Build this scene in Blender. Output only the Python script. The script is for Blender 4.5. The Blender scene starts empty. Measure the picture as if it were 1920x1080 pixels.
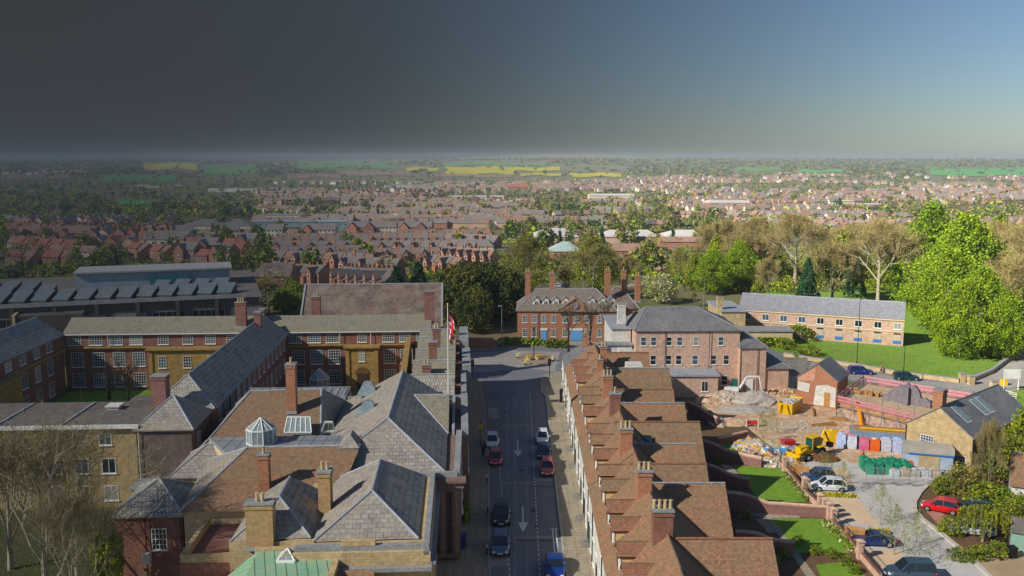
import bpy, bmesh, math, random
import numpy as np
from mathutils import Vector, Matrix
R=math.radians
rnd=random.Random(7)
scn=bpy.context.scene
COL=scn.collection
# ------------------------------------------------------------------ camera, sky, sun, exposure
EYE=38.0; FPX=1700.0; PITCH=math.atan(243/FPX)
cd=bpy.data.cameras.new('camera'); cam=bpy.data.objects.new('camera',cd); COL.objects.link(cam)
cam.location=(0,0,EYE); cam.rotation_euler=(math.pi/2-PITCH,0,0)
cd.lens=FPX/1920*36; cd.sensor_width=36; cd.clip_start=.5; cd.clip_end=30000
scn.camera=cam
scn.render.resolution_x=1024; scn.render.resolution_y=576
SUN_EL=R(33.5); SDX,SDY=-.86,-.51            # towards the sun (west-south-west, behind left)
w=bpy.data.worlds.new("World"); scn.world=w; w.use_nodes=True
wn=w.node_tree.nodes; wl=w.node_tree.links; wn.clear()
wo=wn.new('ShaderNodeOutputWorld'); bg=wn.new('ShaderNodeBackground'); sky=wn.new('ShaderNodeTexSky')
sky.sky_type='NISHITA'; sky.sun_disc=False; sky.sun_elevation=SUN_EL
sky.sun_rotation=math.atan2(SDX,SDY); sky.air_density=1.0; sky.dust_density=.25; sky.ozone_density=2.0
bg.inputs[1].default_value=.062
# added darkening of the western (left) sky, easing off towards the east
tc=wn.new('ShaderNodeTexCoord'); sp=wn.new('ShaderNodeSeparateXYZ'); wl.new(tc.outputs['Generated'],sp.inputs[0])
nz=wn.new('ShaderNodeTexNoise'); nz.inputs['Scale'].default_value=1.3; nz.inputs['Detail'].default_value=2; wl.new(tc.outputs['Generated'],nz.inputs['Vector'])
ma=wn.new('ShaderNodeMath'); ma.operation='MULTIPLY_ADD'; ma.inputs[1].default_value=.22; wl.new(nz.outputs[0],ma.inputs[0]); wl.new(sp.outputs[0],ma.inputs[2])
mr=wn.new('ShaderNodeMapRange'); mr.inputs[1].default_value=-.28; mr.inputs[2].default_value=.98; mr.interpolation_type='SMOOTHSTEP'; # the added darkening sits low in the north-west; overhead and south stay clear
m2=wn.new('ShaderNodeMath'); m2.operation='MULTIPLY_ADD'; m2.inputs[1].default_value=-1.3; wl.new(sp.outputs[1],m2.inputs[0]); wl.new(ma.outputs[0],m2.inputs[2])
m3=wn.new('ShaderNodeMath'); m3.operation='ADD'; m3.inputs[1].default_value=1.22; wl.new(m2.outputs[0],m3.inputs[0]); wl.new(m3.outputs[0],mr.inputs[0])
tn=wn.new('ShaderNodeMix'); tn.data_type='RGBA'; tn.blend_type='MULTIPLY'; tn.inputs[0].default_value=1; tn.inputs[7].default_value=(.46,.52,.60,1); wl.new(sky.outputs[0],tn.inputs[6])
mx=wn.new('ShaderNodeMix'); mx.data_type='RGBA'; wl.new(mr.outputs[0],mx.inputs[0])
mx.inputs[6].default_value=(.255,.30,.345,1); wl.new(tn.outputs[2],mx.inputs[7])
wl.new(mx.outputs[2],bg.inputs[0]); wl.new(bg.outputs[0],wo.inputs[0])
sd=bpy.data.lights.new('sun','SUN'); sd.energy=4.9; sd.angle=R(.5); sd.color=(1,.95,.86)
sun=bpy.data.objects.new('sun',sd); COL.objects.link(sun)
sv=Vector((SDX*math.cos(SUN_EL),SDY*math.cos(SUN_EL),math.sin(SUN_EL)))
sun.rotation_euler=sv.to_track_quat('Z','Y').to_euler(); sun.location=(-200,-120,250)
scn.view_settings.view_transform='Standard'; scn.view_settings.look='None'
scn.view_settings.exposure=1.12; scn.view_settings.gamma=1

# ------------------------------------------------------------------ survey helpers
_c,_s=math.cos(PITCH),math.sin(PITCH)
def ray(u,v):
    return Vector(((u-960)/FPX, _c+(540-v)/FPX*_s, -_s+(540-v)/FPX*_c))
def P(u,v,z=0):
    d=ray(u,v); t=(z-EYE)/d.z
    return Vector((d.x*t,d.y*t,z))
def sm(t): t=max(0,min(1,t)); return t*t*(3-2*t)
def hgt(x,y):
    y0=215+60*sm((x-25)/50)
    z=-18*sm((y-y0)/210)
    if y>1300:
        k=sm((y-1300)/4300)
        z+=k*(50+7*math.sin(x/900+.7)+5*math.sin(x/330+y/700))+ k*20*math.exp(-((x-330)/520)**2)
        z+=2.5*math.sin(x/210.)*math.sin(y/260.)*sm((y-1300)/800)
    return z
def T(u,v):
    d=ray(u,v); t=150.
    while t<9000:
        q=d*t
        if EYE+q.z<=hgt(q.x,q.y): break
        t*=1.006
    lo=t/1.006; hi=t
    for _ in range(12):
        m=(lo+hi)/2; q=d*m
        if EYE+q.z<=hgt(q.x,q.y): hi=m
        else: lo=m
    q=d*hi; return Vector((q.x,q.y,hgt(q.x,q.y)))
AA=R(3.2)
def A(s,t,z=0):    # the old town block west of the street
    return Vector((-5+s*math.cos(AA)-t*math.sin(AA),83+s*math.sin(AA)+t*math.cos(AA),z))

# ------------------------------------------------------------------ materials
def hx(h):
    h=h.lstrip('#'); c=[int(h[i:i+2],16)/255 for i in (0,2,4)]
    return tuple([x/12.92 if x<.04045 else ((x+.055)/1.055)**2.4 for x in c])
MATS={}
def M(name,c1,c2=None,rough=.85,scale=.6,kind='mottle',c3=None,unit=(.225,.075),mortar=.012,metal=0,spec=.3,bump=.15,trans=0,mc=None,coat=0,detail=5,contrast=(.35,.65)):
    if name in MATS: return MATS[name]
    m=bpy.data.materials.new(name); m.use_nodes=True; nt=m.node_tree; n=nt.nodes; l=nt.links
    b=n['Principled BSDF']; b.inputs['Roughness'].default_value=rough; b.inputs['Metallic'].default_value=metal
    b.inputs['Specular IOR Level'].default_value=spec
    if coat: b.inputs['Coat Weight'].default_value=coat
    c1=hx(c1); c2=hx(c2) if c2 else c1
    if kind=='plain':
        b.inputs['Base Color'].default_value=(*c1,1); MATS[name]=m; return m
    tcn=n.new('ShaderNodeTexCoord'); geo=n.new('ShaderNodeNewGeometry')
    n1=n.new('ShaderNodeTexNoise'); n1.inputs['Scale'].default_value=scale; n1.inputs['Detail'].default_value=detail; n1.inputs['Roughness'].default_value=.65
    l.new(geo.outputs['Position'],n1.inputs['Vector'])
    rp=n.new('ShaderNodeMapRange'); rp.inputs[1].default_value=contrast[0]; rp.inputs[2].default_value=contrast[1]; l.new(n1.outputs[0],rp.inputs[0])
    mix=n.new('ShaderNodeMix'); mix.data_type='RGBA'; l.new(rp.outputs[0],mix.inputs[0])
    if kind in('mottle','foliage','seam'):
        mix.inputs[6].default_value=(*c1,1); mix.inputs[7].default_value=(*c2,1)
        out=mix.outputs[2]
        if c3:
            n2=n.new('ShaderNodeTexNoise'); n2.inputs['Scale'].default_value=scale*5; n2.inputs['Detail'].default_value=4; l.new(geo.outputs['Position'],n2.inputs['Vector'])
            r2=n.new('ShaderNodeMapRange'); r2.inputs[1].default_value=.48; r2.inputs[2].default_value=.7; l.new(n2.outputs[0],r2.inputs[0])
            m2=n.new('ShaderNodeMix'); m2.data_type='RGBA'; l.new(r2.outputs[0],m2.inputs[0]); l.new(out,m2.inputs[6]); m2.inputs[7].default_value=(*hx(c3),1); out=m2.outputs[2]
        if kind=='foliage':
            hv=n.new('ShaderNodeHueSaturation'); ri=n.new('ShaderNodeMapRange'); l.new(geo.outputs['Random Per Island'],ri.inputs[0]); ri.inputs[3].default_value=.6; ri.inputs[4].default_value=1.35
            l.new(ri.outputs[0],hv.inputs['Value']); l.new(out,hv.inputs['Color']); out=hv.outputs[0]
            if trans:
                tb=n.new('ShaderNodeBsdfTranslucent'); ms=n.new('ShaderNodeMixShader'); ms.inputs[0].default_value=trans
                l.new(out,tb.inputs[0]); l.new(b.outputs[0],ms.inputs[1]); l.new(tb.outputs[0],ms.inputs[2]); l.new(ms.outputs[0],n['Material Output'].inputs[0])
        if kind=='seam':
            wv=n.new('ShaderNodeTexBrick'); wv.offset=0; wv.inputs['Scale'].default_value=1; wv.inputs['Brick Width'].default_value=unit[0]; wv.inputs['Row Height'].default_value=unit[1]
            wv.inputs['Mortar Size'].default_value=mortar; l.new(tcn.outputs['UV'],wv.inputs['Vector'])
            m3=n.new('ShaderNodeMix'); m3.data_type='RGBA'; l.new(wv.outputs['Fac'],m3.inputs[0]); l.new(out,m3.inputs[6]); m3.inputs[7].default_value=(*hx(mc or '#404448'),1); out=m3.outputs[2]
    else: # 'brick': bricks, tiles, slates, slabs
        br=n.new('ShaderNodeTexBrick'); br.inputs['Scale'].default_value=1; br.inputs['Brick Width'].default_value=unit[0]; br.inputs['Row Height'].default_value=unit[1]
        br.inputs['Mortar Size'].default_value=mortar; br.inputs['Mortar Smooth'].default_value=.3; br.inputs['Bias'].default_value=0
        l.new(tcn.outputs['UV'],br.inputs['Vector'])
        br.inputs['Color1'].default_value=(*c1,1); br.inputs['Color2'].default_value=(*c2,1)
        br.inputs['Mortar'].default_value=(*hx(mc or '#8a8078'),1)
        l.new(br.outputs[0],mix.inputs[6]); 
        n2=n.new('ShaderNodeMix'); n2.data_type='RGBA'; n2.blend_type='MIX'; n2.inputs[0].default_value=.75
        l.new(br.outputs[0],n2.inputs[6]); n2.inputs[7].default_value=(*hx(c3),1) if c3 else (*c2,1)
        l.new(n2.outputs[2],mix.inputs[7]); 
        # fine streaky grime over it
        n4=n.new('ShaderNodeTexNoise'); n4.inputs['Scale'].default_value=scale*6; n4.inputs['Detail'].default_value=6; l.new(geo.outputs['Position'],n4.inputs['Vector'])
        r4=n.new('ShaderNodeMapRange'); l.new(n4.outputs[0],r4.inputs[0]); r4.inputs[1].default_value=.3; r4.inputs[2].default_value=.7; r4.inputs[3].default_value=.78; r4.inputs[4].default_value=1.18
        hv=n.new('ShaderNodeHueSaturation'); l.new(r4.outputs[0],hv.inputs['Value']); l.new(mix.outputs[2],hv.inputs['Color']); out=hv.outputs[0]
        if bump:
            bp=n.new('ShaderNodeBump'); bp.inputs['Strength'].default_value=bump; bp.inputs['Distance'].default_value=.03; bp.invert=True
            l.new(br.outputs['Fac'],bp.inputs['Height']); l.new(bp.outputs[0],b.inputs['Normal'])
    l.new(out,b.inputs['Base Color'])
    MATS[name]=m; return m
BR_RED=M('brick_red','#96543c','#7c4431',kind='brick',scale=.35,c3='#7d5040')
BR_PINK=M('brick_pink','#d6aa90','#c4977e',kind='brick',scale=.3,c3='#c2a08c',mc='#b8a898')
BR_ORG=M('brick_orange','#c47c50','#a8623a',kind='brick',scale=.8,c3='#a06c4c')
BR_BUFF=M('brick_buff','#b09868','#9e8456',kind='brick',scale=.25,c3='#9c8660',mc='#a09070')
BR_YEL=M('brick_yellow','#cf9c62','#ba854e',kind='brick',scale=.5,c3='#a08a5c')
BR_TAN=M('brick_tan','#cba28a','#b98f79',kind='brick',scale=.3,c3='#a88c78',mc='#a89a8a')
BR_OLD=M('brick_old_plum','#945c52','#75494a',kind='brick',scale=.7,c3='#94675a',mc='#7d706c')
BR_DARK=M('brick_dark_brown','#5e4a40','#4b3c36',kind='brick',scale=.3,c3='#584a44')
STONE=M('stone_ochre','#b08d45','#9a7836',kind='brick',scale=.3,unit=(.7,.32),mortar=.008,c3='#8c7550',mc='#7a6a44',bump=.05)
STONE_P=M('stone_pink_grey','#8d7064','#7a6156',kind='brick',scale=.5,unit=(.9,.4),mortar=.01,c3='#6e5c54',mc='#5c4c46')
STONE_B=M('stone_buff','#cdb68a','#bca278',kind='brick',scale=.9,unit=(.6,.25),mortar=.01,c3='#98845e',mc='#8c7c5a')
COPING=M('coping_grey','#9a9a98','#7f8284',scale=1.2,c3='#6a6d6c')
SLATE=M('slate_grey','#aaa59c','#7a7672',kind='brick',scale=.7,unit=(.34,.62),mortar=.05,c3='#a49c8a',mc='#3c3c42',rough=.6)
SLATE_L=M('stone_slate_pale','#a09892','#817b78',kind='brick',scale=.5,unit=(.62,.44),mortar=.025,c3='#978c78',mc='#504d4c',rough=.7)
SLATE_G=M('stone_slate_green','#8f8a7c','#746f66',kind='brick',scale=.7,unit=(.3,.2),mortar=.01,c3='#8c8468',mc='#45453c')
SLATE_B=M('slate_blue','#78787a','#66676b',kind='brick',scale=.3,unit=(.3,.2),mortar=.006,c3='#827e7a',mc='#4c4d51',rough=.6)
TILE=M('clay_tile_brown','#a27a5c','#86644e',kind='brick',scale=.45,unit=(.22,.17),mortar=.014,c3='#766b52',mc='#4a3a30')
TILE_O=M('clay_tile_orange','#ae7e5c','#8a6250',kind='brick',scale=.6,unit=(.22,.17),mortar=.014,c3='#7f6d50',mc='#4c3a30')
TILE_R=M('clay_tile_red','#9e6c50','#865a44',kind='brick',scale=.5,unit=(.25,.2),mortar=.012,c3='#80604c',mc='#4a3228')
TILE_D=M('clay_tile_dark','#80695e','#62504a',kind='brick',scale=.5,unit=(.4,.34),mortar=.04,c3='#8c7c6e',mc='#302828')
LEAD=M('lead_pale','#8f9296','#787c82',kind='seam',scale=.5,unit=(1.2,30),mortar=.05,rough=.5,mc='#4c5056')
LEAD_T=M('lead_trim','#a2a5ab','#8a8e95',scale=1.5,rough=.5)
FELT=M('felt_roof','#6f6762','#5c5652',scale=.35,c3='#7c726a')
COPPER=M('copper_green','#6fa88c','#8fb090',kind='seam',scale=.6,unit=(.75,40),mortar=.04,c3='#a8a878',mc='#3f6a58',rough=.6)
WHITE=M('white_paint','#d8d6cf','#c4c2bb',scale=.9)
CREAM=M('cream_render','#cdb894','#bda682',scale=.5)
WOODW=M('white_joinery','#dcdcd6',kind='plain',rough=.5)
STUCCO=M('white_stucco','#d6d2c8','#bfbbb2',scale=.4,c3='#b0aca2')
GLASS=M('window_glass','#1c252c',kind='plain',rough=.08,spec=.8)
GLASS_SKY=M('window_glass_sky','#3e5262',kind='plain',rough=.12,spec=.8)  # reflected sky put into the pane colour
GLASS_BLIND=M('window_with_blind','#8c8a82',kind='plain',rough=.3,spec=.6)
GLASSB=M('roof_glazing','#8e9c9c','#707e80',rough=.15,scale=2,spec=.7)
DARK=M('dark_iron','#1b1c1e',kind='plain',rough=.5)
BLACKR=M('rubber','#17171a',kind='plain',rough=.9)
CONC=M('concrete','#8a867e','#75716a',scale=.6,c3='#9a958c')
CONC_D=M('concrete_weathered','#5a534e','#4a4541',scale=.3,kind='seam',unit=(.9,30),mortar=.02,mc='#3a3633')
ASPH=M('asphalt','#7c7f86','#686a71',scale=.22,c3='#727276',contrast=(.3,.7))
ASPH_L=M('asphalt_painted_sun','#9a948e','#88837e',scale=.2,c3='#a29c94')
SLAB=M('paving_slabs','#a89c86','#968a76',kind='seam',scale=.35,unit=(.9,.7),mortar=.03,c3='#8c826e',mc='#7a7060')
PAVE=M('block_paving','#c4beb8','#b6b0aa',scale=.25,c3='#bab4ae')
PAVE_B=M('block_paving_buff','#d8bc9c','#cdb090',scale=.3,c3='#d0b698')
KERBM=M('kerb_stone','#a8a49c','#928e86',scale=1)
GRASS=M('lawn_grass','#729a28','#56801c',scale=.7,c3='#8a9a38',contrast=(.3,.7))
GRASS_B=M('bank_grass','#5c8a24','#808c3a',scale=.3,c3='#4a7420',contrast=(.3,.7))
SOIL=M('soil','#6a5138','#59452f',scale=1,c3='#7c6248')
DIRT=M('site_dirt','#c8a886','#b08a68',scale=.2,c3='#d6c2a8')
TOWNG=M('valley_ground','#5f6a38','#766650',scale=.02,c3='#5e5a3c',contrast=(.35,.65))
YEL=M('yellow_paint','#e0b400','#d0a000',scale=3,rough=.5)
YELLINE=M('line_yellow','#b89a3c','#a08838',scale=4)
WLINE=M('line_white','#e4e4de','#c4c4be',scale=6)
WOOD=M('timber','#b98a52','#a0743f',scale=2)
ORANGE=M('orange_plastic','#d8601c',kind='plain',rough=.5)
RED=M('red_plastic','#c02a2c',kind='plain',rough=.5)
BLUEP=M('blue_panel','#2f6cb0',kind='plain',rough=.5)
GREENP=M('green_plastic','#1f7a5c','#2f9a70',scale=4,rough=.5)
SKIN=M('skin','#b98a6c',kind='plain')
STEEL=M('galvanised_steel','#a8abae',kind='plain',rough=.4,metal=.6)
BARK=M('bark_grey','#7d7460','#5c5444',scale=2)
BARK_P=M('bark_pale','#a39a84','#847a64',scale=1.5)
TWIG=M('twigs_brown','#a08a64','#8a7450',scale=.3,kind='foliage')
TWIG_G=M('twigs_olive','#98904c','#827a44',scale=.3,kind='foliage')
LF_BRIGHT=M('leaves_spring','#9cb018','#7a9a14',scale=.25,kind='foliage',trans=.35)
LF_MID=M('leaves_mid','#7c8e28','#667c20',scale=.25,kind='foliage',trans=.25)
LF_YEL=M('leaves_yellow_green','#a4aa2c','#8c9824',scale=.25,kind='foliage',trans=.3)
LF_DARK=M('leaves_dark','#3c5020','#4c561e',scale=.25,kind='foliage',trans=.1)
LF_CON=M('needles','#234828','#2c5632',scale=.3,kind='foliage')
LF_OLIVE=M('leaves_olive','#6f6c2c','#7c7634',scale=.25,kind='foliage',trans=.2)
LF_WHITE=M('blossom','#d6d0b0','#a8a878',scale=.4,kind='foliage',trans=.2)
LF_FAR=M('leaves_far','#4c6424','#6a6a34',scale=.01,kind='foliage',c3='#4a5030')

# ------------------------------------------------------------------ objects
def tag(o,label=None,cat=None,group=None,kind=None):
    if label: o['label']=label
    if cat: o['category']=cat
    if group: o['group']=group
    if kind: o['kind']=kind
    return o
def thing(name,label,cat,loc=(0,0,0),rz=0,group=None):
    o=bpy.data.objects.new(name,None); COL.objects.link(o); o.location=loc; o.rotation_euler=(0,0,rz); o.empty_display_size=.3
    return tag(o,label,cat,group)
def origin(o):
    v=Vector((0,0,0))
    while o: v+=o.location; o=o.parent
    return v
class MB:
    def __init__(s): s.v=[]; s.f=[]; s.m=[]
    def add(s,vs,fs,mat=0):
        k=len(s.v); s.v+= [tuple(a) for a in vs]
        for f in fs: s.f.append(tuple(k+i for i in f)); s.m.append(mat)
        return s
    def box(s,x0,y0,z0,x1,y1,z1,mat=0):
        return s.add([(x0,y0,z0),(x1,y0,z0),(x1,y1,z0),(x0,y1,z0),(x0,y0,z1),(x1,y0,z1),(x1,y1,z1),(x0,y1,z1)],
            [(0,3,2,1),(4,5,6,7),(0,1,5,4),(1,2,6,5),(2,3,7,6),(3,0,4,7)],mat)
    def obox(s,c,hx_,hy,h,rz=0,mat=0,taper=1):   # centre of base
        ca,sa=math.cos(rz),math.sin(rz); q=[]
        for z,k in((0,1),(h,taper)):
            for a,b in((-1,-1),(1,-1),(1,1),(-1,1)):
                x,y=a*hx_*k,b*hy*k; q.append((c[0]+x*ca-y*sa,c[1]+x*sa+y*ca,c[2]+z))
        return s.add(q,[(0,3,2,1),(4,5,6,7),(0,1,5,4),(1,2,6,5),(2,3,7,6),(3,0,4,7)],mat)
    def prism(s,pts,z0,z1,mat=0):
        n=len(pts); a=sum(pts[i][0]*pts[(i+1)%n][1]-pts[(i+1)%n][0]*pts[i][1] for i in range(n))
        if a<0: pts=pts[::-1]
        vs=[(p[0],p[1],z0) for p in pts]+[(p[0],p[1],z1) for p in pts]
        return s.add(vs,[tuple(range(n,2*n)),tuple(range(n))[::-1]]+[(i,(i+1)%n,n+(i+1)%n,n+i) for i in range(n)],mat)
    def tube(s,a,b,r0,r1=None,n=6,mat=0,caps=True):
        a=Vector(a); b=Vector(b); r1=r0 if r1 is None else r1; d=b-a
        if d.length<1e-6: return s
        d.normalize(); x=d.orthogonal().normalized(); y=d.cross(x); vs=[]
        for q,r in((a,r0),(b,r1)):
            for i in range(n):
                t=2*math.pi*i/n; vs.append(q+x*(r*math.cos(t))+y*(r*math.sin(t)))
        fs=[(i,(i+1)%n,n+(i+1)%n,n+i) for i in range(n)]
        if caps: fs+=[tuple(range(n))[::-1],tuple(range(n,2*n))]
        return s.add(vs,fs,mat)
    def wall(s,pts,th,h,z0=0,mat=0,top=None):   # a wall following points; h may be list
        n=len(pts); hs=h if isinstance(h,(list,tuple)) else [h]*n
        L=[];Rr=[]
        for i in range(n):
            a=Vector(pts[max(i-1,0)][:2]); b=Vector(pts[min(i+1,n-1)][:2]); d=(b-a).normalized(); nn=Vector((-d.y,d.x))*th/2
            p=Vector(pts[i][:2]); L.append(p+nn); Rr.append(p-nn)
        vs=[]
        for i in range(n): vs+=[(Rr[i].x,Rr[i].y,z0),(L[i].x,L[i].y,z0),(L[i].x,L[i].y,z0+hs[i]),(Rr[i].x,Rr[i].y,z0+hs[i])]
        fs=[(0,1,2,3),(4*n-4,4*n-1,4*n-2,4*n-3)]
        for i in range(n-1):
            k=4*i; fs+=[(k,k+3,k+7,k+4),(k+1,k+5,k+6,k+2),(k+3,k+2,k+6,k+7),(k,k+4,k+5,k+1)]
        return s.add(vs,fs,mat)
    def mesh(s,name,off=Vector((0,0,0)),smooth=False):
        me=bpy.data.meshes.new(name); me.from_pydata([(a[0]-off[0],a[1]-off[1],a[2]-off[2]) for a in s.v],[],s.f)
        me.polygons.foreach_set('material_index',s.m)
        uvl=me.uv_layers.new(name='UVMap'); me.update()
        for p in me.polygons:
            nn=p.normal
            ux=Vector((0,0,1)).cross(nn)
            if ux.length<1e-3: ux=Vector((1,0,0))
            ux.normalize(); vy=nn.cross(ux)
            for li,vi in zip(p.loop_indices,p.vertices):
                q=me.vertices[vi].co+off; uvl.data[li].uv=(q.dot(ux),q.dot(vy))
        if smooth: me.shade_smooth()
        return me
    def build(s,name,mats,parent=None,local=False,smooth=False,loc=None):
        if not isinstance(mats,(list,tuple)): mats=[mats]
        off=Vector((0,0,0))
        if not local: off=origin(parent) if parent else Vector(loc or (0,0,0))
        me=s.mesh(name,off,smooth)
        for m in mats: me.materials.append(m)
        o=bpy.data.objects.new(name,me); COL.objects.link(o); o.parent=parent
        if not parent and loc: o.location=loc
        return o
def copy_tree(o,parent=None):
    c=o.copy(); COL.objects.link(c); c.parent=parent
    for ch in o.children: copy_tree(ch,c)
    return c
def struct(name,mb,m,kind='structure'):
    o=mb.build(name,m); o['kind']=kind; return o

# windows ------------------------------------------------------------------
WC={}
def win(root,p,ang,w,h,nx=2,ny=2,fm=None,sill=True,style='bars',gm=None,name='window'):
    """p: bottom centre on the wall plane; ang: direction of the wall as seen from outside, left to right"""
    fm=fm or WOODW; gm=gm or rnd.choice([GLASS,GLASS,GLASS,GLASS_SKY,GLASS_SKY,GLASS_BLIND]); key=(w,h,nx,ny,fm.name,sill,style,gm.name,name)
    if key not in WC:
        t=.07 if w>.8 else .05
        f=MB(); f.box(-w/2,-.05,0,-w/2+t,.02,h); f.box(w/2-t,-.05,0,w/2,.02,h); f.box(-w/2+t,-.05,h-t,w/2-t,.02,h); f.box(-w/2+t,-.05,0,w/2-t,.02,t)
        for i in range(1,nx):
            x=-w/2+w*i/nx; f.box(x-.025,-.04,t,x+.025,.01,h-t)
        for j in range(1,ny):
            z=h*j/ny; hw=.035 if j*2==ny else .022; f.box(-w/2+t,-.036,z-hw,w/2-t,.008,z+hw)
        if sill: f.box(-w/2-.08,-.14,-.1,w/2+.08,.02,0)
        fme=f.mesh(name); fme.materials.append(fm)
        g=MB(); g.box(-w/2+t,-.022,t,w/2-t,.015,h-t); gme=g.mesh('pane'); gme.materials.append(gm)
        WC[key]=(fme,gme)
    fme,gme=WC[key]
    o=bpy.data.objects.new(name,fme); COL.objects.link(o); o.parent=root; o.location=Vector(p)-origin(root); o.rotation_euler=(0,0,ang)
    g=bpy.data.objects.new('pane',gme); COL.objects.link(g); g.parent=o
    return o
def wins(root,p0,p1,fr,z,w,h,nx=2,ny=2,**k):
    p0=Vector(p0[:2]).to_3d(); p1=Vector(p1[:2]).to_3d(); d=p1-p0; ang=math.atan2(d.y,d.x)
    for f in fr:
        q=p0+d*f; q.z=z; win(root,q,ang,w,h,nx,ny,**k)
def vv(p): return Vector((p[0],p[1],0))
def block(root,p0,p1,depth,z0,ze,zr,wm,rm,hip=(0,0),over=.3,gov=.15,cap=None,capm=None,rf=.5,walls=True,rname='roof',capr=.1):
    p0=vv(p0); p1=vv(p1); d=p1-p0; Ln=d.length; ux=d/Ln; uy=Vector((-ux.y,ux.x,0))
    def L(a,b,z): q=p0+ux*a+uy*b; return Vector((q.x,q.y,z))
    D=depth; rb=D*rf
    if walls:
        w=MB(); w.add([L(0,0,z0),L(Ln,0,z0),L(Ln,D,z0),L(0,D,z0),L(0,0,ze),L(Ln,0,ze),L(Ln,D,ze),L(0,D,ze)],[(0,1,5,4),(1,2,6,5),(2,3,7,6),(3,0,4,7),(4,5,6,7)])
        if hip[0]==0: w.add([L(0,0,ze),L(0,rb,zr-.05),L(0,D,ze)],[(2,1,0)]) ; w.add([L(.2,0,ze),L(.2,rb,zr-.05),L(.2,D,ze)],[(0,1,2)])
        if hip[1]==0: w.add([L(Ln,0,ze),L(Ln,rb,zr-.05),L(Ln,D,ze)],[(0,2,1)]) ; 
        w.build('wall',wm,root)
    kf=(zr-ze)/rb*over; kb=(zr-ze)/(D-rb)*over
    a0=-(over if hip[0] else gov); a1=Ln+(over if hip[1] else gov)
    r0=hip[0] if hip[0] else a0; r1=Ln-hip[1] if hip[1] else a1
    th=.14
    e=[L(a0,-over,ze-kf),L(a1,-over,ze-kf),L(a1,D+over,ze-kb),L(a0,D+over,ze-kb),L(r0,rb,zr),L(r1,rb,zr)]
    u=[q+Vector((0,0,th)) for q in e]
    r=MB(); r.add(u,[(0,1,5,4),(2,3,4,5),(1,2,5),(3,0,4)]); r.add(e,[(1,0,4,5),(3,2,5,4),(2,1,5),(0,3,4)])
    for i in range(4):
        j=(i+1)%4
        if (i==1 and not hip[1]): r.add([e[1],e[5],u[5],u[1]],[(0,1,2,3)]); r.add([e[5],e[2],u[2],u[5]],[(0,1,2,3)])
        elif (i==3 and not hip[0]): r.add([e[3],e[4],u[4],u[3]],[(0,1,2,3)]); r.add([e[4],e[0],u[0],u[4]],[(0,1,2,3)])
        else: r.add([e[i],e[j],u[j],u[i]],[(0,1,2,3)])
    # open gables have no end faces
    if not hip[1]: _drop(r,[(1,2,5),(8,7,11)])
    if not hip[0]: _drop(r,[(3,0,4)])
    ro=r.build(rname,rm,root)
    if cap:
        c=MB(); up=Vector((0,0,.03)); c.tube(u[4]+up,u[5]+up,capr,n=6)
        if hip[0]: c.tube(u[0],u[4],capr,n=6); c.tube(u[3],u[4],capr,n=6)
        if hip[1]: c.tube(u[1],u[5],capr,n=6); c.tube(u[2],u[5],capr,n=6)
        c.build('ridge_capping',capm or LEAD_T,ro)
    L.roof=ro; L.ang=math.atan2(ux.y,ux.x); L.Ln=Ln
    return L
def _drop(r,tri):
    keep=[(f,m) for f,m in zip(r.f,r.m) if len(f)!=3 or not any(set(f)==set(t) or set(i%6 for i in f)==set(t) for t in tri)]
    r.f=[a for a,b in keep]; r.m=[b for a,b in keep]
def chimney(root,x,y,z0,z1,wx=.9,wy=.9,rz=0,pots=2,m=None,along='x',capm=None,label=None,pm=None):
    m=m or BR_ORG
    c=MB(); c.obox((x,y,z0),wx/2,wy/2,z1-z0-.35,rz); c.obox((x,y,z1-.35),wx/2+.08,wy/2+.08,.15,rz); c.obox((x,y,z1-.2),wx/2+.03,wy/2+.03,.2,rz)
    o=c.build('chimney',[m],root)
    f=MB(); f.obox((x,y,z1),wx/2+.1,wy/2+.1,.1,rz); f.build('chimney_capping',capm or COPING,o)
    f=MB(); f.obox((x,y,z0+.0),wx/2+.07,wy/2+.07,.3,rz); f.build('lead_flashing',LEAD_T,o)
    for i in range(pots):
        k=(i-(pots-1)/2)*.42; dx,dy=(k,0) if along=='x' else (0,k)
        px=x+dx*math.cos(rz)-dy*math.sin(rz); py=y+dx*math.sin(rz)+dy*math.cos(rz)
        q=MB(); q.tube((px,py,z1+.08),(px,py,z1+.7),.15,.12,8); q.tube((px,py,z1+.7),(px,py,z1+.78),.16,.16,8); q.build('chimney_pot',pm or STONE_B,o)
    if label: o['label']=label
    return o
def pipe(root,p,z0,z1,m=None,r=.05):
    q=MB(); q.tube((p[0],p[1],z0),(p[0],p[1],z1),r,n=6); q.build('drainpipe',m or DARK,root)
# ================================================================== THE SETTING
def ground_sheet():
    ys=list(range(-150,700,20))+list(range(700,1500,50))+list(range(1500,3000,75))+list(range(3000,5651,250))+[5650]
    xs=sorted(set([-x for x in list(range(0,400,25))+list(range(400,1000,60))+list(range(1000,3000,160))+list(range(3000,7001,500))]+list(range(0,400,25))+list(range(400,1000,60))+list(range(1000,3000,160))+list(range(3000,7001,500))))
    m=MB(); m.v=[(x,y,hgt(x,y)-.03) for y in ys for x in xs]; n=len(xs)
    for j in range(len(ys)-1):
        for i in range(n-1): k=j*n+i; m.f.append((k,k+1,k+n+1,k+n)); m.m.append(0)
    o=m.build('ground',TOWNG,smooth=True); o['kind']='structure'
ground_sheet()
def sheet(name,pts,z,mat,th=.05,kind='structure'):
    m=MB(); q=[P(p[0],p[1],z) if abs(p[0])>0 and len(p)==2 else Vector(p[:2]) for p in pts]; m.prism([(a[0],a[1]) for a in q],z-th,z); return struct(name,m,mat,kind)
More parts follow.
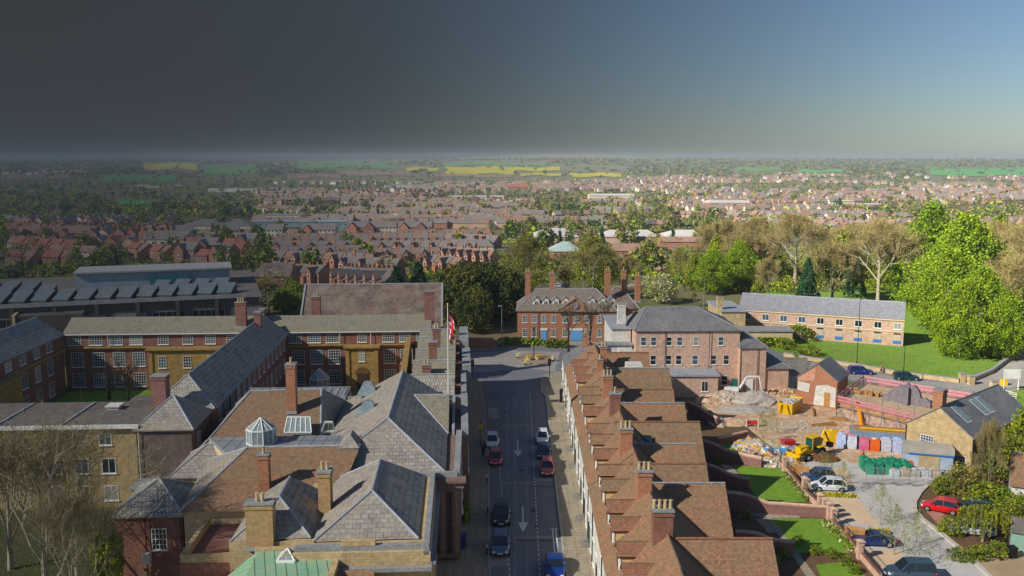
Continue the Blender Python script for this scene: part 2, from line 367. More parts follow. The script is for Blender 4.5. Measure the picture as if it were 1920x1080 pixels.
def wsheet(name,pts,z,mat,th=.05,kind='structure'):
    m=MB(); m.prism([(a[0],a[1]) for a in pts],z-th,z); return struct(name,m,mat,kind)
def XY(l,z=0): return [tuple(P(u,v,z)[:2]) for u,v in l]
# asphalt: the street, its junction with the cross road, and the cross road itself
road=[(-2.4,20)]+XY([(918,1080),(916,880),(913,815),(907,756),(903,728),(895,713),(870,703)])+[(-16,158),(-60,160),(-60,171)]+XY([(868,657),(960,652),(1075,645)])+[(24,182),(60,186)]+XY([(1500,672),(1600,686),(1700,707),(1790,716),(1880,676),(1925,650),(2100,600),(2300,640),(2050,700),(1925,742),(1780,744),(1700,728),(1600,716),(1520,700)])+[(40,163),(18,160)]+XY([(1052,694),(1046,697),(1022,703),(1014,717),(1015,735),(1024,742),(1062,1080)])+[(3.9,20)]
wsheet('road',road,.01,ASPH)
wsheet('cross_road_surface',[(-50,160.5)]+XY([(872,700),(990,690),(1040,697),(1050,660),(960,657),(872,660)])+[(-50,170)],.02,ASPH_L,.01)
wsheet('park_road_surface',XY([(1500,676),(1600,690),(1700,711),(1790,719),(1880,680),(1925,655),(2080,610),(2300,640),(2050,695),(1925,738),(1780,740),(1700,724),(1600,713),(1520,699)]),.02,ASPH_L,.01)
wsheet('pavement_west',[(-2.4,20)]+XY([(918,1080),(916,880),(913,815),(907,756),(903,728),(895,713),(870,703)],.12)+[(-14,157),(-14,20)],.13,SLAB,.6)
wsheet('pavement_east',[(3.9,20)]+XY([(1062,1080),(1024,742),(1015,735),(1014,717),(1022,703),(1046,697)],.12)+[(9.5,160),(12,160),(12,20)],.13,SLAB,.6)
wsheet('pavement_north',[(-60,171.5),(-60,175)]+XY([(868,651),(940,645),(1075,640)],.12)+[(30,186),(30,183)]+XY([(1075,646),(960,653),(868,658)],.12),.13,SLAB,.6)
def kerb(name,pts,m=KERBM,wd=.25):
    k=MB(); k.wall(pts,wd,.17); o=struct(name,k,m)
kerb('kerb_west',[(-2.4,20)]+XY([(918,1080),(916,880),(913,815),(907,756),(903,728),(895,713),(870,703)],.12))
kerb('kerb_east',[(3.9,20)]+XY([(1062,1080),(1024,742),(1015,735),(1014,717),(1022,703),(1046,697)],.12))
def strip(mb,a,b,wd,z=.032):
    a=Vector(a[:2]);b=Vector(b[:2]);d=(b-a).normalized(); n=Vector((-d.y,d.x))*wd/2
    mb.add([(*(a-n),z),(*(b-n),z),(*(b+n),z),(*(a+n),z)],[(0,1,2,3)])
def dashes(name,a,b,dash,gap,wd,m):
    q=MB(); a=P(*a);b=P(*b);n=int((b-a).length/(dash+gap)); d=(b-a).normalized()
    for i in range(n): s=a+d*i*(dash+gap); strip(q,s,s+d*dash,wd)
    struct(name,q,m)
dashes('bay_line_west',(957,1090),(930,812),.6,.45,.1,WLINE)
dashes('bay_line_east',(1012.5,1090),(993.5,733),.6,.45,.1,WLINE)
q=MB()   # double yellow lines along the west kerb, bay box, hatch box
L0=XY([(919,830),(913,800),(908,757),(904.5,729),(897,714),(872,705)])
for off in(.25,.5):
    for a,b in zip(L0,L0[1:]): strip(q,(a[0]+off,a[1]),(b[0]+off,b[1]),.09)
L1=XY([(1019,741),(1010,735),(1009.5,717),(1018,704),(1044,697)])
for a,b in zip(L1,L1[1:]): strip(q,a,b,.1)
for a,b in (((910.5,762),(934,762)),((934,762),(937,786)),((937,786),(913,787)),((911,770),(935,769)),((912,779),(936,778))): strip(q,P(*a),P(*b),.1)
struct('yellow_lines',q,YELLINE)
q=MB()
for (u,v0,v1) in((970.5,824,845),(980,950,980)):
    a=P(u,v0);b=P(u+.6,v1); strip(q,a,b,.16)
    d=(b-a).normalized(); n=Vector((-d.y,d.x,0)); q.add([b+n*.55+Vector((0,0,.032)),b-n*.55+Vector((0,0,.032)),b+d*2.6+Vector((0,0,.032))],[(1,0,2)])
for a,b in (((1036,993),(1041,1045)),((1042,993),(1047.5,1045)),((1031,992),(1048,992)),((970,666),(975,661)),((975,661),(990,660)),((892,690),(930,698)),((886,694),(921,701)),((1030,684),(1052,680))): strip(q,P(*a),P(*b),.14)
for i in range(7): strip(q,P(916+i*2.6,765),P(918+i*2.6,784),.07)
struct('white_markings',q,WLINE)
def patchy(name,quads,mat,z=.024):
    q=MB(); r=random.Random(3)
    for (u0,v0,u1,v1) in quads:
        a=P(u0,v0);b=P(u1,v0);c=P(u1,v1);d=P(u0,v1)
        q.add([(p.x,p.y,z) for p in(d,c,b,a)],[(0,1,2,3)])
    struct(name,q,mat)
patchy('asphalt_sun_patches',[(917,1010,952,1062),(940,905,1008,907.5),(965,1006,1056,1010),(1003,898,1036,902),(942,796,990,798.5)],ASPH_L)  # lighter patches laid in place of sun streaks reflected off windows
patchy('painted_sun_streaks',[(948,750,953,1080),(962,750,968,1080),(985,750,991,1080)],M('asphalt_sun_streaks','#84868c','#74767c',scale=.5,contrast=(.4,.6)),.0225)  # lighter strips along the lane stand in for reflected sun streaks
patchy('manhole_covers',[(975,880,981,884),(944,770,949,773),(997,955,1003,960),(962,735,967,737),(1003,985,1009,990)],DARK,.03)
patchy('tar_seams',[(965,1013,1060,1014.5),(905,860,918,861),(995,912,1040,913.2)],M('tar','#333439',scale=1),.028)
# pale quads painted on the slabs in place of sun reflected from windows
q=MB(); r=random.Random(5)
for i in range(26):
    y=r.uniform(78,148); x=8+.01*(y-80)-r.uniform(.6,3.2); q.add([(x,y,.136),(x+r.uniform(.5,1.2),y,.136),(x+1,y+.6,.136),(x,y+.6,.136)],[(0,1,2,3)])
struct('painted_sun_slabs',q,M('slab_painted_sun','#a39a88','#958a76',scale=2))
# gardens, building site, close of block paving, grass bank, lawns
wsheet('site_ground',XY([(1285,728),(1420,712),(1470,690),(1580,722),(1700,745),(1750,800),(1745,905),(1600,905),(1480,870),(1400,800),(1330,770)]),.012,DIRT)
wsheet('garden_soil',XY([(1330,770),(1400,800),(1475,868),(1535,945),(1610,1025),(1660,1095)])+[(27,50),(15,50),(15,118)],.016,SOIL,.06)
wsheet('block_paving',XY([(1478,862),(1560,862),(1745,890),(1752,897),(1725,925),(1717,942),(1717,955),(1730,975),(1765,1001),(1825,1052),(1860,1085),(1990,1200)])+[(27,40)]+XY([(1660,1095),(1610,1020),(1535,940)]),.02,PAVE,.06)
wsheet('parking_bay_buff',XY([(1535,932),(1610,937),(1652,987),(1570,975)]),.026,PAVE_B,.03)
wsheet('parking_bay_buff_south',XY([(1612,1032),(1682,1030),(1716,1062),(1642,1072)]),.026,PAVE_B,.03)
wsheet('parking_bay_north',XY([(1495,878),(1590,878),(1600,915),(1520,915)]),.026,PAVE_B,.03)
wsheet('car_pad_pink',XY([(1728,950),(1745,940),(1790,985),(1775,1000)]),.026,M('pad_pink','#b08070','#a47464',scale=1),.03)
kerb('kerb_close',XY([(1752,897),(1725,925),(1715,942),(1715,957),(1730,975),(1765,1001),(1825,1052),(1860,1085),(1990,1200)]),M('kerb_pale','#c8c0b4','#b4aca0',scale=1),.45)
wsheet('drive',XY([(1770,1000),(1830,1045),(1925,1020),(2000,1080),(1990,1200),(1870,1090)]),.018,M('drive_tan','#b39a7a','#a08868',scale=.4))
wsheet('garden_beds',XY([(1752,897),(1728,925),(1720,945),(1735,972),(1770,1000),(1830,1045),(1960,1020),(2000,880),(1830,890)]),.014,SOIL)
bank=MB()   # grass bank that rises from the park road to the long block
pts=[(1420,650,.1),(1560,652,1.2),(1690,654,1.2),(1860,690,.3),(1895,650,.5),(1925,620,.6),(1940,560,.4),(1650,560,.2),(1380,600,.1)]
lo=[P(u,v) for u,v in ((1455,660),(1540,678),(1600,684),(1680,701),(1790,714),(1860,690),(1905,655),(1960,630))]
hi=[P(u,v) for u,v in ((1420,640),(1530,650),(1600,651),(1690,654),(1770,660),(1850,650),(1890,630),(1960,600))]
for p in hi: p.z=.3
for p in lo: p.z=.05
n=len(lo); far=[Vector((p.x*1.55,p.y*1.55,.12)) for p in hi]
bank.add(lo+hi+far,[(i,i+1,n+i+1,n+i) for i in range(n-1)]+[(n+i,n+i+1,2*n+i+1,2*n+i) for i in range(n-1)])
struct('grass_bank',bank,GRASS_B)
def lawn(lab,pts):
    wsheet('lawn',XY(pts),.04,GRASS,.06)
lawn('',[(1343,821),(1388,821),(1412,848),(1366,850)])
lawn('',[(1376,874),(1470,874),(1509,941),(1425,942),(1400,905)])
lawn('',[(1436,973),(1540,973),(1592,1037),(1487,1037),(1470,1010)])
lawn('',[(1530,1060),(1595,1052),(1632,1090),(1545,1095)])
q=MB()
for pts in ([(1437,972),(1446,972),(1545,1100),(1525,1100)],[(1352,872),(1372,874),(1398,905),(1376,905)],[(1395,960),(1495,962),(1500,972),(1400,972)],[(1410,968),(1436,972),(1458,1000),(1440,1000)]):
    q.prism(XY(pts),.0,.05)
struct('garden_path',q,SLAB)
wsheet('lawn_courtyard',[A(-64,20)[:2],A(-36,20)[:2],A(-36,66)[:2],A(-64,66)[:2]],.04,GRASS,.06)
wsheet('lawn_painted_shade',[A(-60,-25)[:2],A(-31.5,-25)[:2],A(-31.5,14)[:2],A(-60,14)[:2]],.04,M('lawn_painted_shade','#3e4a20','#4c4630',scale=.6),.06)  # lawn coloured dark for the shade that falls on it

# ================================================================== WEST OF THE STREET
RZ=AA
def hipcap(ro,pts): 
    c=MB()
    for a,b in pts: c.tube(a,b,.11,n=6)
    c.build('ridge_capping',LEAD_T,ro)
# -- north range with the ochre bays
nr=thing('brick_range','long red brick range with green grey stone slates and ochre door bays across the courtyard','building',A(-35,67),0)
L=block(nr,A(-65,67),A(-5,67),8,0,9.4,11.4,BR_RED,SLATE_G,over=.4)
ANG=L.ang
def facade_nr(p0,p1,fr,zs):
    pass
up=[-63,-59.2,-55.8,-52.4,-45.6,-41.9,-39,-35.6,-32.6] 
for s in (-63.3,-59.9,-56.6,-53.4): win(nr,A(s,67,7.55),ANG,2.1,1.45,5,4)
for s in (-49,-45,-41.3): win(nr,A(s,67,7.55),ANG,1.7,1.4,4,4)
for s in (-37.6,-34.5,-31.4): win(nr,A(s,67,7.55),ANG,2.1,1.45,5,4)
for s in (-27.4,-24.3,-21.3): win(nr,A(s,67,7.55),ANG,2.1,1.45,5,4)
win(nr,A(-16.4,67,7.55),ANG,1.5,1.4,4,4)
for s in(-12,-9.2,-6.4): win(nr,A(s,67,7.55),ANG,1.9,1.45,5,4)
for s in (-63.0,-59.6,-56.3,-53.1,-37.2,-34,-27,-24,-21,-11.8,-9,-6.4):
    win(nr,A(s,67,3.9),ANG,2.0,2.4,5,5); win(nr,A(s,67,.5),ANG,2.0,2.3,5,5)
b=MB()
for s0,s1 in((-65,-51),(-38.8,-19),(-13.6,-5)):
    p0,p1=A(s0,66.72),A(s1,66.72); d=(p1-p0)
    b=MB(); b.obox(tuple(A((s0+s1)/2,66.85,6.75)),(s1-s0)/2,.16,.35,RZ); b.obox(tuple(A((s0+s1)/2,66.75,7.1)),(s1-s0)/2,.34,.14,RZ); b.build('stone_band',STONE,nr)
def bay(s0,s1,nm,arch):
    m=MB(); c=(s0+s1)/2; m.obox(tuple(A(c,66.2,0)),(s1-s0)/2,.8,6.9,RZ); m.obox(tuple(A(c,66.05,6.9)),(s1-s0)/2+.3,1.15,.3,RZ)
    m.obox(tuple(A(s0+.35,65.35,0)),.3,.12,6.7,RZ); m.obox(tuple(A(s1-.35,65.35,0)),.3,.12,6.7,RZ)
    m.build('stone_bay',STONE,nr)
bay(-19,-13.6,'e',1); bay(-51,-38.8,'w',1)
for s in (-48.8,-44.8,-40.8): win(nr,A(s,65.38,3.9),ANG,1.3,2.0,3,4); 
for s in (-44.8,-40.8): win(nr,A(s,65.38,.6),ANG,1.4,2.1,3,4)
win(nr,A(-16.3,65.38,4.6),ANG,1.0,1.8,3,4)
d=MB(); d.obox(tuple(A(-16.3,65.3,0)),.9,.1,2.4,RZ); d.build('door',M('door_oak','#4a3426','#3a281c',scale=2),nr)
d=MB(); c=A(-16.3,65.25,2.5)
pts=[c+Vector((math.cos(AA),math.sin(AA),0))*(1.15*math.cos(t))+Vector((0,0,1.15*math.sin(t))) for t in [math.pi*i/10 for i in range(11)]]
d.add(pts+[p+Vector((0,.12,0)) for p in pts],[tuple(range(11)),]+[(i,11+i,12+i,i+1) for i in range(10)]); d.build('fanlight',M('fan_dark','#5c4620','#6e5628',scale=2),nr)
for s in(-57.8,-20,-14.9,-5.3): pipe(nr,A(s,66.6),6.9,9.4,WOODW)
g=MB(); g.obox(tuple(A(-35,66.6,9.3)),30,.1,.12,RZ); g.build('gutter',WOODW,nr)
for (s,t,z1,wx,pots) in((-36.5,68.6,14.2,1.7,3),(-33.2,69.2,12.9,.9,0),(-24.6,71.8,14.6,1.5,2),(-5.2,70,15.6,1.6,0)):
    p=A(s,t); chimney(nr,p.x,p.y,10,z1,wx,1.1,RZ,pots,BR_RED)
# -- west wing
ww=thing('brick_wing','western brick wing with streaked slate roof closing the courtyard at the left edge','building',A(-69,45))
L=block(ww,A(-65,20),A(-65,66.6),8,0,9.5,12.2,BR_RED,SLATE,hip=(0,0),cap=1)
for t in(61.5,57.2,52.8,48.4,44,39.5,35): 
    win(ww,A(-65,t,7.6),L.ang,1.9,1.4,4,4)
    if t>50: win(ww,A(-65,t,3.9),L.ang,1.9,2.4,4,5); win(ww,A(-65,t,.5),L.ang,1.9,2.2,4,5)
m=MB(); m.obox(tuple(A(-64.4,43,0)),.8,6,6.6,RZ); m.obox(tuple(A(-64.2,43,6.6)),1.2,6.4,.4,RZ); m.build('stone_bay',STONE,ww)
m=MB(); m.obox(tuple(A(-64.85,57,6.75)),.2,9.5,.4,RZ); m.build('stone_band',STONE,ww)
# -- middle wing
mw=thing('brick_wing','narrow brick wing with slate roof running away from the camera up the middle','building',A(-32.5,45))
L=block(mw,A(-28.8,21.5),A(-28.8,66.6),7.2,0,9.3,12.3,BR_RED,SLATE,hip=(3.2,0),cap=1)
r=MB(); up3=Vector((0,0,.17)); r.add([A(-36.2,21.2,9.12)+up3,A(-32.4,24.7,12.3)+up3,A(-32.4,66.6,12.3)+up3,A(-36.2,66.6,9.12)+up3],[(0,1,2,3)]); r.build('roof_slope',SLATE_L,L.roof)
for i in range(14): win(mw,A(-28.8,24.6+i*3.05,6.9),L.ang,1.5,1.9,3,5)
for i in range(12): win(mw,A(-28.8,28.6+i*3.2,3.2),L.ang,1.5,2.3,3,5)
win(mw,A(-31,21.5,6.4),ANG,1.7,2.0,4,4)
g=MB(); g.obox(tuple(A(-28.5,44,9.05)),.1,22.5,.14,RZ); g.build('gutter',LEAD_T,mw)
p=A(-34.2,20.2); chimney(mw,p.x,p.y,9,13.4,1.6,1.6,RZ,0,BR_OLD); p=A(-31.8,60); chimney(mw,p.x,p.y,11,14,1.0,1.3,RZ,0,BR_OLD)
p=A(-31.8,64.5)
# -- pyramid roofed link in front of it
lk=thing('brick_pavilion','plum brick pavilion with pyramid stone slate roof beside the flat roofed block','building',A(-32,17.5))
block(lk,A(-34.9,14.2),A(-29.2,14.2),7,0,9.0,11.6,BR_DARK,SLATE_L,hip=(2.8,2.8),cap=1,over=.35)
win(lk,A(-29.2,17,5.8),ANG+math.pi/2,1.3,1.9,3,4)
m=MB(); m.obox(tuple(A(-31.9,12.6,0)),2.9,1.55,3.2,RZ); m.build('lean_to_wall',BR_BUFF,lk); m=MB(); m.obox(tuple(A(-31.9,12.6,3.2)),3.1,1.7,.2,RZ); m.build('lean_to_roof',COPING,lk)
pipe(lk,A(-34.8,14.0),0,9,WOODW)
# -- flat roofed buff block
fb=thing('flat_roofed_block','buff brick block with flat felt roof and white casement windows','building',A(-56,19))
m=MB(); m.prism([A(-90,14.5)[:2],A(-35.2,14.5)[:2],A(-35.2,23.6)[:2],A(-90,23.6)[:2]],0,9.1); m.build('wall',BR_BUFF,fb)
m=MB(); m.prism([A(-90,14.1)[:2],A(-34.9,14.1)[:2],A(-34.9,24)[:2],A(-90,24)[:2]],9.1,9.4); ro=m.build('roof',FELT,fb)
m=MB(); m.prism([A(-90,13.95)[:2],A(-34.75,13.95)[:2],A(-34.75,14.1)[:2],A(-90,14.1)[:2]],9.05,9.5); m.build('roof_edging',WOODW,ro)
m=MB()
for s in(-43,-50,-57,-64,-71): m.obox(tuple(A(s,19,9.4)),.12,4.6,.14,RZ)
m.build('roof_rib',LEAD_T,ro)
m=MB(); m.obox(tuple(A(-39.8,21,9.4)),.6,.6,.35,RZ); m.obox(tuple(A(-39.8,21,9.75)),.8,.8,.12,RZ); m.build('roof_vent',WHITE,fb)
m=MB(); m.obox(tuple(A(-36.8,22.2,9.4)),1.3,1.1,.9,RZ); m.build('plant_box',FELT,fb)
for s in(-38.5,-41.3,-44,-47.8): win(fb,A(s,14.5,7.1),ANG,1.35,1.35,2,1)
for s in(-38.3,-41.2,-44.1,-47): win(fb,A(s,14.5,3.9),ANG,1.5,1.7,2,1)
for s in(-38.2,-41.2,-44.2): win(fb,A(s,14.5,.8),ANG,1.5,1.7,2,1)
win(fb,A(-35.2,17,7),ANG+math.pi/2,1,1.3,2,1); win(fb,A(-35.2,17,3.8),ANG+math.pi/2,1,1.6,2,1)
# -- county hall: parapeted hall with big slate hip
def parapet(root,pts,z0,z1,wd=.45,m=COPING,name='parapet'):
    q=MB(); q.wall([tuple(p[:2]) for p in pts],wd,z1-z0,z0); q.build(name,m,root)
hall=thing('stone_hall','stone hall with parapet and large hipped slate roof on the west kerb of the street','building',A(-7,13))
m=MB(); m.prism([A(-14.2,-.6)[:2],A(0,-.6)[:2],A(.2,12.3)[:2],A(.9,12.3)[:2],A(.9,27.5)[:2],A(-14.2,27.5)[:2]],0,8.1); m.build('wall',STONE_P,hall)
q0,q1=A(-14,-.2),A(-1.2,-.2)
r=MB(); up_=.0
c=[A(-14,.3,8.3),A(-1.3,.3,8.3),A(-1.3,27,8.3),A(-14,27,8.3),A(-7.2,6.4,12),A(-7.0,27,12)]
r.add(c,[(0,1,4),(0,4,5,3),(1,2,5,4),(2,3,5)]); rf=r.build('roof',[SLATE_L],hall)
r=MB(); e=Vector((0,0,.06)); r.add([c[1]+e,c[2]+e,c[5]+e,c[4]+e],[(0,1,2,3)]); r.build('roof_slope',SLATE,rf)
hipcap(rf,[(c[0],c[4]),(c[1],c[4]),(c[4],c[5])])
r=MB(); y0,y1=12.6,25.4; a=[A(-1.2,y0,8.35),A(-1.2,19,11.0),A(-1.2,y1,8.35),A(-5.2,19,11.05)]
r.add(a,[(0,1,3),(1,2,3),(0,2,1)]); f2=r.build('cross_gable',SLATE_G,rf); 
r=MB(); r.tube(a[1],a[3],.09); r.tube(a[0],a[3],.09); r.tube(a[2],a[3],.09); r.build('gable_capping',LEAD_T,rf)
parapet(hall,[A(-.25,-.5),A(-.05,12.5)],7.6,8.75,.6); parapet(hall,[A(.55,12.4),A(.55,27.5)],7.6,8.9,.8); parapet(hall,[A(-6,-.35),A(-.2,-.35)],7.6,8.6,.5); parapet(hall,[A(-.7,12.8),A(-.7,27)],8.0,8.8,.3,LEAD_T,'gutter_upstand')
parapet(hall,[A(-13.9,27.4),A(.9,27.4)],7.6,8.7,.5)
m=MB()
for s in(-2.9,-1.7,-.5): 
    m.tube(A(s,-.95,.9),A(s,-.95,7.0),.42,.36,10); m.obox(tuple(A(s,-.95,7.0)),.55,.4,.4,RZ); m.obox(tuple(A(s,-.95,.4)),.55,.4,.5,RZ)
m.obox(tuple(A(-1.7,-1.0,7.4)),2.1,.55,.55,RZ); m.obox(tuple(A(-1.7,-1.05,7.95)),2.3,.75,.2,RZ)
m.build('half_column_screen',STONE_P,hall)
for t in(3,7,11,15,19,23): win(hall,A(.2 if t<12 else .9,t,3.4),ANG+math.pi/2,1.5,3,3,5)
# glazed roof lights on its west slope, vent dormer on its south slope
for (u,v) in((690,742),(690,705)):
    m=MB(); c0=P(u,v+22,10.6); m.obox((c0.x,c0.y,9.8),1.3,1.0,1.6,RZ,taper=.35); m.build('roof_light',GLASSB,hall)
m=MB(); c0=A(-10.6,2.6,9.0); m.obox(tuple(c0),.75,.5,1.3,RZ); m.build('vent_dormer',WHITE,hall)
m=MB(); z=10.3; a=[A(-11.6,2.0,z),A(-9.6,2.0,z),A(-9.6,4.6,z),A(-11.6,4.6,z),A(-10.6,3.1,11.3),A(-10.6,4.8,11.3)]; m.add(a,[(0,1,4),(1,2,5,4),(3,0,4,5),(0,3,2,1),(2,3,5)]); m.build('vent_dormer_roof',SLATE_L,hall)
# -- front hall (B1)
b1=thing('stone_office','pale stone office with hipped slate roof behind a stone parapet in the near left','building',A(-7,-9))
m=MB(); m.prism([A(-13.4,-17.2)[:2],A(-2.2,-17.2)[:2],A(-2.2,-.7)[:2],A(-13.4,-.7)[:2]],0,8.3); m.build('wall',STONE_B,b1)
c=[A(-11.4,-15.2,8.4),A(-3.2,-15.0,8.4),A(-3.2,-.9,8.4),A(-11.4,-.9,8.4),A(-7.15,-11.2,11.0),A(-7.15,-3.6,11.0),A(-7.4,-1,9.6)]
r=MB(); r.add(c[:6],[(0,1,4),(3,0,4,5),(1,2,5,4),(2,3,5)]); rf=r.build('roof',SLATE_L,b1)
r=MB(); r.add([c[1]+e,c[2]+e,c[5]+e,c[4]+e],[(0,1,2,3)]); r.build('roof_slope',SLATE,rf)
hipcap(rf,[(c[0],c[4]),(c[1],c[4]),(c[4],c[5]),(c[5],c[2]),(c[5],c[3])])
parapet(b1,[A(-2.5,-17.2),A(-2.5,-.8)],8.0,8.9,.45); parapet(b1,[A(-12.5,-16.6),A(-2.3,-16.6)],8.0,8.7,.5,COPING); parapet(b1,[A(-9,-16.6),A(-6.4,-16.6)],8.7,9.1,.55,STONE_B)
parapet(b1,[A(-2.05,-17.2),A(-2.05,-.8)],7.2,7.45,.5,LEAD,'cornice')
parapet(b1,[A(-13.4,-17.35),A(-2.1,-17.35)],6.9,7.2,.6,COPING,'cornice')
# west wing of it
b2=thing('stone_annexe','small hipped slate roofed annexe between the near chimneys','building',A(-14,-11))
m=MB(); m.prism([A(-18,-14.6)[:2],A(-11.6,-14.6)[:2],A(-11.6,-4)[:2],A(-18,-4)[:2]],0,8.2); m.build('wall',STONE_B,b2)
c=[A(-18,-14.4,8.2),A(-11.7,-14.4,8.4),A(-11.7,-5,8.4),A(-18,-5,8.2),A(-14.6,-11.6,10.8),A(-14.6,-7,10.8)]
r=MB(); r.add(c,[(0,1,4),(3,0,4,5),(1,2,5,4),(2,3,5)]); rf=r.build('roof',SLATE_L,b2)
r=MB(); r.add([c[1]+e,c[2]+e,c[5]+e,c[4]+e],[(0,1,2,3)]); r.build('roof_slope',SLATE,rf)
hipcap(rf,[(c[0],c[4]),(c[1],c[4]),(c[4],c[5])])
# chimneys that rise from these roofs
def chim_px(root,u,vb,z0,vt,wx,wy,pots,m,lab=None,u_is_base=True):
    p=P(u,vb,z0); d=ray(u,vt); t=p.y/d.y; z1=EYE+d.z*t
    return chimney(root,p.x,p.y,z0-1,z1,wx,wy,RZ,pots,m,'x',None,lab)
chim_px(b2,490,1004,8.6,942,2.1,1.2,2,BR_YEL); chim_px(b1,611,946,9.0,882,1.0,1.5,2,BR_YEL)
# -- hip tiled ranges B and A
hb=thing('tiled_range','brown tiled range with orange chimney between the lead flat and the near hipped roofs','building',A(-17,0))
m=MB(); m.prism([A(-24.6,-4.3)[:2],A(-13.6,-4.3)[:2],A(-13.6,4.5)[:2],A(-24.6,4.5)[:2]],0,7.0); m.build('wall',CREAM,hb)
c=[A(-24.9,-4.9,6.9),A(-11.2,-4.9,6.9),A(-11.2,5,8.9),A(-24.9,5,8.4),A(-20.4,2.6,10.4),A(-9.6,2.6,10.4)]
r=MB(); r.add(c,[(0,1,5,4),(1,2,5),(2,3,4,5)]); rf=r.build('roof',TILE,hb)
r=MB(); r.add([c[3],c[0],c[4]],[(0,1,2)]); r.build('roof_slope',SLATE_L,rf); hipcap(rf,[(c[0],c[4]),(c[3],c[4]),(c[4],c[5])])
chim_px(hb,497,918,8.0,852,.95,.95,1,BR_ORG)
# lead flat with lantern
lf=thing('lead_flat_link','pale lead flat roof with seams carrying the glazed lantern','building',A(-15,6))
m=MB(); m.prism([A(-22,2.9)[:2],A(-9.5,2.9)[:2],A(-9.5,9.5)[:2],A(-26,9.5)[:2]],0,8.9); m.build('wall',CREAM,lf)
m=MB(); m.prism([A(-22,2.8)[:2],A(-9.3,2.8)[:2],A(-9.3,9.6)[:2],A(-26,9.6)[:2]],8.9,9.3); ro=m.build('roof',LEAD,lf)
m=MB()
for i in range(14): m.obox(tuple(A(-21.5+i*.95,4.2,9.3)),.06,.9,.09,RZ)
m.build('lead_roll',LEAD_T,ro)
def lantern(root,p,rad,h,hr,n=8,nm='glazed_lantern'):
    g=MB(); f=MB(); b=[];t=[];top=Vector((p[0],p[1],p[2]+h+hr))
    for i in range(n):
        a=2*math.pi*(i+.5)/n; b.append(Vector((p[0]+rad*math.cos(a),p[1]+rad*math.sin(a),p[2]))); t.append(b[-1]+Vector((0,0,h)))
    g.add(b+t+[top],[(i,(i+1)%n,n+(i+1)%n,n+i) for i in range(n)]+[(n+i,n+(i+1)%n,2*n) for i in range(n)])
    for i in range(n):
        j=(i+1)%n; f.tube(b[i],t[i],.07,n=4); f.tube(t[i],t[j],.09,n=4); f.tube(t[i],top,.07,n=4); f.tube(b[i],b[j],.12,n=4)
        mm=(t[i]+t[j])/2; f.tube((b[i]+b[j])/2,mm,.04,n=4); f.tube(mm,mm.lerp(top,.55),.035,n=4)
    o=g.build(nm,GLASSB,root); f.build('lantern_frame',WOODW,o); return o
lantern(lf,A(-20.2,7.6,9.3),1.45,1.5,1.1)
lantern(nr,tuple(A(-22.5,60,0)),1.6,3.2,1.6,6,'entrance_lantern')
ha=thing('tiled_hall','brown tiled hall with hipped ends and a tall orange chimney behind the lantern','building',A(-20,18))
m=MB(); m.prism([A(-27.8,12)[:2],A(-14.6,12)[:2],A(-14.6,27)[:2],A(-27.8,27)[:2]],0,7.4); m.build('wall',CREAM,ha)
c=[A(-28.3,11.2,7.3),A(-14.2,11.2,8.0),A(-14.0,27.5,8.0),A(-28.3,27.5,7.3),A(-24.0,20,11.5),A(-16.0,20.4,11.5),A(-26.4,8.8,6.2)]
c[0]=A(-28.0,10,6.9); c[1]=A(-14.6,9.6,7.2)
r=MB(); r.add(c,[(0,1,5,4),(2,3,4,5)]); rf=r.build('roof',TILE,ha)
r=MB(); r.add([c[3],c[0],c[4]],[(0,1,2)]); r.add([c[1],c[2],c[5]],[(0,1,2)]); r.build('roof_slope',SLATE_L,rf); hipcap(rf,[(c[0],c[4]),(c[3],c[4]),(c[4],c[5]),(c[5],c[1]),(c[5],c[2])])
chim_px(ha,548,757,10.8,683,1.0,1.2,1,BR_ORG,'tall orange chimney at the roof ridge')
m=MB(); z=9.0
for (u0,u1,v0,v1) in((533,584,786,815),(603,627,795,812)):
    aa=P(u0,v1,8.7);bb=P(u1,v1,8.7);cc=P(u1-3,v0,9.9);dd=P(u0+6,v0,9.9); m=MB(); up3=Vector((0,0,.25))
    m.add([aa,bb,cc,dd,aa+up3,bb+up3,cc+up3,dd+up3],[(4,5,6,7),(0,1,5,4),(1,2,6,5),(3,0,4,7),(2,3,7,6)]); o=m.build('skylight',GLASSB,ha)
    m=MB(); n=5 if u1-u0>30 else 2
    for i in range(n+1): m.tube((aa+up3).lerp(bb+up3,i/n),(dd+up3).lerp(cc+up3,i/n),.07,n=4)
    m.tube(aa+up3,bb+up3,.09,n=4); m.tube(dd+up3,cc+up3,.09,n=4); m.build('skylight_frame',WOODW,o)
ld=thing('lead_flat_link','seamed lead flat between the tiled hall and the courtyard range','building',A(-13,24))
m=MB(); m.prism([A(-27,27.6)[:2],A(-14,27.6)[:2],A(-14,32)[:2],A(-27,32)[:2]],0,8.2); m.build('wall',CREAM,ld); 
m=MB(); m.prism([A(-27,27.6)[:2],A(-14.2,27.6)[:2],A(-14.2,33)[:2],A(-27,33)[:2]],8.2,8.6); ro=m.build('roof',LEAD,ld)
m=MB()
for i in range(13): m.obox(tuple(A(-26.5+i,30.4,8.6)),.05,2,.09,RZ)
m.build('lead_roll',LEAD_T,ro)
# cream corner block
cb=thing('cream_corner_block','cream rendered corner block with sash window under the pale slate hip','building',A(-27,8))
m=MB(); m.prism([A(-28.4,4.8)[:2],A(-22.2,4.8)[:2],A(-22.2,12)[:2],A(-28.4,12)[:2]],0,6.8); m.build('wall',CREAM,cb)
r=block(cb,A(-28.4,4.8),A(-22.2,4.8),7.0,6.8,6.85,8.8,CREAM,SLATE_L,hip=(2.5,2.5),cap=1,walls=False)
win(cb,A(-26.6,4.8,3.2),ANG,1.1,2.0,2,2)
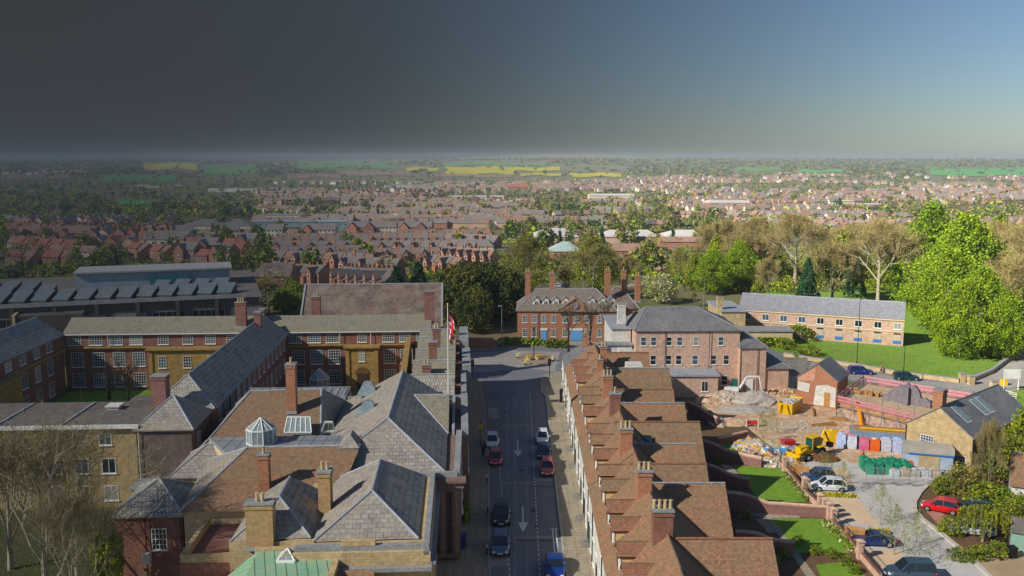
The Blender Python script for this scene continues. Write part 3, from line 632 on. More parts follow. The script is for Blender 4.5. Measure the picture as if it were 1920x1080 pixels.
# red brick house lower left
rb=thing('red_brick_annexe','red brick annexe with small hipped slate roof, drainpipe and sash window at lower left','building',A(-28,-1))
L=block(rb,A(-30.8,-4.2),A(-24.8,-4.2),7,0,6.5,8.5,BR_RED,SLATE,hip=(3,3),cap=1)
win(rb,A(-26.9,-4.2,3.2),ANG,1.35,2.0,4,4); pipe(rb,A(-28.0,-4.4),0,6.5)
pipe(rb,A(-24.9,-4.4),0,6.5)
rc=thing('red_brick_link','low red brick link with parapet and blue lined gutter behind the annexe','building',A(-22,-5))
m=MB(); m.prism([A(-24.8,-3.8)[:2],A(-18,-3.8)[:2],A(-18,3)[:2],A(-24.8,3)[:2]],0,6.2); m.build('wall',BR_RED,rc)
m=MB(); m.prism([A(-24.8,-3.9)[:2],A(-17.9,-3.9)[:2],A(-17.9,3)[:2],A(-24.8,3)[:2]],6.2,6.45); ro=m.build('roof',LEAD,rc)
m=MB()
for i in range(6): m.obox(tuple(A(-23.8+i,-1,6.45)),.05,2.6,.09,RZ)
m.build('lead_roll',LEAD_T,ro)
win(rc,A(-23.3,-3.8,3.4),ANG,1.3,2,4,4)
rd=thing('brick_light_well','brick walled light well with stone coping beside the annexe','building',A(-21,-9))
m=MB(); m.prism([A(-22.6,-12.4)[:2],A(-18.2,-12.4)[:2],A(-18.2,-4.5)[:2],A(-22.6,-4.5)[:2]],0,5.6); m.build('wall',BR_RED,rd)
m=MB(); m.wall([tuple(A(-22.4,-4.6)[:2]),tuple(A(-22.4,-12.2)[:2]),tuple(A(-18.3,-12.2)[:2])],.4,.7,5.6); m.build('parapet',STONE_B,rd)
# copper roofed building, bottom
cr=thing('copper_roofed_building','verdigris copper roofed building with pyramid skylight at the bottom edge','building',A(-12,-22))
m=MB(); m.prism([A(-17.6,-32)[:2],A(-8.6,-32)[:2],A(-8.6,-15.4)[:2],A(-17.6,-15.4)[:2]],0,6.4); m.build('wall',BR_RED,cr)
c=[A(-19.6,-30,5.0),A(-9.6,-30,6.8),A(-9.6,-15.6,7.9),A(-15.6,-15.6,7.9),A(-15.6,-30,7.0),A(-19.6,-18,5.2)]
r=MB(); r.add(c,[(4,1,2,3),(0,4,3,5)]); r.add([x-Vector((0,0,.2)) for x in c],[(3,2,1,4),(5,3,4,0)]); rf=r.build('roof',COPPER,cr)
m=MB(); m.wall([tuple(A(-9.4,-31)[:2]),tuple(A(-9.4,-15.4)[:2])],.5,.9,6.9); m.wall([tuple(A(-15.8,-15.4)[:2]),tuple(A(-9.6,-15.4)[:2])],.5,.5,7.6); m.build('parapet',STONE_B,cr)
lantern(cr,tuple(P(540,1047,7.8)),.95,.1,.7,4,'skylight')
tw=thing('tiled_lean_to','small orange tiled roofs over a stone wall beside the copper roof','building',A(-7,-21))
m=MB(); m.prism([A(-8.6,-27)[:2],A(-2.4,-27)[:2],A(-2.4,-17.6)[:2],A(-8.6,-17.6)[:2]],0,5.6); m.build('wall',STONE_B,tw)
c=[A(-9.2,-20.8,6.0),A(-6.2,-20.8,6.0),A(-6.4,-18.2,7.4),A(-9.4,-18.2,7.4)]
r=MB(); r.add(c,[(0,1,2,3)]); r.add([x-Vector((0,0,.2)) for x in c],[(3,2,1,0)]); r.build('roof',TILE_O,tw)
c=[A(-9.4,-24.6,5.8),A(-6.9,-24.6,5.8),A(-7,-22,7.0),A(-9.4,-22,7.0)]
r=MB(); r.add(c,[(0,1,2,3)]); r.add([x-Vector((0,0,.2)) for x in c],[(3,2,1,0)]); r.build('roof',TILE_O,tw)
# pale parapet blocks and roofs along the street north of the hall
st=thing('street_range','row of small slate roofs behind pale parapets along the west kerb','building',A(-3,47))
m=MB(); m.prism([A(-6.5,28)[:2],A(.8,28)[:2],A(.8,64)[:2],A(-6.5,64)[:2]],0,8.0); m.build('wall',BR_RED,st)
for (t0,t1,zr) in((28.6,35,10.2),(35.4,41,10.6),(41.6,48,10.8),(48.6,55,11.2),(55.6,62,11)):
    block(st,A(-6.2,t0),A(-.8,t0),t1-t0,8.0,8.05,zr,STONE_P,SLATE_G if t0>35 else SLATE,walls=False,cap=1,over=.1)
parapet(st,[A(.5,28),A(.5,40)],7.8,9.0,.7); parapet(st,[A(.9,40),A(.9,52)],7.8,9.6,1.2); parapet(st,[A(.6,52),A(.6,64)],7.8,10.6,1.4)
for (u,vb,z0,vt,wx,pots) in((800,704,9.2,684,1.1,2),(812,692,9.2,641,1.1,0),(819,668,9.6,616,1.1,2),(846,640,9.6,612,.9,0)): chim_px(st,u,vb,z0,vt,wx,1.0,pots,BR_RED)
aq=thing('gutter_walk','ochre parapet wall and deep gutter joining the hall to the courtyard range','wall',A(-9,45))
m=MB(); m.wall([tuple(A(-7.6,29)[:2]),tuple(A(-8.6,66.4)[:2])],.9,8.4,0); m.build('parapet_wall',STONE,aq)
# steep tiled hall behind
bh=thing('long_tiled_hall','hall with a huge dark pantiled roof and white verge behind the courtyard range','building',A(-16,90))
block(bh,A(-29.5,84),A(-3.6,84),16,0,7,13.8,BR_RED,TILE_D,cap=1,over=.3)
for s in(-3.4,-29.7): m=MB(); a0=A(s,83.6,6.9);a1=A(s,92,14.0);a2=A(s,100.4,6.9); m.tube(a0,a1,.22,n=4); m.tube(a1,a2,.22,n=4); m.build('verge',COPING,bh)
# library with rows of roof lights
lb=thing('concrete_library','long dark concrete library with rows of tilted roof lights and strip windows','building',(-80,185,0))
a0=Vector(P(485,553,11)); a1=Vector(P(-60,578,11)); dx=(a0-a1).normalized(); nrm=Vector((-dx.y,dx.x,0)); ln=(a0-a1).length; la=math.atan2(dx.y,dx.x)
def LB(a,b,z): q=a1+dx*a+nrm*b; return Vector((q.x,q.y,z))
m=MB(); m.prism([LB(-30,0,0)[:2],LB(ln,0,0)[:2],LB(ln,42,0)[:2],LB(-30,42,0)[:2]],0,10.9); m.build('wall',CONC_D,lb)
m=MB(); m.prism([LB(-30,-.4,0)[:2],LB(ln+.5,-.4,0)[:2],LB(ln+.5,42,0)[:2],LB(-30,42,0)[:2]],10.9,11.15); rf=m.build('roof',M('gravel_roof','#6a6460','#5c5652',scale=.2),lb)
m=MB(); m.prism([LB(-30,-.55,0)[:2],LB(ln+.6,-.55,0)[:2],LB(ln+.6,-.4,0)[:2],LB(-30,-.4,0)[:2]],10.7,11.4); m.build('roof_edging',COPING,rf)
k=0
for a in np.arange(2,ln-2,7.2):
    win(lb,LB(a+3.4,0,6.9),la,6.0,1.7,5,1,sill=False,fm=LEAD_T,name='strip_window')
m=MB()
for a in np.arange(1.5,ln,7.2): m.obox(tuple(LB(a-1.7,-.3,0)),.35,.35,10.6,la)
m.build('pilaster',CONC_D,lb)
m=MB(); m.obox(tuple(LB(ln*.27,-2,0)),5.6,2,9.6,la); m.build('stair_tower',CONC_D,lb)
m=MB(); m.obox(tuple(LB(ln*.27-5.8,-2.0,0)),.25,2.2,9.9,la); m.build('stair_tower_edge',STONE_B,lb)
RLP=MB(); RLP.add([(-1.5,-1.9,.35),(1.5,-1.9,.35),(1.5,1.9,1.9),(-1.5,1.9,1.9),(-1.5,-1.9,0),(1.5,-1.9,0),(1.5,1.9,0),(-1.5,1.9,0)],[(4,5,1,0),(5,6,2,1),(6,7,3,2),(7,4,0,3)]); rme=RLP.mesh('roof_light'); rme.materials.append(M('gravel_dark','#4c4a48','#444240',scale=1))
GL=MB(); GL.add([(-1.5,-1.95,.4),(1.5,-1.95,.4),(1.5,1.85,1.97),(-1.5,1.85,1.97),(-1.5,-1.95,.3),(1.5,-1.95,.3),(1.5,1.85,1.87),(-1.5,1.85,1.87)],[(0,1,2,3),(4,5,1,0),(5,6,2,1),(6,7,3,2),(7,4,0,3)]); gme=GL.mesh('glazing'); gme.materials.append(M('roof_light_glass','#646d72','#575f64',scale=1,rough=.3))
def rl(a,b,z=11.15):
    o=bpy.data.objects.new('roof_light',rme); COL.objects.link(o); o.parent=lb; o.location=LB(a,b,z)-origin(lb); o.rotation_euler=(0,0,la+R(-20))
    g=bpy.data.objects.new('glazing',gme); COL.objects.link(g); g.parent=o
for i in range(22): rl(ln-6-i*3.7,4)
for i in range(15): rl(ln-40-i*3.7,11)
for i in range(14): rl(ln-44-i*3.7,19)
for i in range(4): rl(ln-7-i*3.9,12)
m=MB(); m.obox(tuple(LB(ln-20,22,11.15)),15,5,3.4,la); m.build('plant_room',M('panel_grey','#8a969c','#7a868c',scale=.4),lb)
m=MB(); m.obox(tuple(LB(ln-20,22,14.55)),15.5,5.6,.35,la); m.build('plant_room_roof',COPING,lb)
m=MB(); m.obox(tuple(LB(ln-17,16.7,11.15)),4,.25,2.7,la); m.build('louvre',M('louvre','#2f6470','#285862',scale=2),lb)
# ================================================================== TERRACE EAST OF THE STREET
def xw(y): return 7.4+.012*(y-67)
TL=['first','second']
houses=[ # y0,y1, wings[(ridge y, x end, half width)], dormers y, roof, zr, label
 (50,60.5,[(55,20.5,4.3)],[54,58.2],TILE_O,9.2,'nearest clay tiled terrace house at the bottom edge of the picture'),
 (60.5,71.2,[(66.4,19.9,4.2)],[63.7,67.6],TILE_O,9.2,'terrace house with the tallest four pot chimney and a wide orange tiled rear wing'),
 (71.2,81.0,[(79,19.2,4.1)],[71.6+.9,76.4],TILE_O,9.0,'terrace house with mottled orange wing ending beside the second garden wall'),
 (81.0,86.8,[(84.6,18.7,2.8)],[81.6,86-.3],TILE,8.9,'narrow terrace house with two small dormers between the three pot chimneys'),
 (86.8,93.4,[(90.4,18.8,3.0)],[90.6],TILE_O,9.0,'terrace house with ragged orange moss on its short rear wing'),
 (93.4,102.5,[(98,20.8,3.9)],[95.5,99.6],TILE,9.1,'terrace house with a roof window in its brown rear wing'),
 (102.5,110.2,[(107,20.8,3.2)],[106.5],TILE_O,8.8,'terrace house with white ridge tiles behind the single pot chimney'),
 (110.2,119.5,[(113.5,20.6,3.2)],[112,116.3],TILE,8.8,'terrace house with long dark brown rear wing beside the building site'),
 (119.5,130,[(124.6,22,4.0)],[123,127.8],TILE_O,9.0,'terrace house with steep half hipped gables near the junction'),
 (130,139,[(134,20.5,3.0)],[132.5],TILE_O,9.2,'red tiled terrace house in front of the tall pink brick building'),
 (139,149,[],[],SLATE_B,7.6,'last terrace house by the junction with blue grey slate roof')]
DM={}
def dormer(root,y,rm,zr=8.25):
    x0=xw(y)+.95; d=MB(); hwid=.88
    d.box(x0+.06,y-hwid,5.9,x0+2.6,y+hwid,7.45); d.add([(x0+.06,y-hwid,7.45),(x0+.06,y+hwid,7.45),(x0+.06,y,zr-.1)],[(0,2,1)])
    o=d.build('dormer',M('dormer_cheek','#d2b483','#c2a270',scale=1),root)
    d=MB(); d.add([(x0,y-hwid-.06,5.8),(x0,y+hwid+.06,5.8),(x0,y+hwid+.06,7.4),(x0,y,zr-.12),(x0,y-hwid-.06,7.4),(x0+.1,y-hwid-.06,5.8),(x0+.1,y+hwid+.06,5.8),(x0+.1,y+hwid+.06,7.4),(x0+.1,y,zr-.12),(x0+.1,y-hwid-.06,7.4)],[(4,3,2,1,0),(5,6,7,8,9)]+[(i,(i+1)%5,5+(i+1)%5,5+i) for i in range(5)]); d.build('dormer_front',WHITE,o)
    r=MB(); a=[(x0-.2,y-hwid-.14,7.42),(x0+2.3,y-hwid-.14,7.42),(x0+3.5,y,zr),(x0-.2,y,zr),(x0-.2,y+hwid+.14,7.42),(x0+2.3,y+hwid+.14,7.42)]
    r.add(a,[(0,1,2,3),(3,2,5,4)]); r.add([(p[0],p[1],p[2]-.1) for p in a],[(3,2,1,0),(4,5,2,3)]); b=[(p[0],p[1],p[2]-.1) for p in a]
    for i,j in((0,3),(3,4),(0,1),(5,4)): r.add([a[i],a[j],b[j],b[i]],[(0,1,2,3),(3,2,1,0)])
    ro=r.build('dormer_roof',TILE_R if rm is TILE_O else TILE,o)
    c=MB(); c.tube((x0-.22,y,zr+.02),(x0+3.3,y,zr+.02),.08); c.build('ridge_tiles',TILE_R if rm is TILE else TILE,ro)
    m=MB(); m.box(x0-.07,y-.7,6.0,x0-.0,y+.7,7.2); f=m.build('dormer_window',WOODW,o); m=MB(); m.box(x0-.09,y-.58,6.1,x0-.071,y+.58,7.1); m.build('pane',GLASS,f)
for i,(y0,y1,wings,dorms,rm,zr,lab) in enumerate(houses):
    t=thing('terraced_house',lab,'house',(12,(y0+y1)/2,0),0,'tiled terraced houses along the east kerb')
    ze=5.4 if zr>8 else 5.0
    L=block(t,(xw(y1)+(.05 if i%2 else 0),y1-.02),(xw(y0)+(.05 if i%2 else 0),y0+.02),9,0,ze+(.0 if i%2 else .06),zr,STUCCO,rm,gov=.0,over=.06,cap=1,capm=TILE if rm is TILE_O else TILE_R,capr=.12)
    for (yr,xe,hw) in wings:
        zw=zr-.35; zew=max(4.6,zw-hw*.93)
        block(t,(11.5,yr-hw),(xe,yr-hw),2*hw,0,zew,zw,BR_ORG if i%3 else BR_RED,TILE_O if i in(1,2,4,6,9) else TILE,over=.25,cap=1,capm=TILE_R if i%2 else COPING,capr=.12)
        win(t,(xe,yr,3.0),math.pi/2,1.1,1.3,2,2); win(t,(xe,yr,.6),math.pi/2,1.4,1.5,2,2)
    for y in dorms: dormer(t,y,rm)
    n=max(2,int((y1-y0)/2.6))
    for k in range(n):
        yy=y0+(k+.5)*(y1-y0)/n
        win(t,(xw(yy)+.0,yy,3.3),-math.pi/2,1.0,1.5,2,4)
        if k!=1: win(t,(xw(yy)+.0,yy,.8),-math.pi/2,1.0,1.6,2,4)
    yy=y0+1.5*(y1-y0)/n; d=MB(); d.box(xw(yy)-.06,yy-.5,.15,xw(yy)+.05,yy+.5,2.3); d.build('door',M('door_green','#2c4638',kind='plain') if i%2 else M('door_black','#1c1c20',kind='plain'),t)
    d=MB(); d.box(xw(yy)-.9,yy-.8,.13,xw(yy),yy+.8,.32); d.box(xw(yy)-.55,yy-.65,.32,xw(yy),yy+.65,.5); d.build('door_step',CONC,t)
    pipe(t,(xw(y1)-.06,y1-.3),0,ze)
    for (yc,xc,z1,wx,wy,pots) in((66.8,11.6,11.2,1.5,1.2,4),(76.5,11.6,10.9,1.25,1.2,3),(88.7,11.5,11,1.25,1.1,3),(102,11.9,11.1,1.2,1.0,1),(111,12,11,1.2,1.0,3),(123,12.2,10.4,.8,.8,1),(131,13.5,10.6,.9,.9,2),(146,12,9.6,.9,.7,1)):
        if y0<=yc<y1: chimney(t,xc,yc,zr-2.4,z1,wx,wy,0,pots,BR_RED if yc in(66.8,102) else BR_ORG,capm=COPING)
    if i==5:
        m=MB(); a=P(1196,808,8.0);m.obox((14.9,94.9,6.6),.45,.3,.9,0); 
        q=[(14.4,95.2,6.65),(15.3,95.2,6.65),(15.3,96.4,7.75),(14.4,96.4,7.75)]; m=MB(); m.add([(a,b-.12,c+.16) for a,b,c in q],[(0,1,2,3)]); m.add([(a,b,c) for a,b,c in q]+[(a,b-.12,c+.16) for a,b,c in q],[(0,1,5,4),(1,2,6,5),(2,3,7,6),(3,0,4,7)]); m.build('roof_window',GLASS,t)
    if i in(8,9):   # white sided gable piece over the street slope
        m=MB(); yy=(y0+y1)/2+2; m.box(16.2,yy-2,8.0 if i==8 else 7.5,18.4,yy+.4,9.2); o=m.build('rear_dormer',STUCCO,t)
        win(t,(17.3,yy-2,8.1),0,1.0,.9,2,2)
# pale stuccoed block and side of the hall at the junction
pb=thing('stucco_block','cream stuccoed block with square chimney beside the slate roofed brick building','building',(18,156,0))
m=MB(); m.box(16.8,150,0,20,162,9.6); m.build('wall',STUCCO,pb); m=MB(); m.box(16.5,149.7,9.6,20.2,162.3,9.9); m.build('roof',LEAD_T,pb)
chimney(pb,18.6,152,9.9,13.6,1.3,1.5,0,0,STUCCO)
m=MB(); m.box(14.6,148,0,20,150.5,7.2); m.build('wall',STUCCO,pb); m=MB(); m.box(14.4,147.7,7.2,20.1,150.5,7.4); m.build('roof',LEAD,pb)
# tall pink brick building
cb2=thing('pink_brick_building','three storey pink brick building with grey hipped slate roof facing the building site','building',(29,150,0))
block(cb2,(20.3,145.8),(37.4,146.1),11,0,10.2,13.0,BR_PINK,SLATE_B,hip=(2.4,6),over=.35,cap=1,capm=COPING,capr=.09)
X=lambda u:(u-960)/FPX*148.3
for u in(1207,1226,1255,1275,1306,1353): win(cb2,(X(u),145.85+.0175*(X(u)-20.3)-.03,7.6),R(1),.95,1.45,1,2)
for u in(1206,1226,1255,1274,1305,1340,1364): win(cb2,(X(u),145.82+.0175*(X(u)-20.3),4.4),R(1),1.0,1.6,1,2)
win(cb2,(X(1362),146.07,.9),R(1),1.1,1.6,1,2); win(cb2,(X(1339),146.05,.05),R(1),1.3,2.5,2,1,name='french_door',sill=False)
m=MB(); m.box(24.5,141.6,0,33,145.8,3.5); m.build('ground_floor_wing',BR_PINK,cb2); m=MB(); m.box(24.2,141.3,3.5,33.3,145.9,3.8); m.build('wing_roof',LEAD_T,cb2)
win(cb2,(30.9,141.6,1.0),0,1.1,1.7,2,1)
for u in(1248,1331): pipe(cb2,(X(u),145.75),3.6,10.2)
block(cb2,(37.2,144.2),(41.3,144.3),10,0,7.6,9.2,BR_PINK,SLATE_B,hip=(2.0,2.0),cap=1,capm=COPING,capr=.07)
d=MB(); d.box(38.2,144.08,.1,39.3,144.2,2.4); d.build('door',WOODW,cb2); pipe(cb2,(39.9,144.1),0,7.5); pipe(cb2,(37.1,144.1),0,10)
block(cb2,(41.3,144.6),(45.2,144.7),9,0,4.1,5.6,BR_PINK,SLATE_B,hip=(0,2.2),cap=1,capm=COPING,capr=.06)
# Georgian mansion
mn=thing('red_brick_mansion','red brick mansion with seven white dormers, central pediment and blue doors','building',(12,190,0))
L=block(mn,(1.1,187.3),(21.9,186.8),11,0,6.5,10.2,BR_ORG,M('slate_brown','#8b8078','#70665f',kind='brick',scale=.5,unit=(.3,.2),mortar=.01,c3='#80745f',mc='#45403c'),hip=(4,4),over=.3,cap=1)
MX=lambda u:(u-960)/FPX*189.5
for u in(984,1002,1019.5,1038,1060,1081,1101.5,1124.5,1143):
    MY=187.3-.024*(MX(u)-1.1); win(mn,(MX(u),MY,3.9),L.ang,1.05,1.6,3,4)
    if u not in(1019.5,1081,1143): win(mn,(MX(u),MY,.9),L.ang,1.05,1.7,3,4)
BLD=M('door_blue','#5f9ccf',kind='plain')
for u,wd in((1020,1.1),(1081,2.4),(1143,1.0)):
    d=MB(); x=MX(u); MY=187.3-.024*(x-1.1); d.box(x-wd/2,MY-.12,.1,x+wd/2,MY,2.3); o=d.build('door',BLD,mn); d=MB(); d.box(x-wd/2-.2,MY-.2,2.3,x+wd/2+.2,MY,2.7); d.build('door_hood',WOODW,o)
d=MB(); d.box(MX(1045),186.75,6.2,MX(1112),187.3,6.6); x0,x1=MX(1045),MX(1112)
d=MB(); d.add([(x0,186.5,6.55),(x1,186.5,6.55),((x0+x1)/2,186.5,9.1),(x0,191,6.55),(x1,191,6.55),((x0+x1)/2,192,9.1)],[(0,1,2),(1,4,5,2),(3,0,2,5)]); o=d.build('pediment',BR_ORG,mn)
d=MB()
for a,b in(((x0-.3,186.35,6.5),((x0+x1)/2,186.35,9.2)),((x1+.3,186.35,6.5),((x0+x1)/2,186.35,9.2)),((x0-.3,186.35,6.5),(x1+.3,186.35,6.5))): d.tube(a,b,.14,n=4)
d.tube(((x0+x1)/2,186.42,7.6),((x0+x1)/2,186.3,7.6),.65,n=14); d.build('pediment_moulding',COPING,o)
for u in(1005,1022.5,1041,1059,1108,1127,1145.5):
    x=MX(u)*1.02; d=MB(); d.box(x-.65,188.6,7.0,x+.65,191.4,8.4); d.add([(x-.75,188.55,8.4),(x+.75,188.55,8.4),(x,188.55,9.0)],[(0,1,2)]); o=d.build('dormer',WOODW,mn)
    d=MB(); d.add([(x-.85,188.4,8.38),(x,188.4,9.1),(x,192,9.1),(x-.85,191.5,8.38),(x+.85,188.4,8.38),(x+.85,191.5,8.38)],[(0,1,2,3),(1,4,5,2)]); d.build('dormer_roof',LEAD,o)
    win(mn,(x,188.6,7.15),0,.8,1.1,2,3,sill=False)
for (u,yb,zt,wx) in((989.5,193,14.0,1.1),(1035,193,13.6,1.1),(1139,194,14.2,1.2),(1169,197,13.8,.9),(1195.5,192,13.2,1.1)):
    chimney(mn,(u-960)/FPX*(yb+2),yb,7.5,zt,wx,1,0,2 if wx>1 else 1,BR_ORG,pm=YELLINE)
for u in(1009,1116): pipe(mn,(MX(u),187.0),0,6.5)
block(mn,(19.5,192),(27,191.8),12,0,6.2,9.8,BR_ORG,TILE_D,hip=(3,3),cap=1)
# long tan block on the bank
la_=thing('tan_brick_block','long low tan brick block with blue panels under its windows on the grass bank','building',(64,187,.5))
p0,p1=Vector((49,193.4)),Vector((79.2,180.2)); L=block(la_,p0,p1,9,0,5.9,8.5,BR_TAN,M('slate_streaked','#6c6d72','#7e7f84',c3='#95959a',scale=1.1),hip=(0,0),over=.25,gov=.05,capm=LEAD_T,cap=1)
fr=[(u,) for u in(1447,1476,1507,1537,1568,1599,1630,1662)]
for i in range(9):
    a=2.0+i*3.72; q=L(a,-.0,0)
    win(la_,(q.x,q.y,3.7),L.ang,1.45,1.35,2,1)
    if i>2:
        m=MB(); m.obox((q.x,q.y,1.35),.72,.07,1.55,L.ang); o=m.build('infill_panel',M('panel_tan','#b3a48c','#a5977f',scale=1),la_)
        m=MB(); m.obox((q.x,q.y,.75),.75,.1,.62,L.ang); m.build('blue_panel',BLUEP,la_); m=MB(); m.obox((q.x,q.y,2.62),.65,.09,.28,L.ang); m.build('vent_light',GLASS,la_)
m=MB(); q=L(16.5,-.05,3.15); m.obox((q.x,q.y,3.1),16.4,.07,.25,L.ang); q=L(16.5,-.1,0); m.obox((q.x,q.y,5.45),16.5,.1,.4,L.ang); m.build('string_course',CREAM,la_)
pw=thing('stone_entrance_block','low stone entrance block with flat coping at the left end of the tan block','building',(47,190,0))
m=MB(); m.box(43.6,186,0,48.6,199,6.4); m.build('wall',STONE_B,pw); m=MB(); m.box(43.3,185.7,6.4,48.8,199.3,6.7); m.build('roof',LEAD_T,pw); chimney(pw,43.6,188,5.5,9.2,1.1,1.3,0,0,STONE_B)
m=MB(); m.box(44,181,0,57,186,3.2); m.build('low_wing',CREAM,pw); m=MB(); m.box(43.8,180.7,3.2,57.3,186.2,3.4); m.build('low_wing_roof',COPING,pw)
# ruined brick outbuilding at the site
gb=thing('gabled_outbuilding','part plastered brick outbuilding with torn gable and slate roof on the site','building',(50,139,0))
g0,g1=Vector((44.6,138.2)),Vector((49.6,134.8)); dd=(g1-g0).normalized(); nn_=Vector((-dd.y,dd.x))
q0=g1; q1=g1+nn_*6.5
block(gb,(g1.x,g1.y),(q1.x,q1.y),(g1-g0).length,0,4.3,6.6,BR_ORG,SLATE_B,gov=.1,over=.2,rf=.5)
m=MB()
def GP(a,z,o=.04): q=g0+dd*a-nn_*o; return (q.x,q.y,z)
m.add([GP(2.6,.2),GP(5.9,.2),GP(5.9,3.3),GP(4.4,3.6),GP(2.9,3.2)],[(0,1,2,3,4)]); m.add([GP(.1,2.2),GP(1.8,2.0),GP(2.0,3.4),GP(.1,3.6)],[(0,1,2,3)]); m.build('plaster_patch',STUCCO,gb)
m=MB(); m.add([GP(4.2,.2,.07),GP(5.1,.2,.07),GP(5.1,2.4,.07),GP(4.2,2.4,.07)],[(0,1,2,3)]); m.build('door',WOOD,gb)
m=MB(); m.add([GP(.1,4.2),GP(2.7,6.1),GP(2.7,3.9),GP(.1,3.7)],[(3,2,1,0)],0); m.build('pink_render',M('render_pink','#c08c74','#b07a5c',scale=1.4,c3='#cbb09c'),gb)
# half built house with scaffold
hbz=thing('half_built_house','roofless building shell with timber deck, scaffolding and pink debris netting','building',(56,128,0))
D4=[Vector((48.6,129.4)),Vector((56.3,140.3)),Vector((67.2,130.2)),Vector((57.6,117.2))]
m=MB(); m.prism([p for p in D4],0,3.2); m.build('wall',M('shell_brick','#b07c60','#9a6a52',kind='brick',scale=.8,c3='#c4b49c'),hbz)
m=MB(); cc_=sum(D4,Vector((0,0)))/4; m.prism([cc_+(p-cc_)*1.04 for p in D4],3.2,3.4); m.build('timber_deck',M('deck_ply','#c2a888','#ab9070',scale=.5,c3='#d0bc9c'),hbz)
m=MB(); m.prism([cc_+(p-cc_)*1.05 for p in D4][:3]+[cc_+(D4[3]-cc_)*1.05],2.9,3.19); m.build('edge_beam',WOOD,hbz)
pts=[cc_+(p-cc_)*1.1 for p in D4]; sc=MB(); rail=MB(); net=MB(); rr=random.Random(4)
for i in range(4):
    a,b=pts[i],pts[(i+1)%4]; n=max(3,int((b-a).length/2.2)); th_=4.9
    for k in range(n+1):
        p=a.lerp(b,k/n); sc.tube((p.x,p.y,0),(p.x,p.y,th_+rr.uniform(-.3,.7)),.05,n=4); q=a.lerp(b,k/n); c2=q+(cc_-q).normalized()*1.1; sc.tube((c2.x,c2.y,0),(c2.x,c2.y,3.1),.05,n=4); sc.tube((p.x,p.y,2.9),(c2.x,c2.y,2.9),.04,n=4)
        if k<n and i in(0,3): p2=a.lerp(b,(k+1)/n); sc.tube((p.x,p.y,.3),(p2.x,p2.y,2.8),.035,n=4)
    for z in(1.5,3.0,3.9,4.5): sc.tube((a.x,a.y,z),(b.x,b.y,z),.045,n=4)
    for z in(3.75,4.25): rail.wall([a,b],.05,.22,z)
    for k in range(n*2):
        if rr.random()<.8:
            p=a.lerp(b,k/(2*n));q=a.lerp(b,(k+1)/(2*n)); z0=3.35+rr.uniform(0,.2); z1=4.3+rr.uniform(-.4,.2); net.add([(p.x,p.y,z0),(q.x,q.y,z0+rr.uniform(-.15,.1)),(q.x,q.y,z1),(p.x,p.y,z1)],[(0,1,2,3)])
o=sc.build('scaffold',STEEL,hbz); o=rail.build('guard_rail',M('rail_pink','#d06a70','#c8848a',scale=2),hbz)
NETM=M('netting_pink','#d88a90','#c86470',scale=1.5); nt=NETM.node_tree; tb=nt.nodes.new('ShaderNodeBsdfTransparent'); ms=nt.nodes.new('ShaderNodeMixShader'); ms.inputs[0].default_value=.55
nt.links.new(nt.nodes['Principled BSDF'].outputs[0],ms.inputs[1]); nt.links.new(tb.outputs[0],ms.inputs[2]); nt.links.new(ms.outputs[0],nt.nodes['Material Output'].inputs[0]); net.build('debris_netting',NETM,hbz)
m=MB(); f=P(1700,745,3.4); 
prof=[(-3.4,0),(3.6,0),(3.5,1.0),(2.8,1.5),(2.2,1.4),(1.8,2.6),(1.2,3.3),(.6,3.1),(.2,3.5),(-.6,2.9),(-1.0,2.9),(-1.5,2.1),(-2.2,1.9),(-2.6,1.1),(-3.2,.9)]
uxx=(D4[2]-D4[1]).normalized(); vs=[]
for s in(0,.6):
    for a,z in prof: q=Vector((f.x,f.y))+uxx*a+Vector((uxx.y,-uxx.x))*s; vs.append((q.x,q.y,3.4+z*.9))
n=len(prof); m.add(vs,[tuple(range(n))[::-1],tuple(range(n,2*n))]+[(i,(i+1)%n,n+(i+1)%n,n+i) for i in range(n)]); q=Vector((f.x,f.y))+Vector((uxx.y,-uxx.x))*1; m.obox((q.x+.3,q.y,3.4),.4,.5,2.7,math.atan2(uxx.y,uxx.x)); m.build('stone_gable_fragment',M('rubble_grey','#6e6870','#8a8284',scale=1.2,c3='#59535c'),hbz)
m=MB()
for i in range(7): q=P(1608+i*7,726+i*.8,3.5); m.obox((q.x,q.y,3.45),.9,.06,.5,rr.uniform(0,3),0)
m.build('roof_truss_timber',WOOD,hbz)
m=MB(); m.tube(P(1610,742,4)+Vector((0,0,0)),P(1618,805,.0),.28,n=6); m.build('rubbish_chute',M('chute_orange','#d88a1c',kind='plain'),hbz)
hbz.location.z-=.9   # the shell stands in its own excavated footing
# stone cottage
sc_=thing('stone_cottage','buff stone house with grey slate roof, roof lights and orange chimney at the right','building',(60,113,0))
s0=Vector((55.9,106.3)); s1=Vector((66.8,115.6)); sd_=(s1-s0).normalized(); SW=8.3
L=block(sc_,s0,s1+sd_*3,SW,0,4.4,7.3,STONE_B,SLATE_B,gov=.12,over=.25,cap=1,capm=COPING,capr=.08)
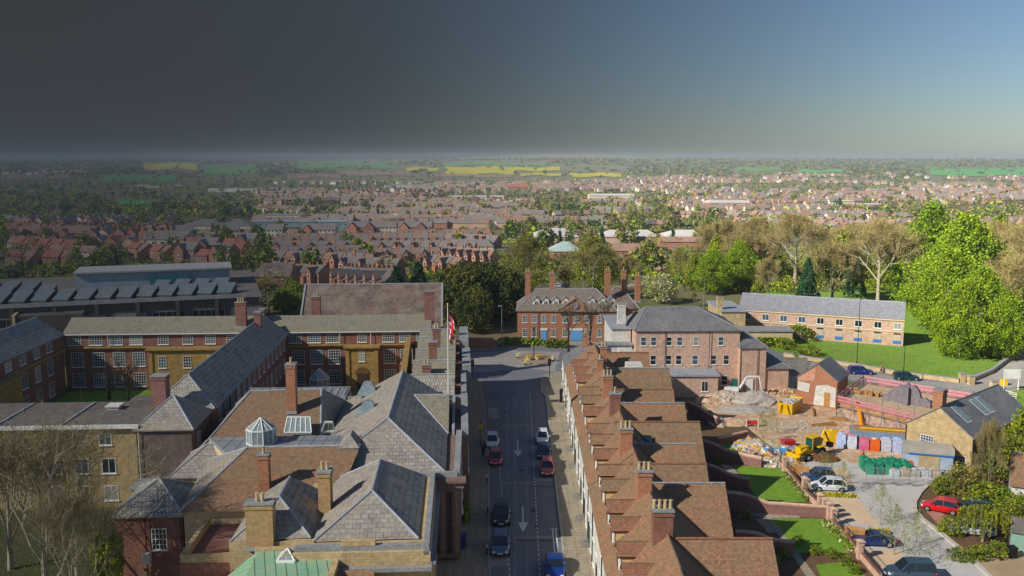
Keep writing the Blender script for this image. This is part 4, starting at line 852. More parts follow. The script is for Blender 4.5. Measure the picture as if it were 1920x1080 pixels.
# a dark brick long wall (east), pale gable facing the camera
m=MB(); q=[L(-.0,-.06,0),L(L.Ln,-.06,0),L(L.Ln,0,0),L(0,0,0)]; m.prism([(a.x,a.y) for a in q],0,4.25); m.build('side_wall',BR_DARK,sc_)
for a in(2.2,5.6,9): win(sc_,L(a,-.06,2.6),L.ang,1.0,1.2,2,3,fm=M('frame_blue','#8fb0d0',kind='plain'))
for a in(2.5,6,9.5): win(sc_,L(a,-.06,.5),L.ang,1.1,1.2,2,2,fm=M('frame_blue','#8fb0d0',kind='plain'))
ga=L.ang-math.pi/2
win(sc_,L(0,SW*.66,2.4),ga,1.7,1.1,5,3,sill=False); win(sc_,L(0,SW*.2,.2),ga,2.1,1.7,6,4)
for (a,b_) in((2,.8),(7.2,.8),(8.9,.8)):
    zz=lambda b:4.4+(7.3-4.4)/(SW/2)*b+.2
    m=MB(); m.add([L(a,1.6,zz(1.6)),L(a+1.2,1.6,zz(1.6)),L(a+1.2,3.6,zz(3.6)),L(a,3.6,zz(3.6))],[(0,1,2,3)]); m.add([L(a-.1,1.5,zz(1.5)-.05),L(a+1.3,1.5,zz(1.5)-.05),L(a+1.3,3.7,zz(3.7)-.05),L(a-.1,3.7,zz(3.7)-.05)],[(0,1,2,3)],1); m.build('roof_window',[GLASSB,WOODW],sc_)
q=L(.9,SW*.56,0); chimney(sc_,q.x,q.y,6.0,9.4,1.2,1.2,L.ang,0,BR_ORG); pipe(sc_,L(-.1,SW-.1,0),0,4.3); pipe(sc_,L(8,-.15,0),0,4.3,BLD)
# garden walls
def gwall(lab,top,h,base=0,mat=BR_OLD,th=.34,cop=True):
    pts=[P(u,v,h) for u,v in top]
    # smooth
    t=thing('garden_wall',lab,'wall',(pts[0].x,pts[0].y,0),0,'brick walls between the rear gardens')
    m=MB(); m.wall([p[:2] for p in pts],th,[hh for hh in ([h]*len(pts))]); m.build('brickwork',mat,t)
    m=MB(); m.wall([p[:2] for p in pts],th+.1,.1,h); m.build('wall_coping',BR_PINK,t)
def gwall2(lab,ends,hs,mat=BR_OLD,th=.34):
    hs=[h*.72 if h>1.5 else h*.85 for h in hs]; a=P(*ends[0]);b=P(*ends[1]); n=len(hs); t=thing('garden_wall',lab,'wall',(a.x,a.y,0),0,'brick walls between the rear gardens')
    pts=[a.lerp(b,i/(n-1))[:2] for i in range(n)]
    m=MB(); m.wall(pts,th,hs); m.build('brickwork',mat,t)
    m=MB(); k=0
    for i in range(n-1):
        p,q=pts[i],pts[i+1]; m.tube((p[0],p[1],hs[i]+.03),(q[0],q[1],hs[i+1]+.03),th/2+.05,n=6)
    m.build('wall_coping',BR_PINK,t)
sc1=[2.6,2.6,2.5,2.1,1.7,1.5,1.4,1.4,1.4]
gwall2('swept brick garden wall behind the first lawn from the site',((1312,852),(1428,877)),[2.7,2.6,2.3,1.8,1.5,1.4,1.4,1.4])
gwall2('short swept brick wall behind the long dark lawn',((1318,900),(1404,917)),[2.7,2.7,2.5,2.0,1.5,1.4,1.4])
gwall2('long swept brick wall with bright sunlit end in front of the middle lawn',((1362,957),(1560,972)),[2.8,2.8,2.6,2.1,1.6,1.4,1.4,1.4,1.4,1.4,1.5],BR_OLD)
gwall2('dark brick wall with raised hump beside the southern lawn',((1378,1034),(1489,1038)),[2.8,2.8,2.7,2.5,1.9,1.5,1.4,1.4])
gwall2('upper dark garden wall nearest the brick building',((1290,775),(1345,800)),[2.4,2.4,2.3,1.9,1.5,1.4])
gwall2('low brick wall closing the first garden on the site side',((1345,835),(1400,823)),[1.2,1.2,1.2],BR_RED)
def low(lab,line,h=.7,piers=()):
    pts=[P(u,v)[:2] for u,v in line]; t=thing('garden_wall',lab,'wall',(pts[0][0],pts[0][1],0),0,'brick walls between the rear gardens')
    m=MB(); m.wall(pts,.3,h); m.build('brickwork',BR_PINK,t); m=MB(); m.wall(pts,.36,.08,h); m.build('wall_coping',BR_RED,t)
    r_=MB()
    for (u,v) in piers:
        p=P(u,v); m=MB(); m.obox((p.x,p.y,0),.28,.28,1.75); m.obox((p.x,p.y,1.75),.36,.36,.12); m.obox((p.x,p.y,1.87),.3,.3,.14,0,0,.3); m.build('pier',BR_PINK,t)
    for a,b in zip(pts,pts[1:]):
        a=Vector(a);b=Vector(b); n=int((b-a).length/.35)
        for i in range(n): q=a.lerp(b,i/n); r_.tube((q.x,q.y,h),(q.x,q.y,h+.75),.02,n=4)
        r_.tube((a.x,a.y,h+.7),(b.x,b.y,h+.7),.03,n=4)
    r_.build('railing',DARK,t)
low('low brick wall with iron railing along the first garden by the machines',[(1400,822),(1440,852),(1470,880)],.6,[(1471,884),(1408,868)])
low('low brick front wall running down past the middle lawn to the white gate piers',[(1472,882),(1508,928),(1532,950),(1548,972)],.7,[(1508,925),(1537,957),(1546,966),(1555,974)])
low('low brick front wall of the southern gardens with one tall pier',[(1560,985),(1585,1012),(1612,1045),(1650,1090)],.7,[(1612,1048),(1562,985)])
def gate(lab,u,v,n,hh=1.5,ang=.2):
    p=P(u,v); t=thing('timber_gate',lab,'gate',p,ang); m=MB()
    for i in range(n): m.box(i*.16,0,.05,i*.16+.13,.05,hh)
    m.build('boards',WOOD,t,local=True); m=MB(); m.box(-.05,-.03,.3,n*.16,0,.4); m.box(-.05,-.03,hh-.35,n*.16,0,hh-.25); m.build('rail',WOOD,t,local=True)
gate('slatted timber gate screening the parked blue hatchback',1481,892,14,1.5,-.5); gate('slatted timber gate left of the navy sports car',1583,1012,12,1.6,-.5)
# bin, street lamps, signs -------------------------------------------------
def lamp(lab,u,v,h,arm=1.2,dx=0,m=DARK,double=False):
    p=P(u,v); t=thing('street_lamp',lab,'street lamp',p,0,'street lamps'); q=MB(); q.tube((0,0,0),(0,0,1.2),.11,n=8); q.tube((0,0,1.2),(0,0,h),.07,.05,n=8)
    q.tube((0,0,h),(arm,0,h+.12),.04,n=6); q.build('pole',m,t,local=True)
    q=MB(); q.obox((arm+.25,0,h+.02),.38,.14,.14,0,0,.7); q.build('lamp_head',COPING,t,local=True)
    if double: q=MB(); q.tube((0,0,h),(-arm,0,h+.1),.04,n=6); q.obox((-arm-.25,0,h+.02),.38,.14,.14); q.build('lamp_head',COPING,t,local=True)
    return t
lamp('tall black street lamp on the pavement behind the blue car by the grass bank',1606,689,12.6,.5); lamp('shorter black street lamp in front of the dark green car',1693,717,6.2,-1.0)
lamp('white street lamp in front of the dark evergreens by the junction',941,652,8.5,-.7,m=STEEL); lamp('pale double headed lamp behind the tan block',1556,560,8,.8,m=STEEL,double=True); lamp('pale lamp post beside the white blossom tree',1319,585,8.5,-1.2,m=STEEL)
def signpost(lab,u,v,h,wd,hh,m,base=None,nm='traffic_sign'):
    p=P(u,v); t=thing(nm,lab,'sign',p); q=MB(); q.tube((0,0,0),(0,0,h),.045,n=6); q.build('post',DARK,t,local=True); q=MB(); q.box(-wd/2,-.07,h-hh,wd/2,-.03,h); q.build('sign_plate',m,t,local=True)
def tlight(lab,u,v):
    p=P(u,v,.13); t=thing('traffic_light',lab,'traffic light',p); q=MB(); q.tube((0,0,0),(0,0,3.4),.07,n=8); q.build('post',DARK,t,local=True); q=MB(); q.box(-.2,-.15,2.5,.2,.15,3.5); q.box(-.28,.1,2.4,.28,.14,3.6); q.build('signal_head',DARK,t,local=True)
    q=MB()
    for z in(2.7,3.0,3.3): q.tube((0,-.15,z),(0,-.22,z),.09,n=8)
    q.build('lens',GLASS,t,local=True)
tlight('traffic light on the west pavement corner beside the shadow',886,712); tlight('traffic light on the east pavement corner by the island',1030,711)
p=P(901,835,.13); t=thing('bus_stop_flag','yellow round sign on a thin black post on the west pavement','sign',p); q=MB(); q.tube((0,0,0),(0,0,3.4),.045,n=6); q.build('post',DARK,t,local=True); q=MB(); q.tube((0,-.06,2.6),(0,-.02,2.6),.34,n=14); q.build('sign_plate',YEL,t,local=True)
p=P(1052,754,.13); t=thing('litter_bin','dark pillar bin on the east pavement by the white houses','bin',p); q=MB(); q.box(-.22,-.22,0,.22,.22,2.0); q.box(-.26,-.26,2.0,.26,.26,2.1); q.build('body',DARK,t,local=True)
p=P(867,1025,.13); t=thing('bin','blue bin standing by the stone wall on the west pavement','bin',p); q=MB(); q.obox((0,0,0),.35,.4,1.15,0,0,1.05); q.build('body',M('bin_blue','#1f3f70',kind='plain'),t,local=True); q=MB(); q.obox((0,0,1.15),.4,.45,.12); q.build('lid',M('bin_blue2','#284c84',kind='plain'),t,local=True)
p=A(-.6,-19,0); t=thing('blue_canopy','blue glazed entrance canopy at the foot of the stone wall','canopy',p,RZ); q=MB(); q.box(-1.3,-1.6,0,1.3,1.6,2.6); q.build('frame',M('canopy_blue','#1d4f86',kind='plain'),t,local=True); q=MB(); q.box(-1.15,-1.4,2.6,1.15,1.4,2.66); q.build('glazing',M('canopy_glass','#14395c',kind='plain',rough=.2),t,local=True)
# traffic island
m=MB(); c0=P(1005,673,.0)
isl=[(c0.x+3.6*math.cos(a),c0.y+4.8*math.sin(a)) for a in [i*math.pi/10 for i in range(20)]]
m.prism(isl,0,.16); o=struct('traffic_island',m,M('island_slab','#a08c78','#8f7c6a',scale=.6))
for (u,v,lab) in((970,671,'west yellow bollard on the island'),(985,683,'near yellow bollard on the island'),(1036,676,'east yellow bollard on the island')):
    p=P(u,v,.16); t=thing('keep_left_bollard',lab,'bollard',p,0,'bollards on the island'); q=MB(); q.obox((0,0,0),.22,.16,.95,0,0,.85); q.build('body',M('bollard_yellow','#c8b030','#d8d0a0',scale=4),t,local=True)
    q=MB(); q.obox((0,0,.0),.28,.22,.18); q.build('plinth',DARK,t,local=True)
for (u,v,lab) in((992,675,'stone planter of yellow flowers left of the island lamp'),(1008,674,'stone planter of yellow flowers right of the island lamp')):
    p=P(u,v,.16); t=thing('planter',lab,'planter',p,0,'flower planters on the island'); q=MB(); q.tube((0,0,0),(0,0,.55),.45,.6,12); q.build('bowl',CREAM,t,local=True)
    q=MB()
    for i in range(40): a=rr.uniform(0,6.3);r0=rr.uniform(0,.6); q.obox((r0*math.cos(a),r0*math.sin(a),.5+rr.uniform(0,.3)),.08,.08,.12,a)
    q.build('flowers',M('daffodil','#e0b810','#b0a020',scale=9),t,local=True)
p=P(1001,673,.16); t=thing('signpost','black lamp and finger post in the middle of the island','signpost',p); q=MB(); q.tube((0,0,0),(0,0,5.5),.09,n=8); q.build('post',DARK,t,local=True); q=MB(); q.tube((0,0,5.5),(0,0,6.1),.16,.24,8); q.build('lamp_head',DARK,t,local=True); q=MB(); q.box(-3.4,-.05,2.2,-.6,.05,2.9);q.build('finger_board',DARK,t,local=True)
# boundary walls near the junction
def bwall(lab,line,h,mat,th=.35):
    pts=[P(u,v)[:2] for u,v in line]; t=thing('boundary_wall',lab,'wall',(pts[0][0],pts[0][1],0)); m=MB(); m.wall(pts,th,h); m.build('brickwork',mat,t); m=MB(); m.wall(pts,th+.1,.12,h); m.build('wall_coping',COPING,t)
bwall('orange brick wall at the junction left of the white lamp',[(868,652),(926,653)],2.0,BR_ORG)
bwall('low stone wall along the foot of the grass bank by the park road',[(1470,668),(1540,680),(1600,688),(1680,703),(1798,718)],.7,STONE_B)
for(u,v,lab) in((1803,717,'left stone gate pier at the park entrance'),(1820,721,'right stone gate pier at the park entrance'),(1862,731,'grey stone gate pier across the road from the bank')):
    p=P(u,v); t=thing('gate_pier',lab,'gate pier',p); q=MB(); q.obox((0,0,0),.45,.45,1.5); q.build('shaft',STONE_B,t,local=True); q=MB(); q.obox((0,0,1.5),.55,.55,.18); q.build('cap_stone',COPING,t,local=True)
bwall('stone wall beside the park lane',[(1820,716),(1858,700),(1900,668),(1925,655)],.6,STONE_B,.5)
p=P(1895,712+20); t=thing('notice_board','blank white notice board on two posts by the park road','sign',p); q=MB(); q.tube((-1.2,0,0),(-1.2,0,3.2),.09,n=6); q.tube((1.2,0,0),(1.2,0,3.2),.09,n=6); q.build('post',WHITE,t,local=True); q=MB(); q.box(-1.4,-.12,2.0,1.4,-.05,3.6); q.build('board',WHITE,t,local=True)
m=MB(); m.prism(XY([(1862,745),(1925,725),(2000,740),(2000,800),(1870,762)]),-.02,.03); struct('verge_grass',m,GRASS_B)
t=thing('yellow_grit_bin','small yellow grit bin behind the white rail by the notice board','bin',P(1882,722)); q=MB(); q.obox((0,0,0),.5,.4,.8,0,0,.85); q.build('body',YEL,t,local=True); q=MB(); q.obox((0,0,.8),.5,.4,.15); q.build('lid',YEL,t,local=True)
t=thing('white_rail_fence','low white rail fence in front of the notice board','fence',P(1868,742)); q=MB(); a=P(1872,738);b=P(1905,748)
for z in(.3,.6,.9): q.tube((a.x,a.y,z),(b.x,b.y,z),.05,n=4)
for i in range(4): c=a.lerp(b,i/3); q.tube((c.x,c.y,0),(c.x,c.y,1),.06,n=4)
q.build('rails',WHITE,t)
m=MB()
for i in range(7):
    a=P(1464+i*1.2,705-i*4.2);  m.box(a.x,a.y-.2,0,a.x+4.2,a.y+.2,.12+i*.14)
o=m.build('stone_steps',CONC); tag(o,'flight of stone steps beside the brick outbuilding','steps')
# hedges
def hedge(lab,line,h,wd,mats,n=500,sz=.35,nm='hedge'):
    pts=[P(u,v) for u,v in line]; r=random.Random(int(pts[0].x*10)&255); t=thing(nm,lab,'hedge',pts[0]); q=MB()
    for i in range(n):
        k=r.random()*(len(pts)-1); a=pts[int(k)].lerp(pts[int(k)+1],k-int(k)); side=r.choice((0,1,2))
        c=Vector((a.x+r.uniform(-wd,wd)/2,a.y+r.uniform(-wd,wd)/2,h*r.uniform(.1,1)))
        nrm=Vector((r.gauss(0,1),r.gauss(0,1),r.gauss(.4,1))).normalized(); x=nrm.orthogonal().normalized()*sz; y=nrm.cross(x)
        q.add([c-x-y*.6,c+x-y*.6,c+x+y*.6,c-x+y*.6],[(0,1,2,3)],r.randrange(len(mats)))
    c=MB(); c.wall([p[:2] for p in pts],wd*.7,h*.8); 
    q.build('foliage',mats,t); c.build('inner_growth',mats[0],t)
hedge('clipped green hedge in front of the mansion left of its blue door',[(940,647),(1010,649)],1.5,1.4,[LF_MID,LF_YEL],700)
hedge('clipped olive hedge in front of the mansion right of its blue door',[(1026,651),(1060,652)],1.5,1.4,[LF_OLIVE,LF_MID],500)
hedge('dark clipped hedge under the bank beside the steps',[(1420,650),(1462,650)],2.0,2.5,[LF_YEL,LF_MID],800)
hedge('planting strip with yellow flowers in front of the white hatchback',[(1530,930),(1602,933)],.45,.6,[LF_YEL,YEL],260,.14,'flower_bed')
hedge('planting strip in front of the navy sports car',[(1625,1000),(1665,1002)],.5,.6,[LF_YEL,YEL],200,.14,'flower_bed')
hedge('shrub border along the front of the middle lawn',[(1470,890),(1512,940)],.6,.6,[LF_MID,LF_WHITE,SOIL],300,.13,'flower_bed')
hedge('shrub border along the front of the southern lawn',[(1548,985),(1600,1035)],.7,.8,[LF_MID,LF_YEL,LF_WHITE],380,.14,'flower_bed')
hedge('bushes in tubs against the stone wall on the west pavement',[(876,905),(876,925)],1.1,.5,[LF_YEL,LF_MID],160,.14,'planted_tub')
hedge('clipped bushes in a long tub on the west pavement beside the black car',[(875,955),(875,985)],1.2,.5,[LF_YEL,LF_MID],260,.14,'planted_tub')
# ================================================================== VEHICLES
def paint(n,c): return M('paint_'+n,c,kind='plain',rough=.28,spec=.5,coat=.6)
CARV={}
def loft(mb,st,mat=0,cap=True):
    n=len(st[0]); vs=[p for s in st for p in s]; fs=[]
    for i in range(len(st)-1):
        for j in range(n): k=(j+1)%n; fs.append((i*n+j,i*n+k,(i+1)*n+k,(i+1)*n+j))
    if cap: fs+=[tuple(range(n))[::-1],tuple((len(st)-1)*n+j for j in range(n))]
    mb.add(vs,[f[::-1] for f in fs],mat)
def car(lab,pos,rz,col,kind='hatch',group=None,plate='front',s=1,parts=True):
    t=thing('parked_car',lab,'car',pos,rz,group or 'parked cars'); key=kind
    if key not in CARV:
        Lh={'hatch':2.0,'estate':2.25,'suv':2.2,'sports':2.1}[kind]; tall={'hatch':1.48,'estate':1.46,'suv':1.78,'sports':1.3}[kind]; W_=.88 if kind!='suv' else .93
        belt=.86 if kind!='suv' else 1.02
        st=[]
        for x,zt,w_,zb in((-Lh,.62,.62,.35),(-Lh+.1,belt-.02,.8,.28),(-Lh+.5,belt+.04,.95,.25),(-Lh*.3,belt+.03,1,.22),(Lh*.25,belt+.01,1,.22),(Lh*.5,belt-.03,.98,.22),(Lh*.78,belt-.12,.93,.24),(Lh-.12,belt-.26,.8,.26),(Lh,belt-.42,.6,.32)):
            w=w_*W_; zm=(zb+zt)/2+.05; st.append([(x,-w*.9,zb),(x,w*.9,zb),(x,w,zm),(x,w*.97,zt-.1),(x,w*.86,zt),(x,-w*.86,zt),(x,-w*.97,zt-.1),(x,-w,zm)])
        body=MB(); loft(body,st)
        if kind=='hatch': cs=((-Lh+.15,belt-.02,0),(-Lh+.55,tall-.06,1),(-.3,tall,1),(.35,tall-.04,1),(Lh*.52,belt-.05,0))
        elif kind=='estate': cs=((-Lh+.1,belt-.02,0),(-Lh+.45,tall-.03,1),(-.3,tall,1),(.3,tall-.04,1),(Lh*.48,belt-.05,0))
        elif kind=='suv': cs=((-Lh+.05,belt-.02,0),(-Lh+.3,tall-.06,1),(-.3,tall,1),(.4,tall-.05,1),(Lh*.5,belt-.03,0))
        else: cs=((-Lh+.35,belt,0),(-Lh*.35,tall-.05,1),(-.2,tall,1),(.2,tall-.03,1),(Lh*.45,belt-.04,0))
        gl=MB(); S=[]
        for x,z,k in cs:
            wt=W_*(.68 if k else .84); wb=W_*.9
            S.append([(x,-wb,belt-.03 if k else z-.02),(x,wb,belt-.03 if k else z-.02),(x,wt,z),(x,-wt,z)])
        loft(gl,S)
        rf=MB(); xs=[c for c in cs if c[2]]
        RS=[[(x,-W_*.7,z-.02),(x,W_*.7,z-.02),(x,W_*.66,z+.035),(x,-W_*.66,z+.035)] for x,z,k in xs]; loft(rf,RS)
        for sg in(-1,1):
            for (x0,z0,k0),(x1,z1,k1) in((cs[0],cs[1]),(cs[-1],cs[-2])): rf.tube((x0,sg*W_*.86,z0),(x1,sg*W_*.69,z1),.05,n=4)
            rf.tube((-.25,sg*W_*.9,belt),(-.3,sg*W_*.69,tall-.01),.05,n=4)
        wh=MB(); wh.tube((0,-.1,0),(0,.1,0),.32,n=14); rm=MB(); rm.tube((0,-.115,0),(0,.115,0),.2,n=10)
        lt=MB(); lt.obox((0,0,0),.09,.17,.14,0,0,.8); pl=MB(); pl.box(-.01,-.26,0,.02,.26,.12); mi=MB(); mi.obox((0,0,0),.07,.12,.14)
        bp=MB(); bp.box(Lh-.16,-W_*.6,.3,Lh+.02,W_*.6,.46)
        CARV[key]=(Lh,W_,belt,{k:v.mesh(k,smooth=False) for k,v in dict(body=body,glasshouse=gl,roof=rf,tyre=wh,rim=rm,headlight=lt,number_plate=pl,mirror=mi,grille=bp).items()})
    Lh,W_,belt,ms=CARV[key]
    def part(n,me,mt,loc=(0,0,0),par=None):
        o=bpy.data.objects.new(n,me); COL.objects.link(o); o.parent=par or t; o.location=loc
        if not me.materials: me.materials.append(mt)
        o.material_slots[0].link='OBJECT'; o.material_slots[0].material=mt; return o
    part('body',ms['body'],col); part('glasshouse',ms['glasshouse'],GLASS); part('roof',ms['roof'],col)
    for x in(-Lh*.62,Lh*.64):
        for y in(-W_+.09,W_-.09): o=part('wheel',ms['tyre'],BLACKR,(x,y,.32)); part('rim',ms['rim'],STEEL,(0,0,0),o)
    for y in(-W_*.66,W_*.66): part('headlight',ms['headlight'],WOODW,(Lh-.16,y,belt-.37)); part('tail_light',ms['headlight'],RED,(-Lh+.1,y,belt-.26)); part('mirror',ms['mirror'],col,(Lh*.3,y*1.58,belt-.02))
    part('grille',ms['grille'],DARK); part('number_plate',ms['number_plate'],WHITE,(Lh+.02,0,.42))
    t.scale=(s,s,s); return t
DN=-math.pi/2
c_=lambda u,v,z=.02:P(u,v,z)
car('white hatchback at the back of the west parking row, nose towards the camera',c_(923,834),DN+.02,paint('white','#dcdfe2'))
car('magenta red hatchback right behind the white car on the west side',c_(929,866),DN+.02,paint('magenta','#b0123c'))
car('black people carrier third in the west parking row',c_(940,975),DN,paint('black','#101318'),'suv')
car('blue grey hatchback nearest the camera on the west side of the street',c_(938,1030),DN,paint('bluegrey','#4c6684'),'hatch',s=1.05)
car('white hatchback furthest along the east kerb',c_(1017,827),DN-.03,paint('white','#dcdfe2'))
car('dark blue hatchback between the white and the salmon car on the east side',c_(1020,854),DN-.03,paint('navy','#12284a'))
car('salmon red saloon behind the dark blue car on the east kerb',c_(1026,884),DN-.03,paint('salmon','#b05048'),'estate')
car('bright blue convertible topped car nearest the camera on the east kerb',c_(1041,1072),DN-.05,paint('blue','#15357e'),'sports',s=1.08)
car('white hatchback side on behind the planting strip in the close',c_(1554,918),math.pi-.12,paint('white','#dcdfe2'),'hatch')
car('blue hatchback behind the white one in the close',c_(1535,900),math.pi-.12,paint('midblue','#1b3f74'),'hatch')
car('navy sports car on the buff paved bay behind the timber gate',c_(1637,1020),math.pi-.1,paint('navy2','#102a66'),'sports')
car('dark estate car at the bottom edge of the close',c_(1705,1084),math.pi-.05,paint('slate','#33485a'),'suv')
car('bright red hatchback parked under the yellow shrubs across the close',c_(1764,958),math.pi-.55,paint('red','#c80f16'),'hatch')
car('silver car half hidden under the weeping willow',c_(1822,1000),math.pi-.3,paint('silver','#b9bec4'),'estate')
car('dark green car behind the red one under the shrubs',c_(1826,958),math.pi-.6,paint('darkgreen','#26403c'),'estate')
car('royal blue estate car on the park road behind the outbuilding',c_(1614,701),-.12+0,paint('royal','#16267a'),'estate')
car('dark green saloon on the park road right of the walker',c_(1699,712),-.2,paint('bottle','#0d3a3c'),'estate')
for i,(u,v,c,l) in enumerate(((1048,538,'#d0d2d4','white car in the car park behind the mansion'),(1270,512,'#c4c8cc','white car on the lane beyond the blossom tree'),(1240,512,'#2c3c60','blue car on the lane beyond the blossom tree'),(1060,540,'#3a5580','blue car in the car park behind the mansion'))):
    p=T(u,v); car(l,p,.1,paint('far%d'%i,c),'hatch')
# ================================================================== PEOPLE
def person(lab,u,v,rz,top,legs,hair='#2c2018',h=1.72,stride=.25,z=.13):
    p=P(u,v,z); t=thing('person',lab,'person',p,rz)
    bm=bmesh.new(); J={'pel':(0,0,.95),'che':(0,.0,1.3),'nk':(0,0,1.48),'hd':(0,.01,1.6),'ht':(0,.0,1.72),
      'hl':(-.1,0,.9),'kl':(-.11,-stride*.6,.5),'fl':(-.11,-stride*.6,.08),'tl':(-.11,-stride*.6-.16,.04),'hr':(.1,0,.9),'kr':(.11,stride*.3,.5),'fr':(.11,stride,.1),'tr':(.11,stride-.15,.04),
      'sl':(-.2,0,1.42),'el':(-.26,.08,1.14),'wl':(-.25,-.06,.9),'gl':(-.25,-.1,.82),'sr':(.2,0,1.42),'er':(.26,-.02,1.14),'wr':(.25,-.14,.92),'gr':(.25,-.19,.85)}
    E_=[('pel','che'),('che','nk'),('nk','hd'),('hd','ht'),('pel','hl'),('hl','kl'),('kl','fl'),('fl','tl'),('pel','hr'),('hr','kr'),('kr','fr'),('fr','tr'),('che','sl'),('sl','el'),('el','wl'),('wl','gl'),('che','sr'),('sr','er'),('er','wr'),('wr','gr')]
    rd={'pel':.14,'che':.15,'nk':.06,'hd':.1,'ht':.07,'h':.1,'k':.065,'f':.045,'t':.04,'s':.065,'e':.045,'w':.035,'g':.04}
    me=bpy.data.meshes.new('body'); ks=list(J); me.from_pydata([J[k] for k in ks],[(ks.index(a),ks.index(b)) for a,b in E_],[])
    o=bpy.data.objects.new('body',me); COL.objects.link(o); o.parent=t
    me.materials.append(M('cloth_'+top[1:],top,kind='plain')); 
    sk=o.modifiers.new('skin','SKIN'); 
    for i,k in enumerate(ks):
        r_=rd.get(k) or rd[k[0]]; me.skin_vertices[0].data[i].radius=(r_,r_)
        me.skin_vertices[0].data[i].use_root=(k=='pel')
    o.modifiers.new('sub','SUBSURF').levels=1
    q=MB(); 
    q.tube((-.1,0,.93),(-.11,-stride*.6,.5),.125,.09,8); q.tube((-.11,-stride*.6,.5),(-.11,-stride*.6,.1),.09,.07,8); q.tube((.1,0,.93),(.11,stride*.3,.5),.125,.09,8); q.tube((.11,stride*.3,.5),(.11,stride,.12),.09,.07,8); q.build('trousers',M('cloth_'+legs[1:],legs,kind='plain'),t,local=True)
    bmh=bmesh.new(); bmesh.ops.create_icosphere(bmh,subdivisions=2,radius=.115); mh=bpy.data.meshes.new('head'); bmh.to_mesh(mh); bmh.free()
    for v_ in mh.vertices: v_.co.z*=1.2
    hh=bpy.data.objects.new('head',mh); COL.objects.link(hh); hh.parent=t; hh.location=(0,-.01,1.62); mh.materials.append(SKIN)
    q=MB(); q.tube((0,.03,1.6),(0,.02,1.78),.125,.08,8); q.build('hair',M('hair'+hair[1:],hair,kind='plain'),t,local=True)
    bm.free(); return t
person('walker in a pink top carrying a bag on the park road between the two cars',1652,700,1.2,'#c07a80','#2c2c34',z=.02)
person('pedestrian in dark clothes on the west kerb beside the white car',906,856,math.pi,'#1e2126','#16181c')
person('person in a pale top in the small group by the junction wall',935,653,.4,'#b09a94','#30303a')
person('person in a pink jacket in the small group by the junction wall',941,654,-.4,'#a85c70','#2a2a30')
person('person in dark clothes sitting apart from the group by the junction wall',948,653,1.5,'#24262c','#202228')
person('site worker in orange beside the timber pile',1617,870,.5,'#d8601c','#2f3b58',z=.02)
# short posts along the west kerb
for u,v,l in((913,905,'short white topped kerb post behind the black people carrier'),(914.5,962,'short white topped kerb post beside the black people carrier'),(912.5,1040,'short white topped kerb post beside the blue grey hatchback')):
    t=thing('kerb_post',l,'post',P(u,v,.13),0,'kerb posts'); q=MB(); q.tube((0,0,0),(0,0,.75),.07,n=8); q.build('shaft',DARK,t,local=True); q=MB(); q.tube((0,0,.75),(0,0,1.0),.09,.07,n=8); q.build('cap',WHITE,t,local=True)
# ================================================================== SITE
rr=random.Random(11)
def rubble(name,lab,cat,u,v,rx,ry,h,m,n=160,sz=.4,seed=1,kind=None,rz=0):
    r=random.Random(seed); p=P(u,v); t=MB(); N=14
    rings=[(1,0),(.8,.3),(.55,.62),(.28,.9),(0,1.0)]
    vs=[]
    for k,(q,z) in enumerate(rings[:-1]):
        for i in range(N):
            a=2*math.pi*i/N; j=1+r.uniform(-.14,.14); x=rx*q*j*math.cos(a);y=ry*q*j*math.sin(a); vs.append((p.x+x*math.cos(rz)-y*math.sin(rz),p.y+x*math.sin(rz)+y*math.cos(rz),h*z*(1+r.uniform(-.15,.15))))
    vs.append((p.x,p.y,h)); fs=[(k*N+i,k*N+(i+1)%N,(k+1)*N+(i+1)%N,(k+1)*N+i) for k in range(3) for i in range(N)]+[(3*N+i,3*N+(i+1)%N,4*N) for i in range(N)]
    t.add(vs,fs)
    for i in range(n):
        q=math.sqrt(r.random())*.95; a=r.uniform(0,6.28); z=h*max(0,(1-q))*.95; s=sz*r.uniform(.3,1); x=rx*q*math.cos(a);y=ry*q*math.sin(a)
        t.obox((p.x+x*math.cos(rz)-y*math.sin(rz),p.y+x*math.sin(rz)+y*math.cos(rz),z),s*r.uniform(.3,1),s*.4,s*.5,r.uniform(0,3),r.randrange(len(m)) if len(m)>1 else 0,.7)
    o=t.build(name,m); return tag(o,lab,cat,None,kind)
GRAV=M('rubble_pale','#b3aaa0','#988e84',scale=2); STN=M('rubble_stone','#c4b49c','#a8947c',scale=2)
rubble('gravel_heap','grey gravel heap between the white digger and the brick building','heap',1418,752,4.2,3.2,1.6,[GRAV],120,.25,1)
rubble('gravel_heap','flat grey gravel spread in the middle of the site','heap',1400,768,4.5,2.6,.7,[GRAV],60,.2,2)
rubble('stone_heap','heap of broken stone slabs left of the white digger','heap',1362,745,4.5,2.4,1.1,[STN,GRAV],180,.7,3)
rubble('soil_heap','brown spoil ridge in front of the brick building','heap',1335,756,3.6,1.4,.9,[DIRT,SOIL],60,.3,4)
rubble('soil_heap','orange soil heap left of the yellow skip','heap',1452,752,3.5,2.5,.9,[DIRT],40,.3,5)
rubble('stone_heap','pale stone pile along the wall of the upper gardens','heap',1343,790,1.6,3.0,1.0,[STN,BR_PINK],120,.5,6)
rubble('soil_heap','orange earth pile behind the garden walls','heap',1372,792,3.2,2.0,.6,[DIRT],40,.3,7)
rubble('brick_heap','heap of reclaimed bricks and planks under the scaffold','heap',1610,815,4.2,2.6,1.3,[BR_PINK,STN,WOOD],200,.6,8)
rubble('builders_clutter','clutter of bricks, bags and buckets at the yard corner','builders materials',1432,838,4.4,3.4,1.0,[STN,BR_PINK,WHITE,M('bag_blue','#5f7fb0',kind='plain'),YEL],260,.55,9)
